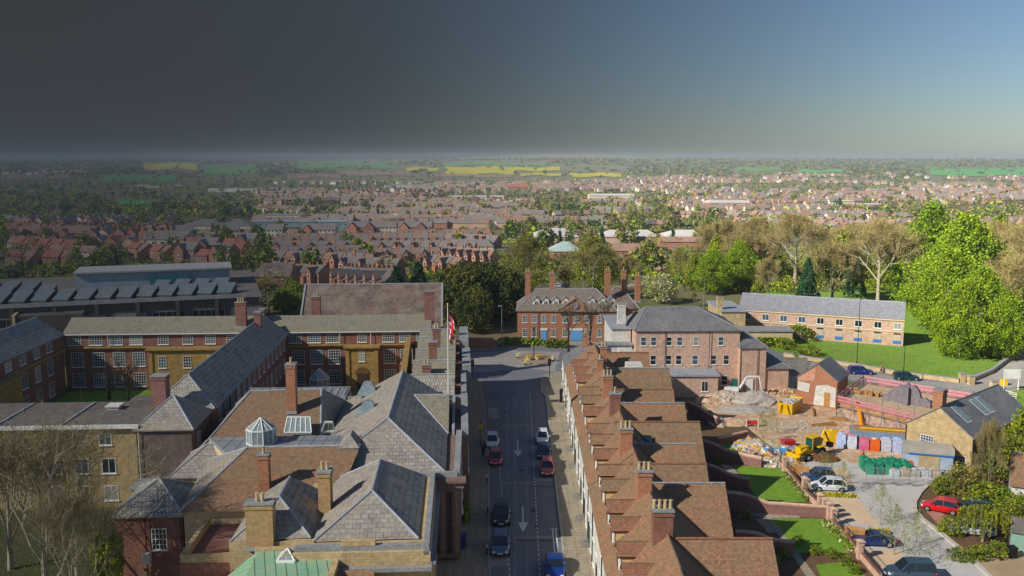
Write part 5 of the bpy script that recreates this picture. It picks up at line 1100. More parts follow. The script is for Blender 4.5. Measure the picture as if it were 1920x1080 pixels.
rubble('builders_clutter','paler clutter of slabs and boards nearest the first garden','builders materials',1455,868,3.6,2.0,.8,[STN,WHITE,WOOD,GRAV],200,.6,10)
rubble('brick_heap','broken brick and block heap along the foot of the scaffold front','heap',1650,812,5.0,1.3,1.0,[BR_PINK,STN,WHITE,WOOD],240,.5,13)
rubble('stone_heap','low scatter of pale stone across the middle of the yard','heap',1500,800,5.0,3.0,.15,[STN,GRAV,DIRT],120,.3,14)
rubble('stone_heap','stone and timber debris left of the outbuilding gable','heap',1462,735,3.2,1.6,.9,[STN,WOOD,BR_PINK],160,.6,15)
rubble('brushwood_heap','heap of brown twigs and roots beside the yellow digger','heap',1545,862,1.9,1.2,.9,[M('brush','#7a5a34','#5f4426',scale=3)],220,.45,12)
# skip
t=thing('skip','yellow rubble skip full of white broken plaster in the middle of the site','skip',P(1482,770),.95)
q=MB(); a=[(-2.6,-1.1),(2.6,-1.1),(2.6,1.1),(-2.6,1.1)]
q.add([(x*.88,y*.9,0) for x,y in a]+[(x,y,1.7) for x,y in a]+[(x*.94,y*.93,1.7) for x,y in a]+[(x*.86,y*.88,.7) for x,y in a],[(3,2,1,0)]+[(i,(i+1)%4,4+(i+1)%4,4+i) for i in range(4)]+[(4+i,4+(i+1)%4,8+(i+1)%4,8+i) for i in range(4)]+[(8+i,8+(i+1)%4,12+(i+1)%4,12+i) for i in range(4)]+[(12,13,14,15)])
q.build('body',YEL,t,local=True); q=MB()
for i in range(150): x=rr.uniform(-2.2,2.2);y=rr.uniform(-.9,.9); q.obox((x,y,1.1+rr.uniform(0,.7)*(1-abs(x)/2.6)),rr.uniform(.1,.4),rr.uniform(.1,.3),rr.uniform(.1,.3),rr.uniform(0,3),0,.7)
q.build('rubble_load',M('plaster_bits','#c4bfc0','#9c98a0',scale=3),t,local=True)
q=MB(); q.tube((-2.62,-.7,.1),(-2.65,-.4,1.5),.07,n=4); q.tube((-2.62,.7,.1),(-2.65,.4,1.5),.07,n=4); q.build('lifting_lug',DARK,t,local=True)
# backhoe loader
def wheel(t,x,y,r,w):
    q=MB(); q.tube((x,y-w/2,r),(x,y+w/2,r),r,n=18); o=q.build('wheel',BLACKR,t,local=True); q=MB(); q.tube((x,y-w/2-.02,r),(x,y+w/2+.02,r),r*.5,n=12); q.build('rim',WHITE,o,local=True)
t=thing('backhoe_loader','yellow backhoe loader with raised arm and green tinted cab in the yard','digger',P(1517,858),3.7)
for x,r in((-1.1,.75),(1.4,.5)):
    for y in(-.95,.95): wheel(t,x,y,r,.4)
q=MB(); q.box(-1.9,-.5,.7,2.2,.5,1.3); q.box(.6,-.45,1.3,2.2,.45,1.75); q.obox((-1.1,.95,1.5),.6,.25,.12); q.obox((-1.1,-.95,1.5),.6,.25,.12); q.build('chassis',YEL,t,local=True)
q=MB(); q.obox((-.6,0,1.2),.75,.62,1.5,0,0,.9); o=q.build('cab',M('cab_glass','#21504c',kind='plain',rough=.1,spec=.7),t,local=True); q=MB(); q.obox((-.6,0,2.68),.8,.68,.12)
for a in(-1,1):
    for b in(-1,1): q.tube((-.6+a*.74,b*.61,1.2),(-.6+a*.68,b*.56,2.7),.05,n=4)
q.build('cab_frame',YEL,o,local=True)
q=MB(); q.tube((-1.9,0,1.1),(-2.7,0,3.2),.22,.18,6); q.tube((-2.7,0,3.2),(-3.8,0,1.4),.17,.12,6); q.tube((-1.8,.2,1.3),(-2.5,.2,2.6),.07,n=6); o=q.build('backhoe_arm',YEL,t,local=True); q=MB(); q.obox((-3.9,0,.8),.3,.35,.6,0,0,1.1); q.build('bucket',DARK,o,local=True)
q=MB(); q.tube((1.2,.55,1.5),(3.0,.55,.9),.13,n=6); q.tube((1.2,-.55,1.5),(3.0,-.55,.9),.13,n=6); o=q.build('loader_arm',YEL,t,local=True); q=MB(); q.box(2.9,-1.1,.2,3.1,1.1,1.1); q.box(2.9,-1.1,.2,3.8,1.1,.3); q.box(2.9,-1.1,.2,3.7,-1.0,.9); q.box(2.9,1.0,.2,3.7,1.1,.9); q.build('bucket',YEL,o,local=True)
# mini digger
t=thing('white_excavator','white tracked excavator with arched arm and green cab by the brick building','digger',P(1374,742),-.2)
q=MB()
for y in(-.8,.8): q.box(-1.3,y-.22,0,1.3,y+.22,.6)
q.build('tracks',BLACKR,t,local=True); q=MB(); q.obox((-.3,0,.65),1.2,.95,.9,0,0,.92); q.build('body',WHITE,t,local=True); q=MB(); q.obox((.2,.4,1.5),.55,.45,1.2,0,0,.92); q.build('cab',M('cab_green','#1f5c54',kind='plain',rough=.2),t,local=True)
q=MB(); q.tube((.9,-.2,1.1),(2.1,-.2,3.3),.24,.2,6); q.tube((2.1,-.2,3.3),(4.0,-.2,3.4),.2,.17,6); q.tube((4.0,-.2,3.4),(4.6,-.2,.9),.17,.12,6); o=q.build('arm',WHITE,t,local=True); q=MB(); q.obox((4.4,-.2,.2),.35,.4,.7,0,0,1.1); q.build('bucket',DARK,o,local=True)
# stores beside the cottage
t=thing('store_container','grey corrugated store with timber and pipes on its roof below the scaffold','container',P(1655,838),-.32)
q=MB(); q.box(-4.2,-1.2,0,4.2,1.2,2.3)
for i in range(28): q.box(-4.2+i*.3,-1.26,.1,-4.05+i*.3,-1.2,2.2)
q.build('body',M('container_grey','#8497a8','#748698',scale=1),t,local=True)
q=MB()
for i in range(9): q.box(-4+rr.uniform(-.4,.4),-1.1+i*.22,2.32,3.6+rr.uniform(-.8,.8),-.98+i*.22,2.44+rr.uniform(0,.15),i%3)
q.build('stacked_timber',[WOOD,COPING,BR_ORG],t,local=True); q=MB(); q.tube((-3,-.9,2.6),(4.4,-.6,2.6),.14,n=8); q.build('plastic_pipe',YEL,t,local=True)
def bags(lab,u,v,n,cols,group,sz=.5,dz=.9,rz=0,cols_n=3,nm='bulk_bag',cat='bag'):
    for i in range(n):
        p=P(u,v); a=(i%cols_n)*sz*2.2; b=(i//cols_n)*sz*2.1; x=a*math.cos(rz)-b*math.sin(rz); y=a*math.sin(rz)+b*math.cos(rz)
        t=thing(nm,lab,cat,(p.x+x,p.y+y,.02),rr.uniform(-.2,.2)+rz,group); q=MB(); h=dz*rr.uniform(.8,1.1); q.obox((0,0,0),sz*.92,sz*.92,h*.5,0,0,1.08); q.obox((0,0,h*.5),sz,sz,h*.5,0,0,.86); q.build('sack',cols[i%len(cols)],t,local=True)
        q=MB(); q.obox((0,0,h),sz*.55,sz*.55,.16,rr.uniform(0,1),0,.5); q.build('contents',cols[(i+1)%len(cols)],t,local=True)
BB=M('bag_print_blue','#7f96d0','#c8ccd8',scale=3); BW=M('bag_white','#c8ccd4','#a0a8b8',scale=3); BP=M('bag_pink','#d080a0','#c05078',scale=2)
bags('printed plastic wrapped pallet standing in the row along the grey store',1577,838,14,[BB,BW,BP,ORANGE,BW,BB],'wrapped pallets along the store',.62,1.7,-.32,7)
bags('green wrapped sack in the stack at the edge of the close',1630,888,15,[GREENP,M('green_dark','#12604c','#1d8064',scale=3)],'green sacks stacked at the edge of the close',.5,1.3,-.05,5)
bags('whitish bulk bag of stone in the row right of the green sacks',1676,892,8,[BW,STN,GRAV],'stone bags right of the green sacks',.55,1.0,-.05,5)
bags('yellow hose coil at the end of the wrapped pallets',1560,830,1,[YEL],'hose coils',.8,1.7)
bags('bright orange crate on the stone bags',1705,880,2,[ORANGE],'orange crates by the hut',.5,1.5,0,2,'crate','crate')
bags('blue water tub in the yard clutter',1440,850,3,[M('tub_blue','#4f8fc8',kind='plain'),WHITE],'tubs in the yard clutter',.45,.7,0,3,'tub','tub')
t=thing('red_mixer','small red barrow beside the builders clutter','barrow',P(1477,838),.2); q=MB(); q.obox((0,0,.35),.75,.5,.6,0,0,1.15); q.build('tray',RED,t,local=True); q=MB(); q.tube((.9,-.1,.22),(.9,.1,.22),.22,n=10); q.build('wheel',BLACKR,t,local=True); q=MB()
for y in(-.4,.4): q.tube((-1.4,y,.75),(.9,y*.2,.25),.04,n=4); q.tube((-.5,y,0),(-.4,y,.4),.04,n=4)
q.build('handles',DARK,t,local=True)
t=thing('site_hut','pale blue site hut with double doors and white fascia against the stone cottage','hut',P(1738,880),-.3)
q=MB(); q.box(-2.7,-1,0,2.7,1.4,2.2); q.build('wall',M('hut_blue','#b0bccc','#98a8bc',scale=.8),t,local=True); q=MB(); q.box(-2.8,-1.1,2.2,2.8,1.5,3.1); q.build('fascia',M('hut_fascia','#b4ada2','#a0988c',scale=.8),t,local=True); q=MB(); q.box(-2.3,-1.12,2.1,2.8,-1.06,2.3); q.build('trim',BLUEP,t,local=True)
q=MB(); q.box(-1.2,-1.08,.05,1.2,-1.0,2.0); q.build('door',M('door_ply','#b8a684','#a6936f',scale=1),t,local=True)
for i,(u,v,rz) in enumerate(((1607,905,.03),(1640,908,.03),(1673,911,.02),(1706,913,.02),(1739,914,.0),(1428,705,.4))):
    pass
FP=MB(); FP.tube((0,0,.1),(0,0,2),.03,n=4); FP.tube((3.3,0,.1),(3.3,0,2),.03,n=4); FP.tube((0,0,.15),(3.3,0,.15),.025,n=4); FP.tube((0,0,2),(3.3,0,2),.025,n=4)
for i in range(1,16): FP.tube((i*.206,0,.15),(i*.206,0,2),.008,n=3)
fpm=FP.mesh('mesh_panel'); fpm.materials.append(STEEL); FF=MB(); FF.obox((0,0,0),.35,.12,.14); ffm=FF.mesh('foot'); ffm.materials.append(CONC)
for i in range(6):
    t=thing('site_fence_panel','steel mesh fence panel in the line along the close in front of the sacks','fence',P(1592+i*31,907+i*1.2),.0+rr.uniform(-.08,.08),'mesh fence panels along the close')
    for n_,me_,x in(('mesh_panel',fpm,0),('foot',ffm,0),('foot',ffm,3.3)): o=bpy.data.objects.new(n_,me_); COL.objects.link(o); o.parent=t; o.location=(x,0,0)
for (u,v,rz,l,lab) in((1400,765,.5,5,'long timber baulk lying beside the gravel'),(1526,775,1.2,4.2,'yellow timber leaning by the skip'),(1590,790,-.3,5,'scaffold board in front of the shell'),(1440,860,.1,3,'pale plank across the clutter'),(1545,800,.2,4,'board lying in the open yard')):
    p=P(u,v); q=MB(); 
    for k in range(3): q.obox((p.x,p.y+k*.3,.05+k*.1),l/2,.12,.12,rz+k*.06)
    o=q.build('timber_planks',WOOD); tag(o,lab,'timber')
t=thing('site_sign','small red and white barrier by the clutter','barrier',P(1410,800),0); q=MB(); q.box(-1,-.05,.3,1,.05,.9); q.build('board',RED,t,local=True); q=MB(); q.box(-.9,-.3,0,-.8,.3,1); q.box(.8,-.3,0,.9,.3,1); q.build('leg',WHITE,t,local=True)
for (u,v,lab) in((1890,778,'red plastic barrier behind the stone cottage near the verge'),(1905,782,'second red plastic barrier nearer the picture edge')):
    t=thing('road_barrier',lab,'barrier',P(u,v),-.3,'red barriers behind the cottage'); q=MB(); q.box(-1,-.06,.2,1,.06,1); q.build('board',RED,t,local=True); q=MB(); q.box(-.8,-.25,0,-.7,.25,.2); q.box(.7,-.25,0,.8,.25,.2); q.build('foot',BLACKR,t,local=True)
# sheds at the right edge
t=thing('green_shed','pale green garden shed with grey roof at the right edge','shed',P(1905,1030),0)
block(t,P(1893,1032),P(1940,1040),3.2,0,2.1,2.8,M('shed_green','#8fb0a0','#7c9c8c',scale=.8),FELT,gov=.1)
t=thing('white_gabled_house','orange tiled white house half hidden by the shrubs at the right edge','house',P(1925,955),0)
block(t,P(1893,960),P(1990,975),7,0,3.2,5.6,WHITE,TILE_O,gov=.2,cap=1)
win(t,P(1903,962,1.2),R(-3),1.0,1.4,2,3)
t=thing('wheelie_bin','dark wheeled bin beside the green shed','bin',P(1897,1045)); q=MB(); q.obox((0,0,0),.3,.35,1.0,0,0,1.1); q.build('body',DARK,t,local=True); q=MB(); q.obox((0,0,1.0),.36,.42,.1); q.build('lid',DARK,t,local=True)
# flagpole with its flag
b0=P(841,744,8.6); t=thing('flagpole','tall white flagpole on the parapet of the stone hall','flagpole',b0); q=MB(); q.tube((0,0,0),(0,0,11.6),.09,.05,8); q.build('pole',WHITE,t,local=True); q=MB(); q.tube((0,0,11.6),(0,0,11.8),.12,n=8); q.build('finial',YEL,t,local=True)
q=MB(); n=9; W1=1.1
def FG(a,k): return (.12+a*W1*(.35+.65*math.sin(k*2+.8)**2)*.8, .25*math.sin(a*5+k*3), 10.7-k*3.4-.9*a)
for i in range(6):
    for j in range(14):
        a0,a1=i/6,(i+1)/6;k0,k1=j/14,(j+1)/14
        # red cross, white fimbriation and saltire on blue, hanging in folds
        x=(i+.5)/6-.5; y=(j+.5)/14-.5; m_=0
        if abs(abs(x)-abs(y))<.16: m_=1
        if abs(abs(x)-abs(y))<.06: m_=2
        if abs(x)<.17 or abs(y)<.13: m_=1
        if abs(x)<.09 or abs(y)<.075: m_=2
        q.add([FG(a0,k0),FG(a1,k0),FG(a1,k1),FG(a0,k1)],[(0,3,2,1)],m_)
o=q.build('flag',[M('flag_blue','#1c2f6c',kind='plain'),WHITE,M('flag_red','#b81c30',kind='plain')],None,local=True); o.location=b0; tag(o,'furled union flag in red, white and blue hanging on the white pole','flag')
q=MB(); p=A(-27.9,-4.75,0); q.obox((p.x,p.y,2.2),.35,.25,.9,RZ); o=q.build('wall_unit',WHITE); tag(o,'white wall mounted unit on the red brick annexe at the bottom','wall unit')
# ================================================================== TREES
def npmesh(name,V,F,mats,mi=None):
    me=bpy.data.meshes.new(name); nv=len(V); nf=len(F); k=F.shape[1]
    me.vertices.add(nv); me.vertices.foreach_set('co',V.astype(np.float32).ravel()); me.loops.add(nf*k); me.loops.foreach_set('vertex_index',F.astype(np.int32).ravel())
    me.polygons.add(nf); me.polygons.foreach_set('loop_start',np.arange(0,nf*k,k,dtype=np.int32)); me.polygons.foreach_set('loop_total',np.full(nf,k,dtype=np.int32))
    for m in mats: me.materials.append(m)
    if mi is not None: me.polygons.foreach_set('material_index',mi.astype(np.int32))
    me.update(calc_edges=True); return me
def quads(C,sz,rg,flat=.3,asp=.7,dirs=None):
    n=len(C); N=rg.normal(size=(n,3)); N[:,2]+=flat; N/=np.linalg.norm(N,axis=1)[:,None]
    if dirs is not None: X=dirs/np.linalg.norm(dirs,axis=1)[:,None]
    else: X=np.cross(N,rg.normal(size=(n,3))); X/=np.linalg.norm(X,axis=1)[:,None]
    Y=np.cross(N,X); Y/=np.linalg.norm(Y,axis=1)[:,None]+1e-9
    s=(sz*rg.uniform(.6,1.3,n))[:,None]; X=X*s; Y=Y*s*asp
    V=np.stack([C-X-Y*.5,C+X*.1-Y,C+X+Y*.3,C-X*.2+Y],1).reshape(-1,3)
    return V,np.arange(4*n).reshape(n,4)
def crown(seed,nclu,nleaf,sz,shape,clr=.16,mats=3,lump=7,hollow=.55):
    """shape(h)->radius at height fraction h; unit crown of height 1 centred x=y=0, z 0..1; returns leaf centres"""
    rg=np.random.default_rng(seed); C=[]; M_=[]
    la=rg.uniform(0,6.28,lump); lh=rg.uniform(.1,.95,lump); ls=rg.uniform(.75,1.25,lump)
    for i in range(nclu):
        h=rg.uniform(.0,1.0)**.9; a=rg.uniform(0,6.28); r=shape(h)*(hollow+(1-hollow)*rg.random()**.5)
        d=[abs(math.atan2(math.sin(a-x),math.cos(a-x)))/1.0+abs(h-y)*3 for x,y in zip(la,lh)]; k=int(np.argmin(d)); r*=ls[k]
        c=np.array([r*math.cos(a),r*math.sin(a),h]); n=max(3,int(nleaf*rg.uniform(.5,1.5))); s=clr*rg.uniform(.6,1.4)
        C.append(c+rg.normal(size=(n,3))*np.array([s,s,s*.55])*.5); M_.append(np.full(n,rg.integers(mats)))
    return np.concatenate(C),np.concatenate(M_),rg
def limbs(seed,H,r0,nb=9,depth=2,spread=.8,z0=.25,n=5,up=.5,ends=None,bend=.1):
    r=random.Random(seed); m=MB(); ends=[] if ends is None else ends
    def grow(p,d,l,rad,dp):
        segs=3; q=Vector(p)
        for s in range(segs):
            d2=(d+Vector((r.gauss(0,bend),r.gauss(0,bend),r.gauss(0.03,bend*.6)))).normalized(); e=q+d2*(l/segs); m.tube(q,e,rad*(1-.25*s/segs),rad*(1-.25*(s+1)/segs),n,caps=False); 
            if dp>0 and s>0:
                for _ in range(2 if dp>1 else 2):
                    x=d2.orthogonal().normalized(); x.rotate(Matrix.Rotation(r.uniform(0,6.28),3,d2)); nd=(d2*up+x*spread+Vector((0,0,.15))).normalized(); grow(e,nd,l*r.uniform(.5,.72),rad*.5,dp-1)
            q=e; d=d2
            ends.append((tuple(q),tuple(d),dp,l))
        if dp==0: ends.append((tuple(q),tuple(d),-1,l))
    q=Vector((0,0,0)); top=Vector((r.uniform(-.04,.04)*H,r.uniform(-.04,.04)*H,H*.8)); K=6
    for i in range(K):
        a=top*(i/K);b=top*((i+1)/K); m.tube(a,b,r0*(1-.75*i/K)*(1.25 if i==0 else 1),r0*(1-.75*(i+1)/K),8,caps=False)
    for i in range(nb):
        k=z0+(1-z0)*i/nb; p=top*k; a=i*2.4+r.uniform(-.4,.4); d=Vector((math.cos(a)*spread,math.sin(a)*spread,up+.5*k)).normalized(); grow(p,d,H*.42*(1.15-k)*r.uniform(.8,1.2),r0*.42*(1.1-k*.6),depth)
    return m,ends
LIB={}
def template(name,H,crownfn,trunk_m,leaf_m,r0=.35,tr=None,depth=1,z0=.25,bare=False,ntw=0,tws=.5,nb=8,spread=.8,up=.5,seed=1,twm=None,tww=.03):
    ends=[]; m,ends=limbs(seed,H,r0,nb,depth,spread,z0,5,up)
    tme=m.mesh('trunk'); tme.materials.append(trunk_m)
    rg=np.random.default_rng(seed)
    if ntw:
        E=[e for e in ends if e[2]<=0]; idx=rg.integers(len(E),size=ntw); P0=np.array([e[0] for e in E]); D0=np.array([e[1] for e in E])
        C=P0[idx]+rg.normal(size=(ntw,3))*H*.022; D=D0[idx]+rg.normal(size=(ntw,3))*.7; D[:,2]+=.25; D/=np.linalg.norm(D,axis=1)[:,None]
        ln=tws*rg.uniform(.5,1.3,ntw); A_=C; B_=C+D*ln[:,None]; S=np.cross(D,rg.normal(size=(ntw,3))); S/=np.linalg.norm(S,axis=1)[:,None]; S*=tww
        V=np.stack([A_-S,A_+S,B_+S*.3,B_-S*.3],1).reshape(-1,3); F=np.arange(4*ntw).reshape(-1,4); mi=rg.integers(len(twm),size=ntw)
        cme=npmesh('crown',V,F,twm,mi)
    if crownfn:
        C,mi,rg=crownfn; V,F=quads(C,np.full(len(C),leaf_m[1]),rg); 
        if ntw:
            V2=np.concatenate([V,np.stack([A_-S,A_+S,B_+S*.3,B_-S*.3],1).reshape(-1,3)]); F2=np.arange(len(V2)).reshape(-1,4); mi2=np.concatenate([mi,rg.integers(len(twm),size=ntw)+len(leaf_m[0])])
            cme=npmesh('crown',V2,F2,leaf_m[0]+twm,mi2)
        else: cme=npmesh('crown',V,F,leaf_m[0],mi)
    LIB[name]=(tme,cme,H)
def sc(Cm,R_,H,z): C,m,rg=Cm; return C*np.array([R_,R_,H])+np.array([0,0,z]),m,rg
rnd_=lambda h: math.sqrt(max(0,1-(2*h-1)**2*.96))
egg=lambda h: max(.05,math.sin(math.pi*min(1,(h*.92+.08))**.75))
cone=lambda h: max(.04,(1-h)**.8)
template('leafy_big',16,sc(crown(1,420,62,.0,egg,.15,3,14,.4),7.4,14.4,1.2),BARK,([LF_BRIGHT,LF_MID,LF_BRIGHT],.2),.45,z0=.15,seed=2)
template('leafy_green',16,sc(crown(21,420,60,.0,egg,.15,3,14,.4),7.2,14.4,1.2),BARK,([LF_MID,M('leaves_fresh','#6f9418','#5a8014',scale=.25,kind='foliage',trans=.3),LF_BRIGHT],.2),.45,z0=.15,seed=22)
template('leafy_yellow',13,sc(crown(2,170,36,.0,egg,.2,3,9,.4),4.2,11,1.6),BARK,([LF_YEL,LF_YEL,LF_MID],.28),.35,z0=.15,seed=3)
template('leafy_mid',11,sc(crown(3,130,34,.0,rnd_,.22,3,8,.45),4.6,9,1.8),BARK,([LF_MID,LF_OLIVE,LF_YEL],.3),.3,z0=.2,seed=4)
template('dark_tree',13,sc(crown(4,200,44,.0,rnd_,.2,3,8,.55),5.6,11.5,.8),BARK,([LF_DARK,LF_DARK,LF_OLIVE],.32),.4,z0=.15,seed=5)
template('conifer',13,sc(crown(5,170,40,.0,cone,.13,2,6,.5),3.4,12.6,.6),BARK,([LF_CON,LF_CON],.26),.3,z0=.1,seed=6)
template('blossom_tree',8,sc(crown(6,120,34,.0,rnd_,.22,3,8,.5),4.4,6.4,1.2),BARK,([LF_WHITE,LF_WHITE,LF_YEL],.2),.25,seed=7)
template('shrub',2.4,sc(crown(7,60,24,.0,rnd_,.25,3,6,.5),1.5,2.3,.05),BARK,([LF_MID,LF_YEL,LF_MID],.13),.06,z0=.05,seed=8,nb=5)
template('tan_shrub',3.6,sc(crown(8,110,34,.0,rnd_,.24,3,7,.5),2.6,3.5,.1),BARK,([M('leaves_bronze','#a59a50','#8c8a3c',scale=.4,kind='foliage',trans=.2),LF_OLIVE,M('leaves_bronze','#a59a50')],.13),.1,z0=.05,seed=9,nb=6)
template('bare_big',20,None,BARK_P,None,.5,depth=2,z0=.3,ntw=15000,tws=.9,nb=13,spread=.75,up=.55,seed=11,twm=[TWIG,TWIG_G],tww=.028)
template('bare_mid',14,None,BARK,None,.32,depth=2,z0=.2,ntw=15000,tws=.8,nb=11,spread=.65,up=.7,seed=12,twm=[TWIG,TWIG_G],tww=.03)
template('budding_tree',14,sc(crown(13,220,26,.0,egg,.22,2,10,.3),5.2,12.4,1.2),BARK_P,([LF_YEL,LF_OLIVE],.16),.3,depth=2,z0=.2,ntw=7000,tws=.8,nb=10,spread=.7,up=.6,seed=13,twm=[TWIG_G,TWIG_G],tww=.03)
template('bare_near',17,sc(crown(14,160,14,.0,rnd_,.22,1,8,.3),5.5,13,3),BARK_P,([M('catkins','#6a6a34','#58582c',scale=.4,kind='foliage',trans=.2)],.07),.3,depth=3,z0=.12,ntw=15000,tws=.8,nb=9,spread=.6,up=.8,seed=14,twm=[M('twigs_grey','#6c6848','#5c5840',scale=.4,kind='foliage'),TWIG],tww=.011)
template('pollard_bare',9,None,M('bark_dark','#3c352c','#2c2620',scale=2),None,.22,depth=2,z0=.35,ntw=260,tws=.7,nb=8,spread=.6,up=.9,seed=15,twm=[TWIG],tww=.02)
template('sapling',5.6,sc(crown(16,70,14,.0,egg,.22,2,6,.3),1.15,4.6,1.0),BARK_P,([LF_YEL,LF_MID],.055),.05,z0=.25,ntw=500,tws=.3,nb=8,seed=16,twm=[TWIG_G],tww=.008)
# weeping willow
def willow():
    rg=np.random.default_rng(5); C=[]
    for i in range(150):
        a=rg.uniform(0,6.28); r=2.9*math.sqrt(rg.uniform(.05,1)); z=3.1+1.0*math.cos(r/2.9*1.3)*rg.uniform(.6,1); n=26; L_=rg.uniform(.9,2.0)
        k=np.linspace(0,1,n); C.append(np.stack([(r+.12*k)*math.cos(a)+rg.normal(size=n)*.05,(r+.12*k)*math.sin(a)+rg.normal(size=n)*.05,z-L_*k],1))
    C=np.concatenate(C); V,F=quads(C,np.full(len(C),.12),rg,0,.5,dirs=np.tile([0,0,1.0],(len(C),1))+rg.normal(size=(len(C),3))*.3); return npmesh('crown',V,F,[LF_YEL,LF_OLIVE],rg.integers(2,size=len(C)))
m,_e=limbs(3,3.6,.14,7,1,.9,.5,5,.4); tme=m.mesh('trunk'); tme.materials.append(BARK_P); LIB['willow']=(tme,willow(),4.2)
# far, light versions
for k,(nm,shape,mats,Rr,Hh) in enumerate((('far_round',rnd_,[LF_MID,LF_OLIVE],4.5,9),('far_yellow',egg,[LF_YEL,LF_MID],4.0,10),('far_dark',rnd_,[LF_DARK,LF_MID],4.2,9),('far_conifer',cone,[LF_CON,LF_DARK],2.6,12),('far_bare',rnd_,[TWIG,TWIG_G],4.5,10))):
    C,mi,rg=sc(crown(30+k,60,8,.0,shape,.25,2,6,.5),Rr,Hh,.8); V,F=quads(C,np.full(len(C),.75 if nm!='far_bare' else .4),rg); cme=npmesh('crown',V,F,mats,mi)
    m=MB(); m.tube((0,0,-.5),(0,0,Hh*.5),.3,.15,5); tme=m.mesh('trunk'); tme.materials.append(BARK); LIB[nm]=(tme,cme,Hh)
def tree(kind,lab,p,h,w=1,rz=None,group=None,nm=None,cat='tree'):
    tme,cme,H=LIB[kind]; s=h/H; p=Vector(p)
    t=thing(nm or 'tree',lab,cat,p,rnd.uniform(0,6.28) if rz is None else rz,group); t.scale=(s*w,s*w,s)
    for n_,me in(('trunk',tme),('crown',cme)): o=bpy.data.objects.new(n_,me); COL.objects.link(o); o.parent=t
    return t
def G0(u,v): p=P(u,v,0); p.z=hgt(p.x,p.y); return p if p.y<205 else T(u,v)
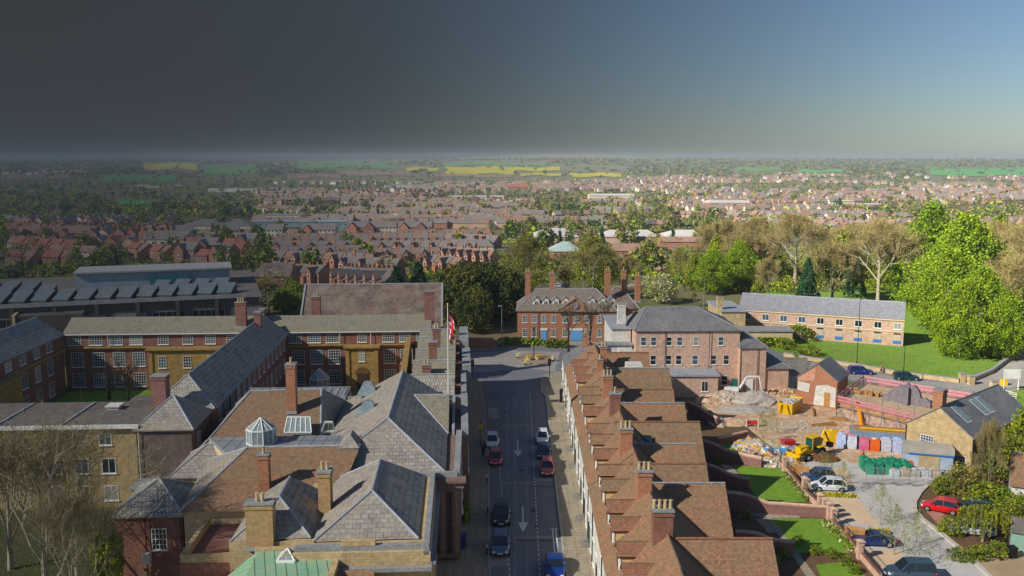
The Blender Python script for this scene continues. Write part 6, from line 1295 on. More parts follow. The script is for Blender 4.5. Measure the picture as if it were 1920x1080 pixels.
# named trees of the middle distance: kind, u, v(base), height, width factor
def tz(u,y): x=(u-960)/FPX*(y*_c+(EYE)*_s); return Vector((x,y,hgt(x,y)))
def tr(kind,u,y,vtop,w,lab,group=None,nm=None):
    p=tz(u,y); d=ray(u,vtop); top=EYE+d.z*(y/d.y); h=max(3,top-p.z); return tree(kind,lab,p,h,w,group=group,nm=nm)
for (k,u,y,vt,w,lab) in (
 ('dark_tree',868,205,497,1.0,'big dark olive evergreen left of the white lamp'),('dark_tree',905,215,492,1.0,'dark olive evergreen directly behind the white lamp'),('dark_tree',940,208,500,.85,'dark evergreen nearest the mansion'),('dark_tree',850,225,505,.9,'dark evergreen touching the roof of the long tiled hall'),('dark_tree',892,196,540,.8,'lower sunlit evergreen at the road edge'),('dark_tree',955,222,520,.7,'shaded evergreen behind the mansion corner'),
 ('conifer',745,232,505,1.5,'left one of the pair of blue green conifers behind the long tiled hall'),('conifer',785,236,498,1.5,'right one of the pair of blue green conifers behind the long tiled hall'),
 ('budding_tree',985,250,440,1.1,'tall yellow green tree behind the mansion left chimney'),('leafy_yellow',990,270,447,.75,'soft yellow tree merging with the tall one behind the mansion'),('budding_tree',1112,248,445,1.15,'tall yellow green tree between the mansion chimneys'),('leafy_yellow',1120,268,452,.7,'leafy tree behind the right mansion chimney'),
 ('bare_mid',1060,262,500,.8,'leafless tree behind the mansion ridge'),('bare_mid',1175,270,478,.9,'leafless tree behind the right wing of the mansion'),('budding_tree',1150,280,470,.8,'budding tree by the far lane'),
 ('blossom_tree',1240,238,515,1.2,'white blossom tree beyond the grey slate roof'),('blossom_tree',1215,250,518,.9,'smaller blossom tree left of the large one'),
 ('budding_tree',1270,290,465,.8,'thin yellow tree over the lane'),('leafy_yellow',1300,262,478,.7,'bright yellow green tree left of the spring beeches'),('leafy_big',1335,255,470,1.05,'rounded bright green tree above the stone entrance block'),('leafy_big',1385,268,455,1.05,'bright green tree behind the leafless oak'),('bare_mid',1300,232,545,.55,'small leafless bush tree beside the pale lamp'),
 ('bare_big',1412,275,398,.95,'leafless tree with forked trunk above the left end of the tan block'),('bare_big',1490,262,388,1.0,'largest leafless oak behind the tan block'),('conifer',1512,230,490,1.0,'dark conifer under the leafless oak'),('conifer',1600,248,462,.8,'dark blue green conifer right of the middle leafless tree'),
 ('bare_mid',1560,236,448,.95,'tan leafless tree with upright twigs behind the tan block'),('bare_big',1645,228,398,.9,'pale straight trunked leafless tree right of the tan block'),('bare_mid',1440,240,480,.8,'low leafless tree behind the slate roof'),('bare_mid',1535,290,420,1.0,'tall leafless tree in the second row of the park'),
 ('bare_mid',1600,300,415,1.1,'leafless tree behind the dark conifer'),('bare_mid',1690,290,420,1.0,'leafless tree behind the first spring green tree'),
 ('leafy_green',1738,232,388,.95,'tallest darker green tree in the park'),('leafy_big',1800,210,408,1.05,'bright spring green tree in the middle of the park group'),('leafy_big',1770,196,472,1.0,'broad spring green tree leaning over the bank'),('leafy_big',1832,176,505,.95,'lowest bright green tree overhanging the grass bank'),('leafy_big',1798,171,530,.85,'low bright green tree reaching down the grass bank'),('leafy_big',1878,170,560,.85,'low bright green tree shading the park lane'),('leafy_green',1868,190,560,.7,'bright tree leaning over the park lane'),('leafy_green',1720,215,545,.6,'small bright tree at the end of the tan block'),
 ('bare_big',1870,225,402,.9,'brown leafless tree right of the spring green trees'),('bare_big',1925,215,395,1.0,'brown leafless tree at the right edge of the park'),('bare_mid',1900,185,470,.9,'budding tree beside the park lane'),('bare_mid',1960,195,440,1.1,'leafless tree beyond the park lane'),('bare_big',1830,260,405,.9,'leafless tree behind the bright park trees'),('budding_tree',1890,240,420,.9,'olive budding tree in the park'),
 ('pollard_bare',1066,176,562,.9,'leafless street tree before the mansion pediment'),('pollard_bare',1104,176,562,.8,'leafless street tree before the mansion right windows'),('pollard_bare',1138,176,552,.8,'leafless street tree nearest the stucco block'),
 ('bare_near',90,72,788,1.1,'large leafless birch before the buff block at lower left'),('bare_near',20,80,800,1.0,'leafless birch at the left edge of the picture'),('bare_near',150,66,905,.8,'smaller leafless tree beside the red brick annexe'),('leafy_mid',205,74,985,.5,'small leafy bush at the corner of the red brick annexe'),
 ('pollard_bare',240,124,660,.8,'leafless climber tree before the ochre bay in the courtyard'),('conifer',207,126,715,.35,'dark clipped conifer in the courtyard corner'),
 ('bare_mid',1850,96,780,.35,'thin leafless birch in front of the dark side of the stone cottage'),
 ('leafy_big',1310,300,478,1.0,'far yellow green tree by the pale sheds'),('leafy_yellow',1450,300,455,1.1,'yellow green tree between the two leafless oaks'),('leafy_yellow',1575,270,440,1.1,'yellow green tree behind the tan leafless tree'),('leafy_yellow',1660,262,500,1.0,'low yellow green tree behind the pale trunked tree'),('leafy_mid',1420,235,530,.7,'green understorey tree behind the left end of the tan block'),
 ): tr(k,u,y,vt,w,lab)
for i,(u,v,k,h) in enumerate(((505,590,'far_bare',6),(522,585,'leafy_yellow',5),(540,590,'leafy_yellow',6),(555,580,'leafy_yellow',7),(498,575,'bare_mid',8),(568,588,'leafy_mid',5),(515,560,'far_bare',7),(545,560,'leafy_yellow',6))): tree(k,['brown leafless bush','yellow green bush','yellow green shrub tree','taller yellow green shrub tree','thin leafless tree','green bush','leafless scrub','pale green scrub'][i]+' in the gap between the library and the long tiled hall',T(u,v),h,1.2)
rb_=random.Random(77)
for i in range(40):
    tr(rb_.choice(['bare_mid','bare_mid','budding_tree','bare_big','leafy_yellow']),rb_.uniform(1340,1960),rb_.uniform(255,345),rb_.uniform(405,455),rb_.uniform(.8,1.1),'leafless or budding tree in the crowded back row of the park wood','back row of the park wood')
def sml(kind,u,v,h,w,lab,cat='tree',nm=None): return tree(kind,lab,P(u,v),h,w,cat=cat,nm=nm)
sml('tan_shrub',1815,928,3.3,1.05,'bronze yellow shrub above the red car','shrub','shrub'); sml('shrub',1770,925,1.8,1.1,'green bush left of the bronze shrub','shrub','shrub')
sml('willow',1842,1016,3.7,.95,'small weeping willow on the right of the close'); sml('shrub',1783,1000,1.6,1.2,'bright yellow green bush beside the red car','shrub','shrub')
sml('shrub',1800,1050,1.1,1.5,'low green ground shrub under the willow','shrub','shrub'); sml('shrub',1840,1048,1.2,1.4,'low green shrub right of the willow trunk','shrub','shrub'); sml('shrub',1870,1042,1.3,1.2,'low shrub by the wheeled bin','shrub','shrub')
sml('leafy_mid',1880,905,5.5,1.0,'leafy tree between the cottage and the white gabled house'); sml('leafy_yellow',1925,885,8.5,.9,'light green tree at the right edge beside the cottage'); sml('leafy_mid',1915,1000,3.8,1.1,'green garden tree in front of the white gabled house'); sml('shrub',1860,955,2.6,1.4,'dark green garden bush behind the silver car','shrub','shrub'); sml('shrub',1895,975,2.5,1.5,'garden bush below the orange tiled house','shrub','shrub')
sml('leafy_mid',1930,940,3.5,1.0,'garden tree behind the orange tiled house')
for (u,v,h,lab) in((1676,1040,5.2,'sapling right of the navy sports car'),(1714,1062,5.4,'sapling with round crown at the edge of the paving'),(1650,985,4.6,'thin almost leafless sapling in the paving'),(1579,925,3.8,'sapling by the white hatchback'),(1428,832,4.6,'yellow leaved sapling in the builders clutter'),(1448,815,3.6,'thin sapling behind the builders clutter'),(1548,905,3.5,'sapling behind the blue hatchback')): sml('sapling',u,v,h,1.1,lab)
for (u,v,h,w,lab) in((1497,640,3.4,1.2,'round olive bush against the tan block'),(1475,655,2.2,1.2,'low bush below the tan block'),(1440,645,2.6,1.3,'bright clipped bush left of the round olive one'),(1520,668,2.2,1.2,'green bush beside the steps'),(1495,670,1.8,1.2,'scrubby bush above the steps')): sml('shrub',u,v,h,w,lab,'shrub','shrub')
for i,(u,v) in enumerate(((1495,1020),(1530,1040),(1560,1045),(1470,1045),(1585,1060),(1450,1060),(1605,1010),(1600,1075),(1345,868),(1398,972))): sml('shrub',u,v,.9,1.0,['low shrub in the bed of the southern garden','small shrub against a swept garden wall'][i>7],'shrub','garden_plant')['group']=['low shrubs in the southern garden bed','small shrubs against the swept walls'][i>7]

# ================================================================== THE TOWN IN THE VALLEY
def hmesh(wd,dp,ze,zr,wm,rm,style,winrow=2,front=0):
    w=MB(); w.box(0,0,-3,wd,dp,ze,0); w.add([(0,0,ze),(0,dp,ze),(0,dp/2,zr-.1),(wd,0,ze),(wd,dp,ze),(wd,dp/2,zr-.1)],[(0,2,1),(3,4,5)],0)
    n=max(2,int(wd/2.4))
    for k in range(winrow):
        for i in range(n):
            x=wd*(i+.5)/n; z=.9+k*2.6
            for y0,sg in((0,-1),(dp,1)):
                a=[(x-.62,y0+sg*.04,z-.1),(x+.62,y0+sg*.04,z-.1),(x+.62,y0+sg*.04,z+1.45),(x-.62,y0+sg*.04,z+1.45)]; b=[(x-.45,y0+sg*.08,z+.05),(x+.45,y0+sg*.08,z+.05),(x+.45,y0+sg*.08,z+1.3),(x-.45,y0+sg*.08,z+1.3)]
                w.add(a,[(0,1,2,3) if sg<0 else (3,2,1,0)],1); w.add(b,[(0,1,2,3) if sg<0 else (3,2,1,0)],2)
    r=MB(); o=.35; k=(zr-ze)/(dp/2)*o; vs=[(-.1,-o,ze-k+.1),(wd+.1,-o,ze-k+.1),(wd+.1,dp+o,ze-k+.1),(-.1,dp+o,ze-k+.1),(-.1,dp/2,zr+.1),(wd+.1,dp/2,zr+.1)]; r.add(vs,[(0,1,5,4),(2,3,4,5)]); r.add([(a,b,c-.15) for a,b,c in vs],[(4,5,1,0),(5,4,3,2)])
    if style=='gable':   # front wing with its own gable
        w.box(wd*.1,-3,-3,wd*.62,0,ze-.4,0); xm=wd*.36; w.add([(wd*.1,-3,ze-.4),(wd*.62,-3,ze-.4),(xm,-3,zr-.7)],[(0,1,2)],0); w.add([(xm-.6,-3.05,3.2),(xm+.6,-3.05,3.2),(xm+.6,-3.05,4.6),(xm-.6,-3.05,4.6)],[(0,1,2,3)],2); w.add([(xm-.8,-3.04,3.0),(xm+.8,-3.04,3.0),(xm+.8,-3.04,4.8),(xm-.8,-3.04,4.8)],[(0,1,2,3)],1)
        v=[(wd*.1-.3,-3.2,ze-.6),(xm,-3.2,zr-.5),(xm,dp/2,zr-.5),(wd*.1-.3,dp/2-1,ze-.6),(wd*.62+.3,-3.2,ze-.6),(wd*.62+.3,dp/2-1,ze-.6)]; r.add(v,[(0,1,2,3),(1,4,5,2)])
    if style=='ext':
        w.box(wd*.5,-4,-3,wd*.95,0,ze-1.6,0); r.add([(wd*.45,-4.2,ze-1.9),(wd,-4.2,ze-1.9),(wd,0,ze-.2),(wd*.45,0,ze-.2)],[(0,1,2,3)])
    c=MB(); c.obox((.1,dp/2,zr-1.2),.35,.5,2.4); c.tube((.1,dp/2-.2,zr+1.2),(.1,dp/2-.2,zr+1.7),.12,n=5); c.tube((.1,dp/2+.2,zr+1.2),(.1,dp/2+.2,zr+1.7),.12,n=5)
    out=[]
    for mb,mm in((w,[wm,WOODW,GLASS]),(r,[rm]),(c,[BR_ORG])):
        me=mb.mesh('m'); [me.materials.append(x) for x in mm]; out.append(me)
    return out
FR=M('town_brick_red','#9a6c5a','#86594a',scale=.08); FO=M('town_brick_orange','#bc8060','#a46c50',scale=.08); FCm=M('town_render','#c4b8a4','#b0a28c',scale=.08); FPk=M('town_brick_pale','#b89880','#a88870',scale=.08); FW=M('town_white','#d0ccc4','#c0bab0',scale=.08)
RS=M('town_slate','#7c7470','#6a6462',scale=.1,c3='#7c7068'); RB=M('town_tile_brown','#8c7060','#7a6054',scale=.1,c3='#8c6c5c'); RR=M('town_tile_red','#96604c','#845344',scale=.1); RG=M('town_tile_grey','#857a74','#726a66',scale=.1)
HV={'t1':hmesh(5,8,5.4,8.3,FR,RS,'ext'),'t2':hmesh(5,8,5.4,8.3,FO,RS,'gable'),'t3':hmesh(5.2,8,5.4,8.5,FR,RB,'gable'),'t4':hmesh(5,8,5.2,8,FO,RB,'ext'),'t5':hmesh(5,8,5.4,8.3,FPk,RS,'plain'),
 's1':hmesh(9,8,5,8,FCm,RB,'plain'),'s2':hmesh(9,8,5,8,FR,RR,'plain'),'s3':hmesh(9,8,5,8,FPk,RG,'plain'),'s4':hmesh(10,8,5,7.8,FW,RB,'plain'),'b1':hmesh(12,9,7.8,11.5,FO,RS,'gable',3),'b2':hmesh(12,9,7.8,11.5,FR,RS,'gable',3),'b3':hmesh(11,9,7.8,11.5,FCm,RS,'plain',3)}
for k,(a,b,c) in HV.items(): a.name='wall';b.name='roof';c.name='chimney'
NH=[0]
HL=[]
def house(kind,p,rz,lab,group,s=1): HL.append((kind,tuple(p),rz,lab,group))
def far_house(far,p,ang):
    mi=rt.choice([0,1,2,2,1,3]); rm_=rt.choice([4,5,6,6,4]); wd,dp=rt.uniform(6,13),8; ca,sa=math.cos(ang),math.sin(ang)
    f=lambda x,y,z:(p[0]+x*ca-y*sa,p[1]+x*sa+y*ca,p[2]+z)
    far.add([f(0,0,-3),f(wd,0,-3),f(wd,dp,-3),f(0,dp,-3),f(0,0,5),f(wd,0,5),f(wd,dp,5),f(0,dp,5),f(0,dp/2,7.9),f(wd,dp/2,7.9)],[(0,1,5,4),(1,2,6,9,5),(2,3,7,6),(3,0,4,8,7)],mi); far.add([f(-.2,-.4,4.8),f(wd+.2,-.4,4.8),f(wd+.2,dp/2,8.1),f(-.2,dp/2,8.1),f(wd+.2,dp+.4,4.8),f(-.2,dp+.4,4.8)],[(0,1,2,3),(3,2,4,5)],rm_)
    far.add([f(.0,3.6,6.5),f(.8,3.6,6.5),f(.8,4.4,6.5),f(0,4.4,6.5),f(.0,3.6,9.2),f(.8,3.6,9.2),f(.8,4.4,9.2),f(0,4.4,9.2)],[(4,5,6,7),(0,1,5,4),(1,2,6,5),(3,0,4,7)],2)
def place_houses():
    HL.sort(key=lambda h:h[1][1]); far=MB()
    for i,(kind,p,rz,lab,group) in enumerate(HL):
        if i<294:
            t=thing('house',lab,'house',p,rz,group); ms=HV[kind]; o1=bpy.data.objects.new('wall',ms[0]); o2=bpy.data.objects.new('roof',ms[1]); o3=bpy.data.objects.new('chimney',ms[2])
            for o in(o1,o2,o3): COL.objects.link(o)
            o1.parent=t;o2.parent=t;o3.parent=o2
        else: far_house(far,p,rz)
    o=far.build('distant_estates',[FCm,FR,FPk,FW,RB,RG,RS]); tag(o,'carpet of small far roofs and walls of the outer estates towards the horizon','houses',None,'stuff')
rt=random.Random(21)
def row(u0,v0,u1,v1,kinds,lab,group,sp=5.05,jit=.0,face=0):
    a=T(u0,v0);b=T(u1,v1); d=b-a; d.z=0; n=int(d.length/sp); d.normalize(); ang=math.atan2(d.y,d.x)
    ORD=['first','second','third','fourth','fifth','sixth','seventh','eighth','ninth','tenth','eleventh','twelfth']
    for i in range(n):
        q=a+d*(i*sp)+Vector((rt.uniform(-1,1),rt.uniform(-1,1),0))*jit; k=kinds[i%len(kinds)] if jit==0 else rt.choice(kinds)
        house(k,(q.x,q.y,hgt(q.x,q.y)),ang+(rt.uniform(-.25,.25) if jit else 0),(ORD[i]+' '+lab if n<=12 and len(lab.split())<16 else lab),group)
row(630,535,735,545,['t2','t1'],'orange brick house in the front row behind the pair of conifers','houses behind the conifers')
row(515,500,700,508,['t1','t4','t2','t1'],'brick terraced house in the lowest slate roofed row of the valley','lowest terrace row',5.6)
row(512,480,850,478,['t2','t1','t3','t1'],'gabled brick terraced house in the second row of the valley','second terrace row')
row(520,463,860,460,['t1','t4'],'slate roofed terraced house in the third row of the valley','third terrace row')
row(700,495,830,492,['t4','t2'],'terraced house end on among the yards beside the second row','yard side terrace')
row(650,446,830,446,['b1','b2','b3'],'three storey house with dormers above the terrace rows','three storey houses above the rows',12.2)
row(835,462,940,468,['t1','t3','t2'],'small brick house by the road bend at the end of the rows','houses at the road bend',5.4)
row(330,494,450,500,['b2','s2'],'brick house with dark solar panelled roof at left centre','modern houses left of centre',11.5)
row(500,452,640,452,['b3','s1','b1'],'pale gabled house below the flat roofed offices','pale gabled houses',12)
row(500,524,610,534,['t2','t4'],'orange brick house in the lowest side street','lowest side street',5.3)
row(640,500,700,497,['t1','t3'],'slate roofed house between the lower terraces','between the lower terraces',5.2)
row(520,492,700,488,['t4','t1','t2'],'slate roofed house in the back to back row above the lowest terrace','back to back row above the lowest terrace',5.2)
row(830,492,925,500,['t2','t3'],'orange house in the cluster below the road bend','cluster below the road bend',5.4)
row(800,508,860,515,['t2','t4'],'orange gabled house next to the evergreens','next to the evergreens',5.4)
row(745,455,930,452,['t1','t3','t4'],'slate roofed house in the row under the three storey houses','row under the three storey houses',5.3)
row(340,484,470,486,['s2','b2','t2'],'red house in the modern close above the library','modern close above the library',9)
row(60,486,200,490,['s2','s1'],'red roofed house in the left foreground of the valley','left foreground of the valley',10)
row(512,470,720,466,['t4','t1','t3'],'slate roofed house in the close packed row behind the second terrace','close packed row behind the second terrace',5.3)
row(640,512,760,520,['t2','t1'],'brick house in the short row above the conifers','short row above the conifers',5.4)
row(720,478,900,482,['t1','t2'],'dark gabled house at the right end of the terraces','right end of the terraces',5.5)
row(340,470,480,474,['s2','b2','t3'],'red brick house with blue grey roof left of the terrace rows','red brick houses left of the rows',9.5)
row(330,455,490,452,['b3','s1','s2'],'pale and red house in front of the hipped store','houses before the hipped store',10)
row(0,440,160,446,['s2','t3'],'dark red house in the back row at the far left','back row at the far left',10)
row(720,430,880,424,['t3','t1','s2'],'brown roofed house in the row above the three storey houses','row above the three storey houses',6.5)
row(1040,412,1150,410,['t2','t4'],'orange terraced house left of the avenue of villas','left of the avenue',7)
row(20,470,170,478,['s2','s2'],'low red roofed house at the far left','red roofed houses at the left',10.5)
row(10,498,165,500,['s2','t4'],'low red brick house above the library roof at left','red brick houses above the library',10.5)
row(480,398,590,404,['s3','t5'],'distant terraced house in the left distance','distant left terraces',7)
row(580,384,720,380,['t3','t5','s3'],'distant brown roofed house left of the school roofs','distant roofs left of the school',7)
row(845,412,960,424,['t2','t4','s1'],'gabled house left of the long straight road','houses left of the straight road',7)
row(1040,424,1130,424,['s2'],'red brick semi behind the white domed shed','semis behind the domed shed',9.5)
row(1128,432,1260,432,['t5','t3'],'small terraced house in front of the red brick avenue','terrace before the avenue',6)
row(1090,402,1240,404,['t2','t2','t4'],'orange gabled villa in the avenue of red villas','avenue of red villas',8)
row(1250,412,1370,414,['t2','t3'],'red gabled villa right of the big bare tree in the valley','red villas right of centre',8)
row(1090,386,1220,386,['b2','b1'],'tall red villa in the upper avenue','upper avenue',13)
row(240,480,330,490,['s2','t4'],'red brick house before the chapel spire','houses before the spire',11)
def mid(uL,uR,v,dp,ze,zr,wm,rm,lab,hip=(0,0),cat='building',nm='building',wn=1,z0=-4,v2=None):
    a=T(uL,v);b=T(uR,v2 or v); g=min(a.z,b.z); t=thing(nm,lab,cat,(a.x,a.y,g)); L=block(t,a,b,dp,g+z0,g+ze,g+zr,wm,rm,hip=hip,over=.5)
    if wn:
        n=max(2,int(L.Ln/5)); k=max(1,int(ze/3.2))
        for i in range(n):
            for j in range(k): q=L(L.Ln*(i+.5)/n,0,g+1+j*3); win(t,q,L.ang,2.2,1.5,2,1,sill=False)
    return t
WS=M('shed_roof_pale','#b4b0ac','#a09c98',scale=.05); GRN=M('roof_pale_green','#9aaea8','#8a9c98',scale=.05)
mid(1003,1085,460,34,5.5,10,FPk,WS,'white domed industrial shed right of the straight road',(9,9)); mid(1130,1236,458,26,5,8.5,FPk,WS,'white roofed shed with orange front edge',(6,6)); mid(1250,1352,458,26,5,8.5,FPk,WS,'long pale shed roof left of the spring beeches',(7,7))
mid(1032,1092,484,18,4,8.5,FO,GRN,'building with pale green domed roof behind the mansion',(7,7)); mid(1150,1215,488,14,5.4,8.6,FR,RB,'red brick block with brown roof and white gable behind the mansion',wn=1); mid(1238,1325,470,12,5.6,8,FR,RB,'long red brick block above the blossom tree'); mid(1190,1232,510,10,3,5,FR,RB,'low brick lodge beside the lane by the blossom tree')
mid(338,470,435,30,5,9,FCm,RS,'large hipped grey roofed store at left centre',(12,12)); mid(470,655,432,30,6.5,7.2,M('office_green','#7c9090','#6c8084',scale=.1),M('office_roof','#8c9498','#7c8488',scale=.05),'long flat grey roofed offices with raised centre'); mid(500,570,424,16,9.5,10,FCm,M('office_roof','#8c9498'),'raised rooftop storey of the flat grey offices',wn=0)
mid(265,345,470,24,7,11,FCm,RG,'pale sweeping roofed hall right of the spire'); mid(830,925,478-4,14,4,7.5,FCm,RG,'pale bungalow with grey hipped roof above the rows',(4,4)); mid(735,800,402,16,4,7,FR,RB,'brown roofed school among trees',(4,4)); mid(720,880,352,30,5,6,FCm,M('school_green','#6f8c8c','#5f7c7c',scale=.05),'teal flat roofed building in the far middle'); mid(840,945,378,40,6,7.2,FW,WS,'long white roofed store in the far middle')
mid(1105,1190,375,30,6,8,FCm,WS,'pale roofed works behind the red villas'); mid(1330,1408,394,34,8,10,FPk,WS,'large white roofed depot right of centre',(3,3)); mid(950,990,358,20,7,12,FR,RR,'brown pitched barn like hall in the far middle'); mid(1535,1600,385,26,5,6,M('depot_cream','#b8ac80','#a89c70',scale=.1),WS,'cream flat roofed depot before the far estate'); mid(1600,1650,392,22,5,6,FR,WS,'red brick depot before the far estate'); mid(1530,1640,368,20,5,8,FPk,RB,'long brown roofed school in the right distance')
mid(140,245,545,16,3,8,FR,TILE_D,'low brown hipped roof just behind the library roof lights',(10,10)); mid(470,545,540,14,5,9.5,FR,TILE_D,'brown roofed brick block right of the library',(4,0)); mid(30,175,450,14,5,9,FR,RB,'long brown roofed block at the left edge'); mid(250,340,352,20,4,5,FCm,WS,'thin pale roofed warehouse in the left distance'); mid(390,480,360,20,5,6,FW,WS,'white warehouse in the left distance')
t=thing('chapel_spire','slender grey spire on a small chapel at left','spire',T(245,440)); q=MB(); q.obox((0,0,-2),1.6,1.6,9); q.build('tower',FCm,t,local=True); q=MB(); q.tube((0,0,7),(0,0,15),1.5,.1,8); q.build('spire_roof',RG,t,local=True)
# right hand estates: individuals while the count allows, the far rest as one mass
pts=[]
for i in range(3000):
    u=rt.uniform(1000,2000); v=rt.uniform(327,440) if u>1380 else (rt.uniform(325,405) if u>1250 else rt.uniform(335,380))
    if 1750<u and v<332: continue
    pts.append((v,u))
for i in range(2600): pts.append((rt.uniform(345,436),rt.uniform(470,1010)))
for i in range(700): pts.append((rt.uniform(420,470),rt.uniform(0,340)))
for i in range(260): pts.append((rt.uniform(300,330),rt.uniform(0,160)))
pts.sort(reverse=True); grid={}
cellw=lambda p:(int(p.x//11),int(p.y//14))
for v,u in pts:
    p=T(u,v); 
    if p.y>3400: continue
    # streets run in bands
    if math.sin(p.y/19+math.sin(p.x/160)*1.5)<-.2 and p.y<2500: continue
    if math.sin(p.x/140+1)*math.sin(p.y/120)<-.2: continue
    c=cellw(p)
    if c in grid: continue
    grid[c]=1; ang=.25*math.sin(p.x/170)+(math.pi/2 if math.sin(p.x/90+p.y/140)>.72 else 0)
    west=u<960
    house(rt.choice(['s1','s3','s4','s3','s2','t5'] if not west else ['s2','t3','s3','t1']),(p.x,p.y,p.z),ang,'small brown roofed house in the far middle of the town' if west else 'small pale house in the estates spread across the right distance','far middle town houses' if west else 'right distance estate houses')
place_houses()
# town streets
def lane(name,pts,wd,mat=ASPH_L):
    q=MB(); W_=[]
    for (u,v) in pts: W_.append(T(u,v))
    for a,b in zip(W_,W_[1:]):
        n=max(1,int((b-a).length/25))
        for i in range(n):
            p=a.lerp(b,i/n);r_=a.lerp(b,(i+1)/n); d=(r_-p); d.z=0; d.normalize(); nn=Vector((-d.y,d.x,0))*wd/2
            c=[p-nn,r_-nn,r_+nn,p+nn]; q.add([(x.x,x.y,hgt(x.x,x.y)+.25) for x in c],[(0,1,2,3)])
    struct(name,q,mat)
lane('valley_road',[(935,475),(962,452),(985,430),(978,410)],9); lane('valley_lane',[(1255,515),(1310,512),(1345,520)],7); lane('side_street',[(165,445),(215,490)],7); lane('terrace_street',[(515,474),(860,472)],6); lane('terrace_street',[(515,492),(700,496)],6); lane('station_approach',[(1130,444),(1300,446)],8); lane('car_park',[(1030,542),(1180,540)],18)
# fields
def field(name,uL,uR,v0,v1,mat,skew=0):
    N,K=10,4; q=MB(); V=[]
    for j in range(K+1):
        for i in range(N+1):
            u=uL+(uR-uL)*i/N+skew*j/K; v=v1+(v0-v1)*j/K+1.2*math.sin(i*.8+uL); p=T(u,v); V.append((p.x,p.y,p.z+1.2))
    q.v=V; q.f=[(j*(N+1)+i,j*(N+1)+i+1,(j+1)*(N+1)+i+1,(j+1)*(N+1)+i) for j in range(K) for i in range(N)]; q.m=[0]*len(q.f); struct(name,q,mat)
RAPE=M('rapeseed','#b0a400','#9c9400',scale=.01); FG_=M('field_green','#4c7a34','#5a8038',scale=.004); FB=M('field_brown','#8a7460','#7c6a58',scale=.004); FG2=M('field_bright','#3f8c3c','#4f9440',scale=.004)
field('rapeseed_field',762,822,314,321,RAPE); field('rapeseed_field',835,965,313,327,RAPE); field('rapeseed_field',965,1050,314,321,RAPE); field('rapeseed_field',975,1052,325,330,RAPE); field('rapeseed_field',1068,1165,325,332,RAPE); field('rapeseed_field',270,370,306,318,RAPE)
field('grass_field',1745,1925,317,330,FG2); field('grass_field',1500,1580,319,324,FG2); field('ploughed_field',640,770,322,330,FB); field('ploughed_field',800,960,327,333,FB); field('grass_field',830,960,304,311,FG_); field('grass_field',960,1030,306,312,FG_); field('ploughed_field',0,130,326,336,FB); field('grass_field',190,330,330,342,FG_); field('grass_field',560,740,304,316,FG_); field('grass_field',380,480,312,328,FG_); field('grass_field',225,285,378,386,FG2); field('grass_field',1380,1460,316,322,FG_); field('ploughed_field',540,640,328,334,FB)
field('grass_field',1690,1760,310,316,FG_)
# trees of the town: individuals near, one mass far away
rt=random.Random(33); nt_=0; spots=[]
zones=[(0,480,345,440,60),(0,250,445,520,26),(480,960,385,450,34),(250,520,440,520,18),(560,940,455,535,9),(960,1300,380,420,34),(960,1260,425,470,26),(1180,1420,405,470,26),(1000,1240,470,520,12)]
for (u0,u1,v0,v1,n) in zones:
    for i in range(n): spots.append((rt.uniform(v0,v1),rt.uniform(u0,u1)))
spots.sort(reverse=True)
for v,u in spots:
    p=T(u,v); 
    k=rt.choices(['far_round','far_yellow','far_dark','far_conifer','far_bare'],[4,3,3,1,4])[0]
    hN={'far_round':'rounded green tree','far_yellow':'yellow green tree','far_dark':'dark green tree','far_conifer':'dark pointed conifer','far_bare':'brown leafless tree'}[k]
    wz='left part' if u<500 else('middle' if u<960 else 'right part')
    tree(k,hN+' among the roofs in the '+wz+' of the valley',p,rt.uniform(5.5,12),rt.uniform(.7,1.2),group=hN+'s in the '+wz+' of the valley')
FR_=[(745,1175,311,333),(262,378,304,320),(1735,1930,315,332),(1495,1585,317,326),(635,775,320,332),(825,1035,302,313),(185,335,328,343),(555,745,302,317),(375,485,310,330),(0,135,324,337),(220,290,376,388),(1375,1465,314,323),(535,645,326,336)]
def clear(u,v): return not any(a<u<b and c-1<v<d+5 for a,b,c,d in FR_)
def mass(name,lab,n,uv,sz,seed,mats,hmin=4,hmax=11,per=14):
    rg=np.random.default_rng(seed); C=[];S=[];MI=[]; r=random.Random(seed)
    for i in range(n):
        u,v=uv(r)
        if not clear(u,v) and r.random()<.93: continue
        p=T(u,v); h=r.uniform(hmin,hmax); R_=r.uniform(2.5,6)
        if p.y>2500: R_*=1.8; 
        d=rg.normal(size=(per,3)); d/=np.linalg.norm(d,axis=1)[:,None]; d*=rg.uniform(.5,1,(per,1)); C.append(np.array([p.x,p.y,p.z+h*.55])+d*np.array([R_,R_,h*.5])); S.append(np.full(per,R_*sz)); MI.append(np.full(per,r.randrange(len(mats))))
    C=np.concatenate(C);S=np.concatenate(S);MI=np.concatenate(MI); V,F=quads(C,S,rg,.6); me=npmesh(name,V,F,mats,MI); o=bpy.data.objects.new(name,me); COL.objects.link(o); tag(o,lab,'trees',None,'stuff')
WM=[LF_FAR,LF_DARK,LF_OLIVE,M('twigs_far','#6f6248','#5c5440',scale=.05,kind='foliage'),LF_MID]
mass('distant_woodland','woods and hedgerows running to the horizon behind the town',7800,lambda r:(r.uniform(-300,2200),299+36*r.random()**1.3),.4,1,WM,4,9,18)
mass('suburban_trees','garden trees and shrubs mixed through the far streets',3900,lambda r:(r.uniform(960,2150),r.uniform(324,440)),.36,2,WM+[LF_YEL,LF_OLIVE,TWIG],3,8,22)
mass('valley_woodland','loose wood of bare and budding trees across the left valley',2300,lambda r:(r.uniform(-300,960),332+80*r.random()**1.3),.32,3,WM+[LF_YEL,LF_OLIVE,TWIG],4,10,26)
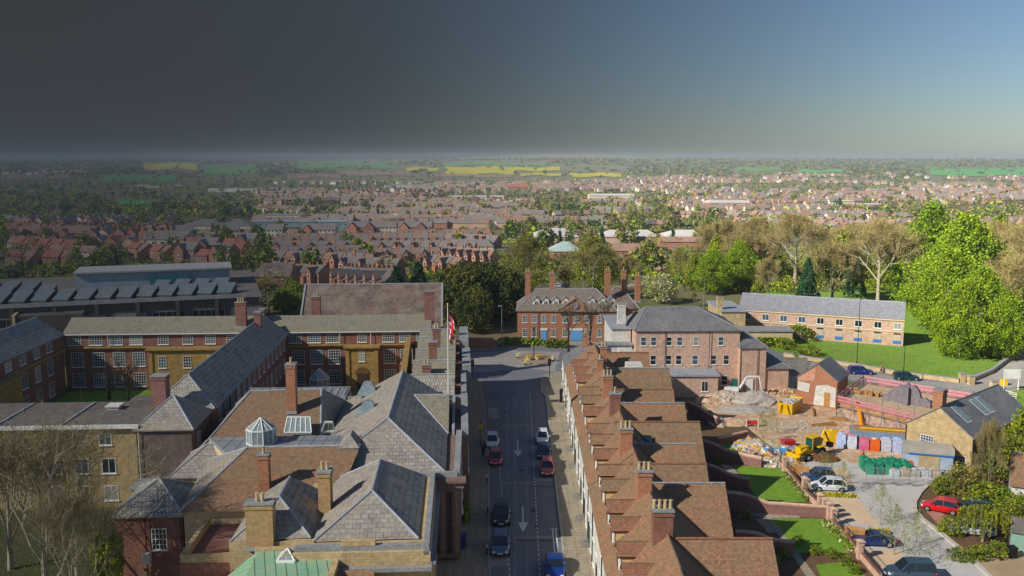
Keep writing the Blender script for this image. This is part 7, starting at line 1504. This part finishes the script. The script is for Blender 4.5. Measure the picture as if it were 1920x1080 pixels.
mass('garden_greenery','hedges and bushes in the yards between the terraces',1200,lambda r:(r.uniform(-40,1300),r.uniform(405,530)),.22,4,[LF_MID,LF_DARK,LF_OLIVE,LF_YEL],1,4.5,45)
mass('park_undergrowth','undergrowth and saplings below the park trees',760,lambda r:(r.uniform(1290,2000),r.uniform(470,548)),.07,5,[LF_MID,LF_OLIVE,LF_YEL],1.5,4,150)
# ================================================================== AIR AND ADDED SUN VEIL
m=MB(); m.box(-7200,-160,-22,7200,5690,62); 
hm=bpy.data.materials.new('haze'); hm.use_nodes=True; n=hm.node_tree.nodes; l=hm.node_tree.links; n.remove(n['Principled BSDF'])
pv=n.new('ShaderNodeVolumePrincipled'); pv.inputs['Density'].default_value=.00016; pv.inputs['Color'].default_value=(.60,.70,.80,1); pv.inputs['Anisotropy'].default_value=.2
l.new(pv.outputs[0],n['Material Output'].inputs['Volume']); hz=m.build('haze',hm); tag(hz,None,None,None,'stuff'); hz['label']='thin blue grey haze over the far town and fields'; hz['category']='haze'
# unseen sheet added off frame to dim the sun over the western half
CZ=900.; OX=-SDX/math.tan(SUN_EL)*CZ; OY=-SDY/math.tan(SUN_EL)*CZ
rc=random.Random(2); m=MB(); nx_,ny_=36,26; X0,X1,Y0,Y1=-4600,-500,-1500,4950
vs=[]
for lay in(0,1):
    for j in range(ny_+1):
        for i in range(nx_+1):
            e=min(i,nx_-i,j,ny_-j)/3; e=min(1,e); x=X0+(X1-X0)*i/nx_;y=Y0+(Y1-Y0)*j/ny_
            vs.append((x,y,CZ+(40+60*rc.random() if lay else -30*rc.random())*e))
K=(nx_+1)*(ny_+1); fs=[]
for j in range(ny_):
    for i in range(nx_):
        k=j*(nx_+1)+i; fs.append((k,k+nx_+1,k+nx_+2,k+1)); fs.append((K+k,K+k+1,K+k+nx_+2,K+k+nx_+1))
m.v=vs; m.f=fs; m.m=[0]*len(fs)
cm=bpy.data.materials.new('added_sun_veil'); cm.use_nodes=True; n=cm.node_tree.nodes; l=cm.node_tree.links; n.remove(n['Principled BSDF'])
g=n.new('ShaderNodeNewGeometry'); s=n.new('ShaderNodeSeparateXYZ'); l.new(g.outputs['Position'],s.inputs[0])
def mth(op,a,b,c=None):
    x=n.new('ShaderNodeMath'); x.operation=op
    for i,q in enumerate((a,b,c)):
        if q is None: continue
        if isinstance(q,(int,float)): x.inputs[i].default_value=q
        else: l.new(q,x.inputs[i])
    return x.outputs[0]
# opacity of the added sheet fans out from near the camera, densest westwards
gx=mth('ADD',s.outputs[0],OX+0.); gy=mth('MAXIMUM',mth('ADD',s.outputs[1],OY+30.),40.)
nz=n.new('ShaderNodeTexNoise'); nz.inputs['Scale'].default_value=.0025; nz.inputs['Detail'].default_value=3; l.new(g.outputs['Position'],nz.inputs['Vector'])
fr=mth('ADD',mth('DIVIDE',gx,gy),mth('MULTIPLY_ADD',nz.outputs[0],.12,-.06))
mr=n.new('ShaderNodeMapRange'); mr.inputs[1].default_value=-.45; mr.inputs[2].default_value=.12; mr.inputs[3].default_value=.66; mr.inputs[4].default_value=.0; l.new(fr,mr.inputs[0])
near=n.new('ShaderNodeMapRange'); near.inputs[1].default_value=70; near.inputs[2].default_value=330; near.inputs[3].default_value=.82; near.inputs[4].default_value=1; l.new(gy,near.inputs[0]); dens=mth('MULTIPLY',mr.outputs[0],near.outputs[0])
tb=n.new('ShaderNodeBsdfTransparent'); df=n.new('ShaderNodeBsdfDiffuse'); df.inputs[0].default_value=(.3,.31,.33,1); ms=n.new('ShaderNodeMixShader'); l.new(dens,ms.inputs[0]); l.new(tb.outputs[0],ms.inputs[1]); l.new(df.outputs[0],ms.inputs[2]); l.new(ms.outputs[0],n['Material Output'].inputs[0])
cl=m.build('added_sun_veil',cm); cl['kind']='structure'
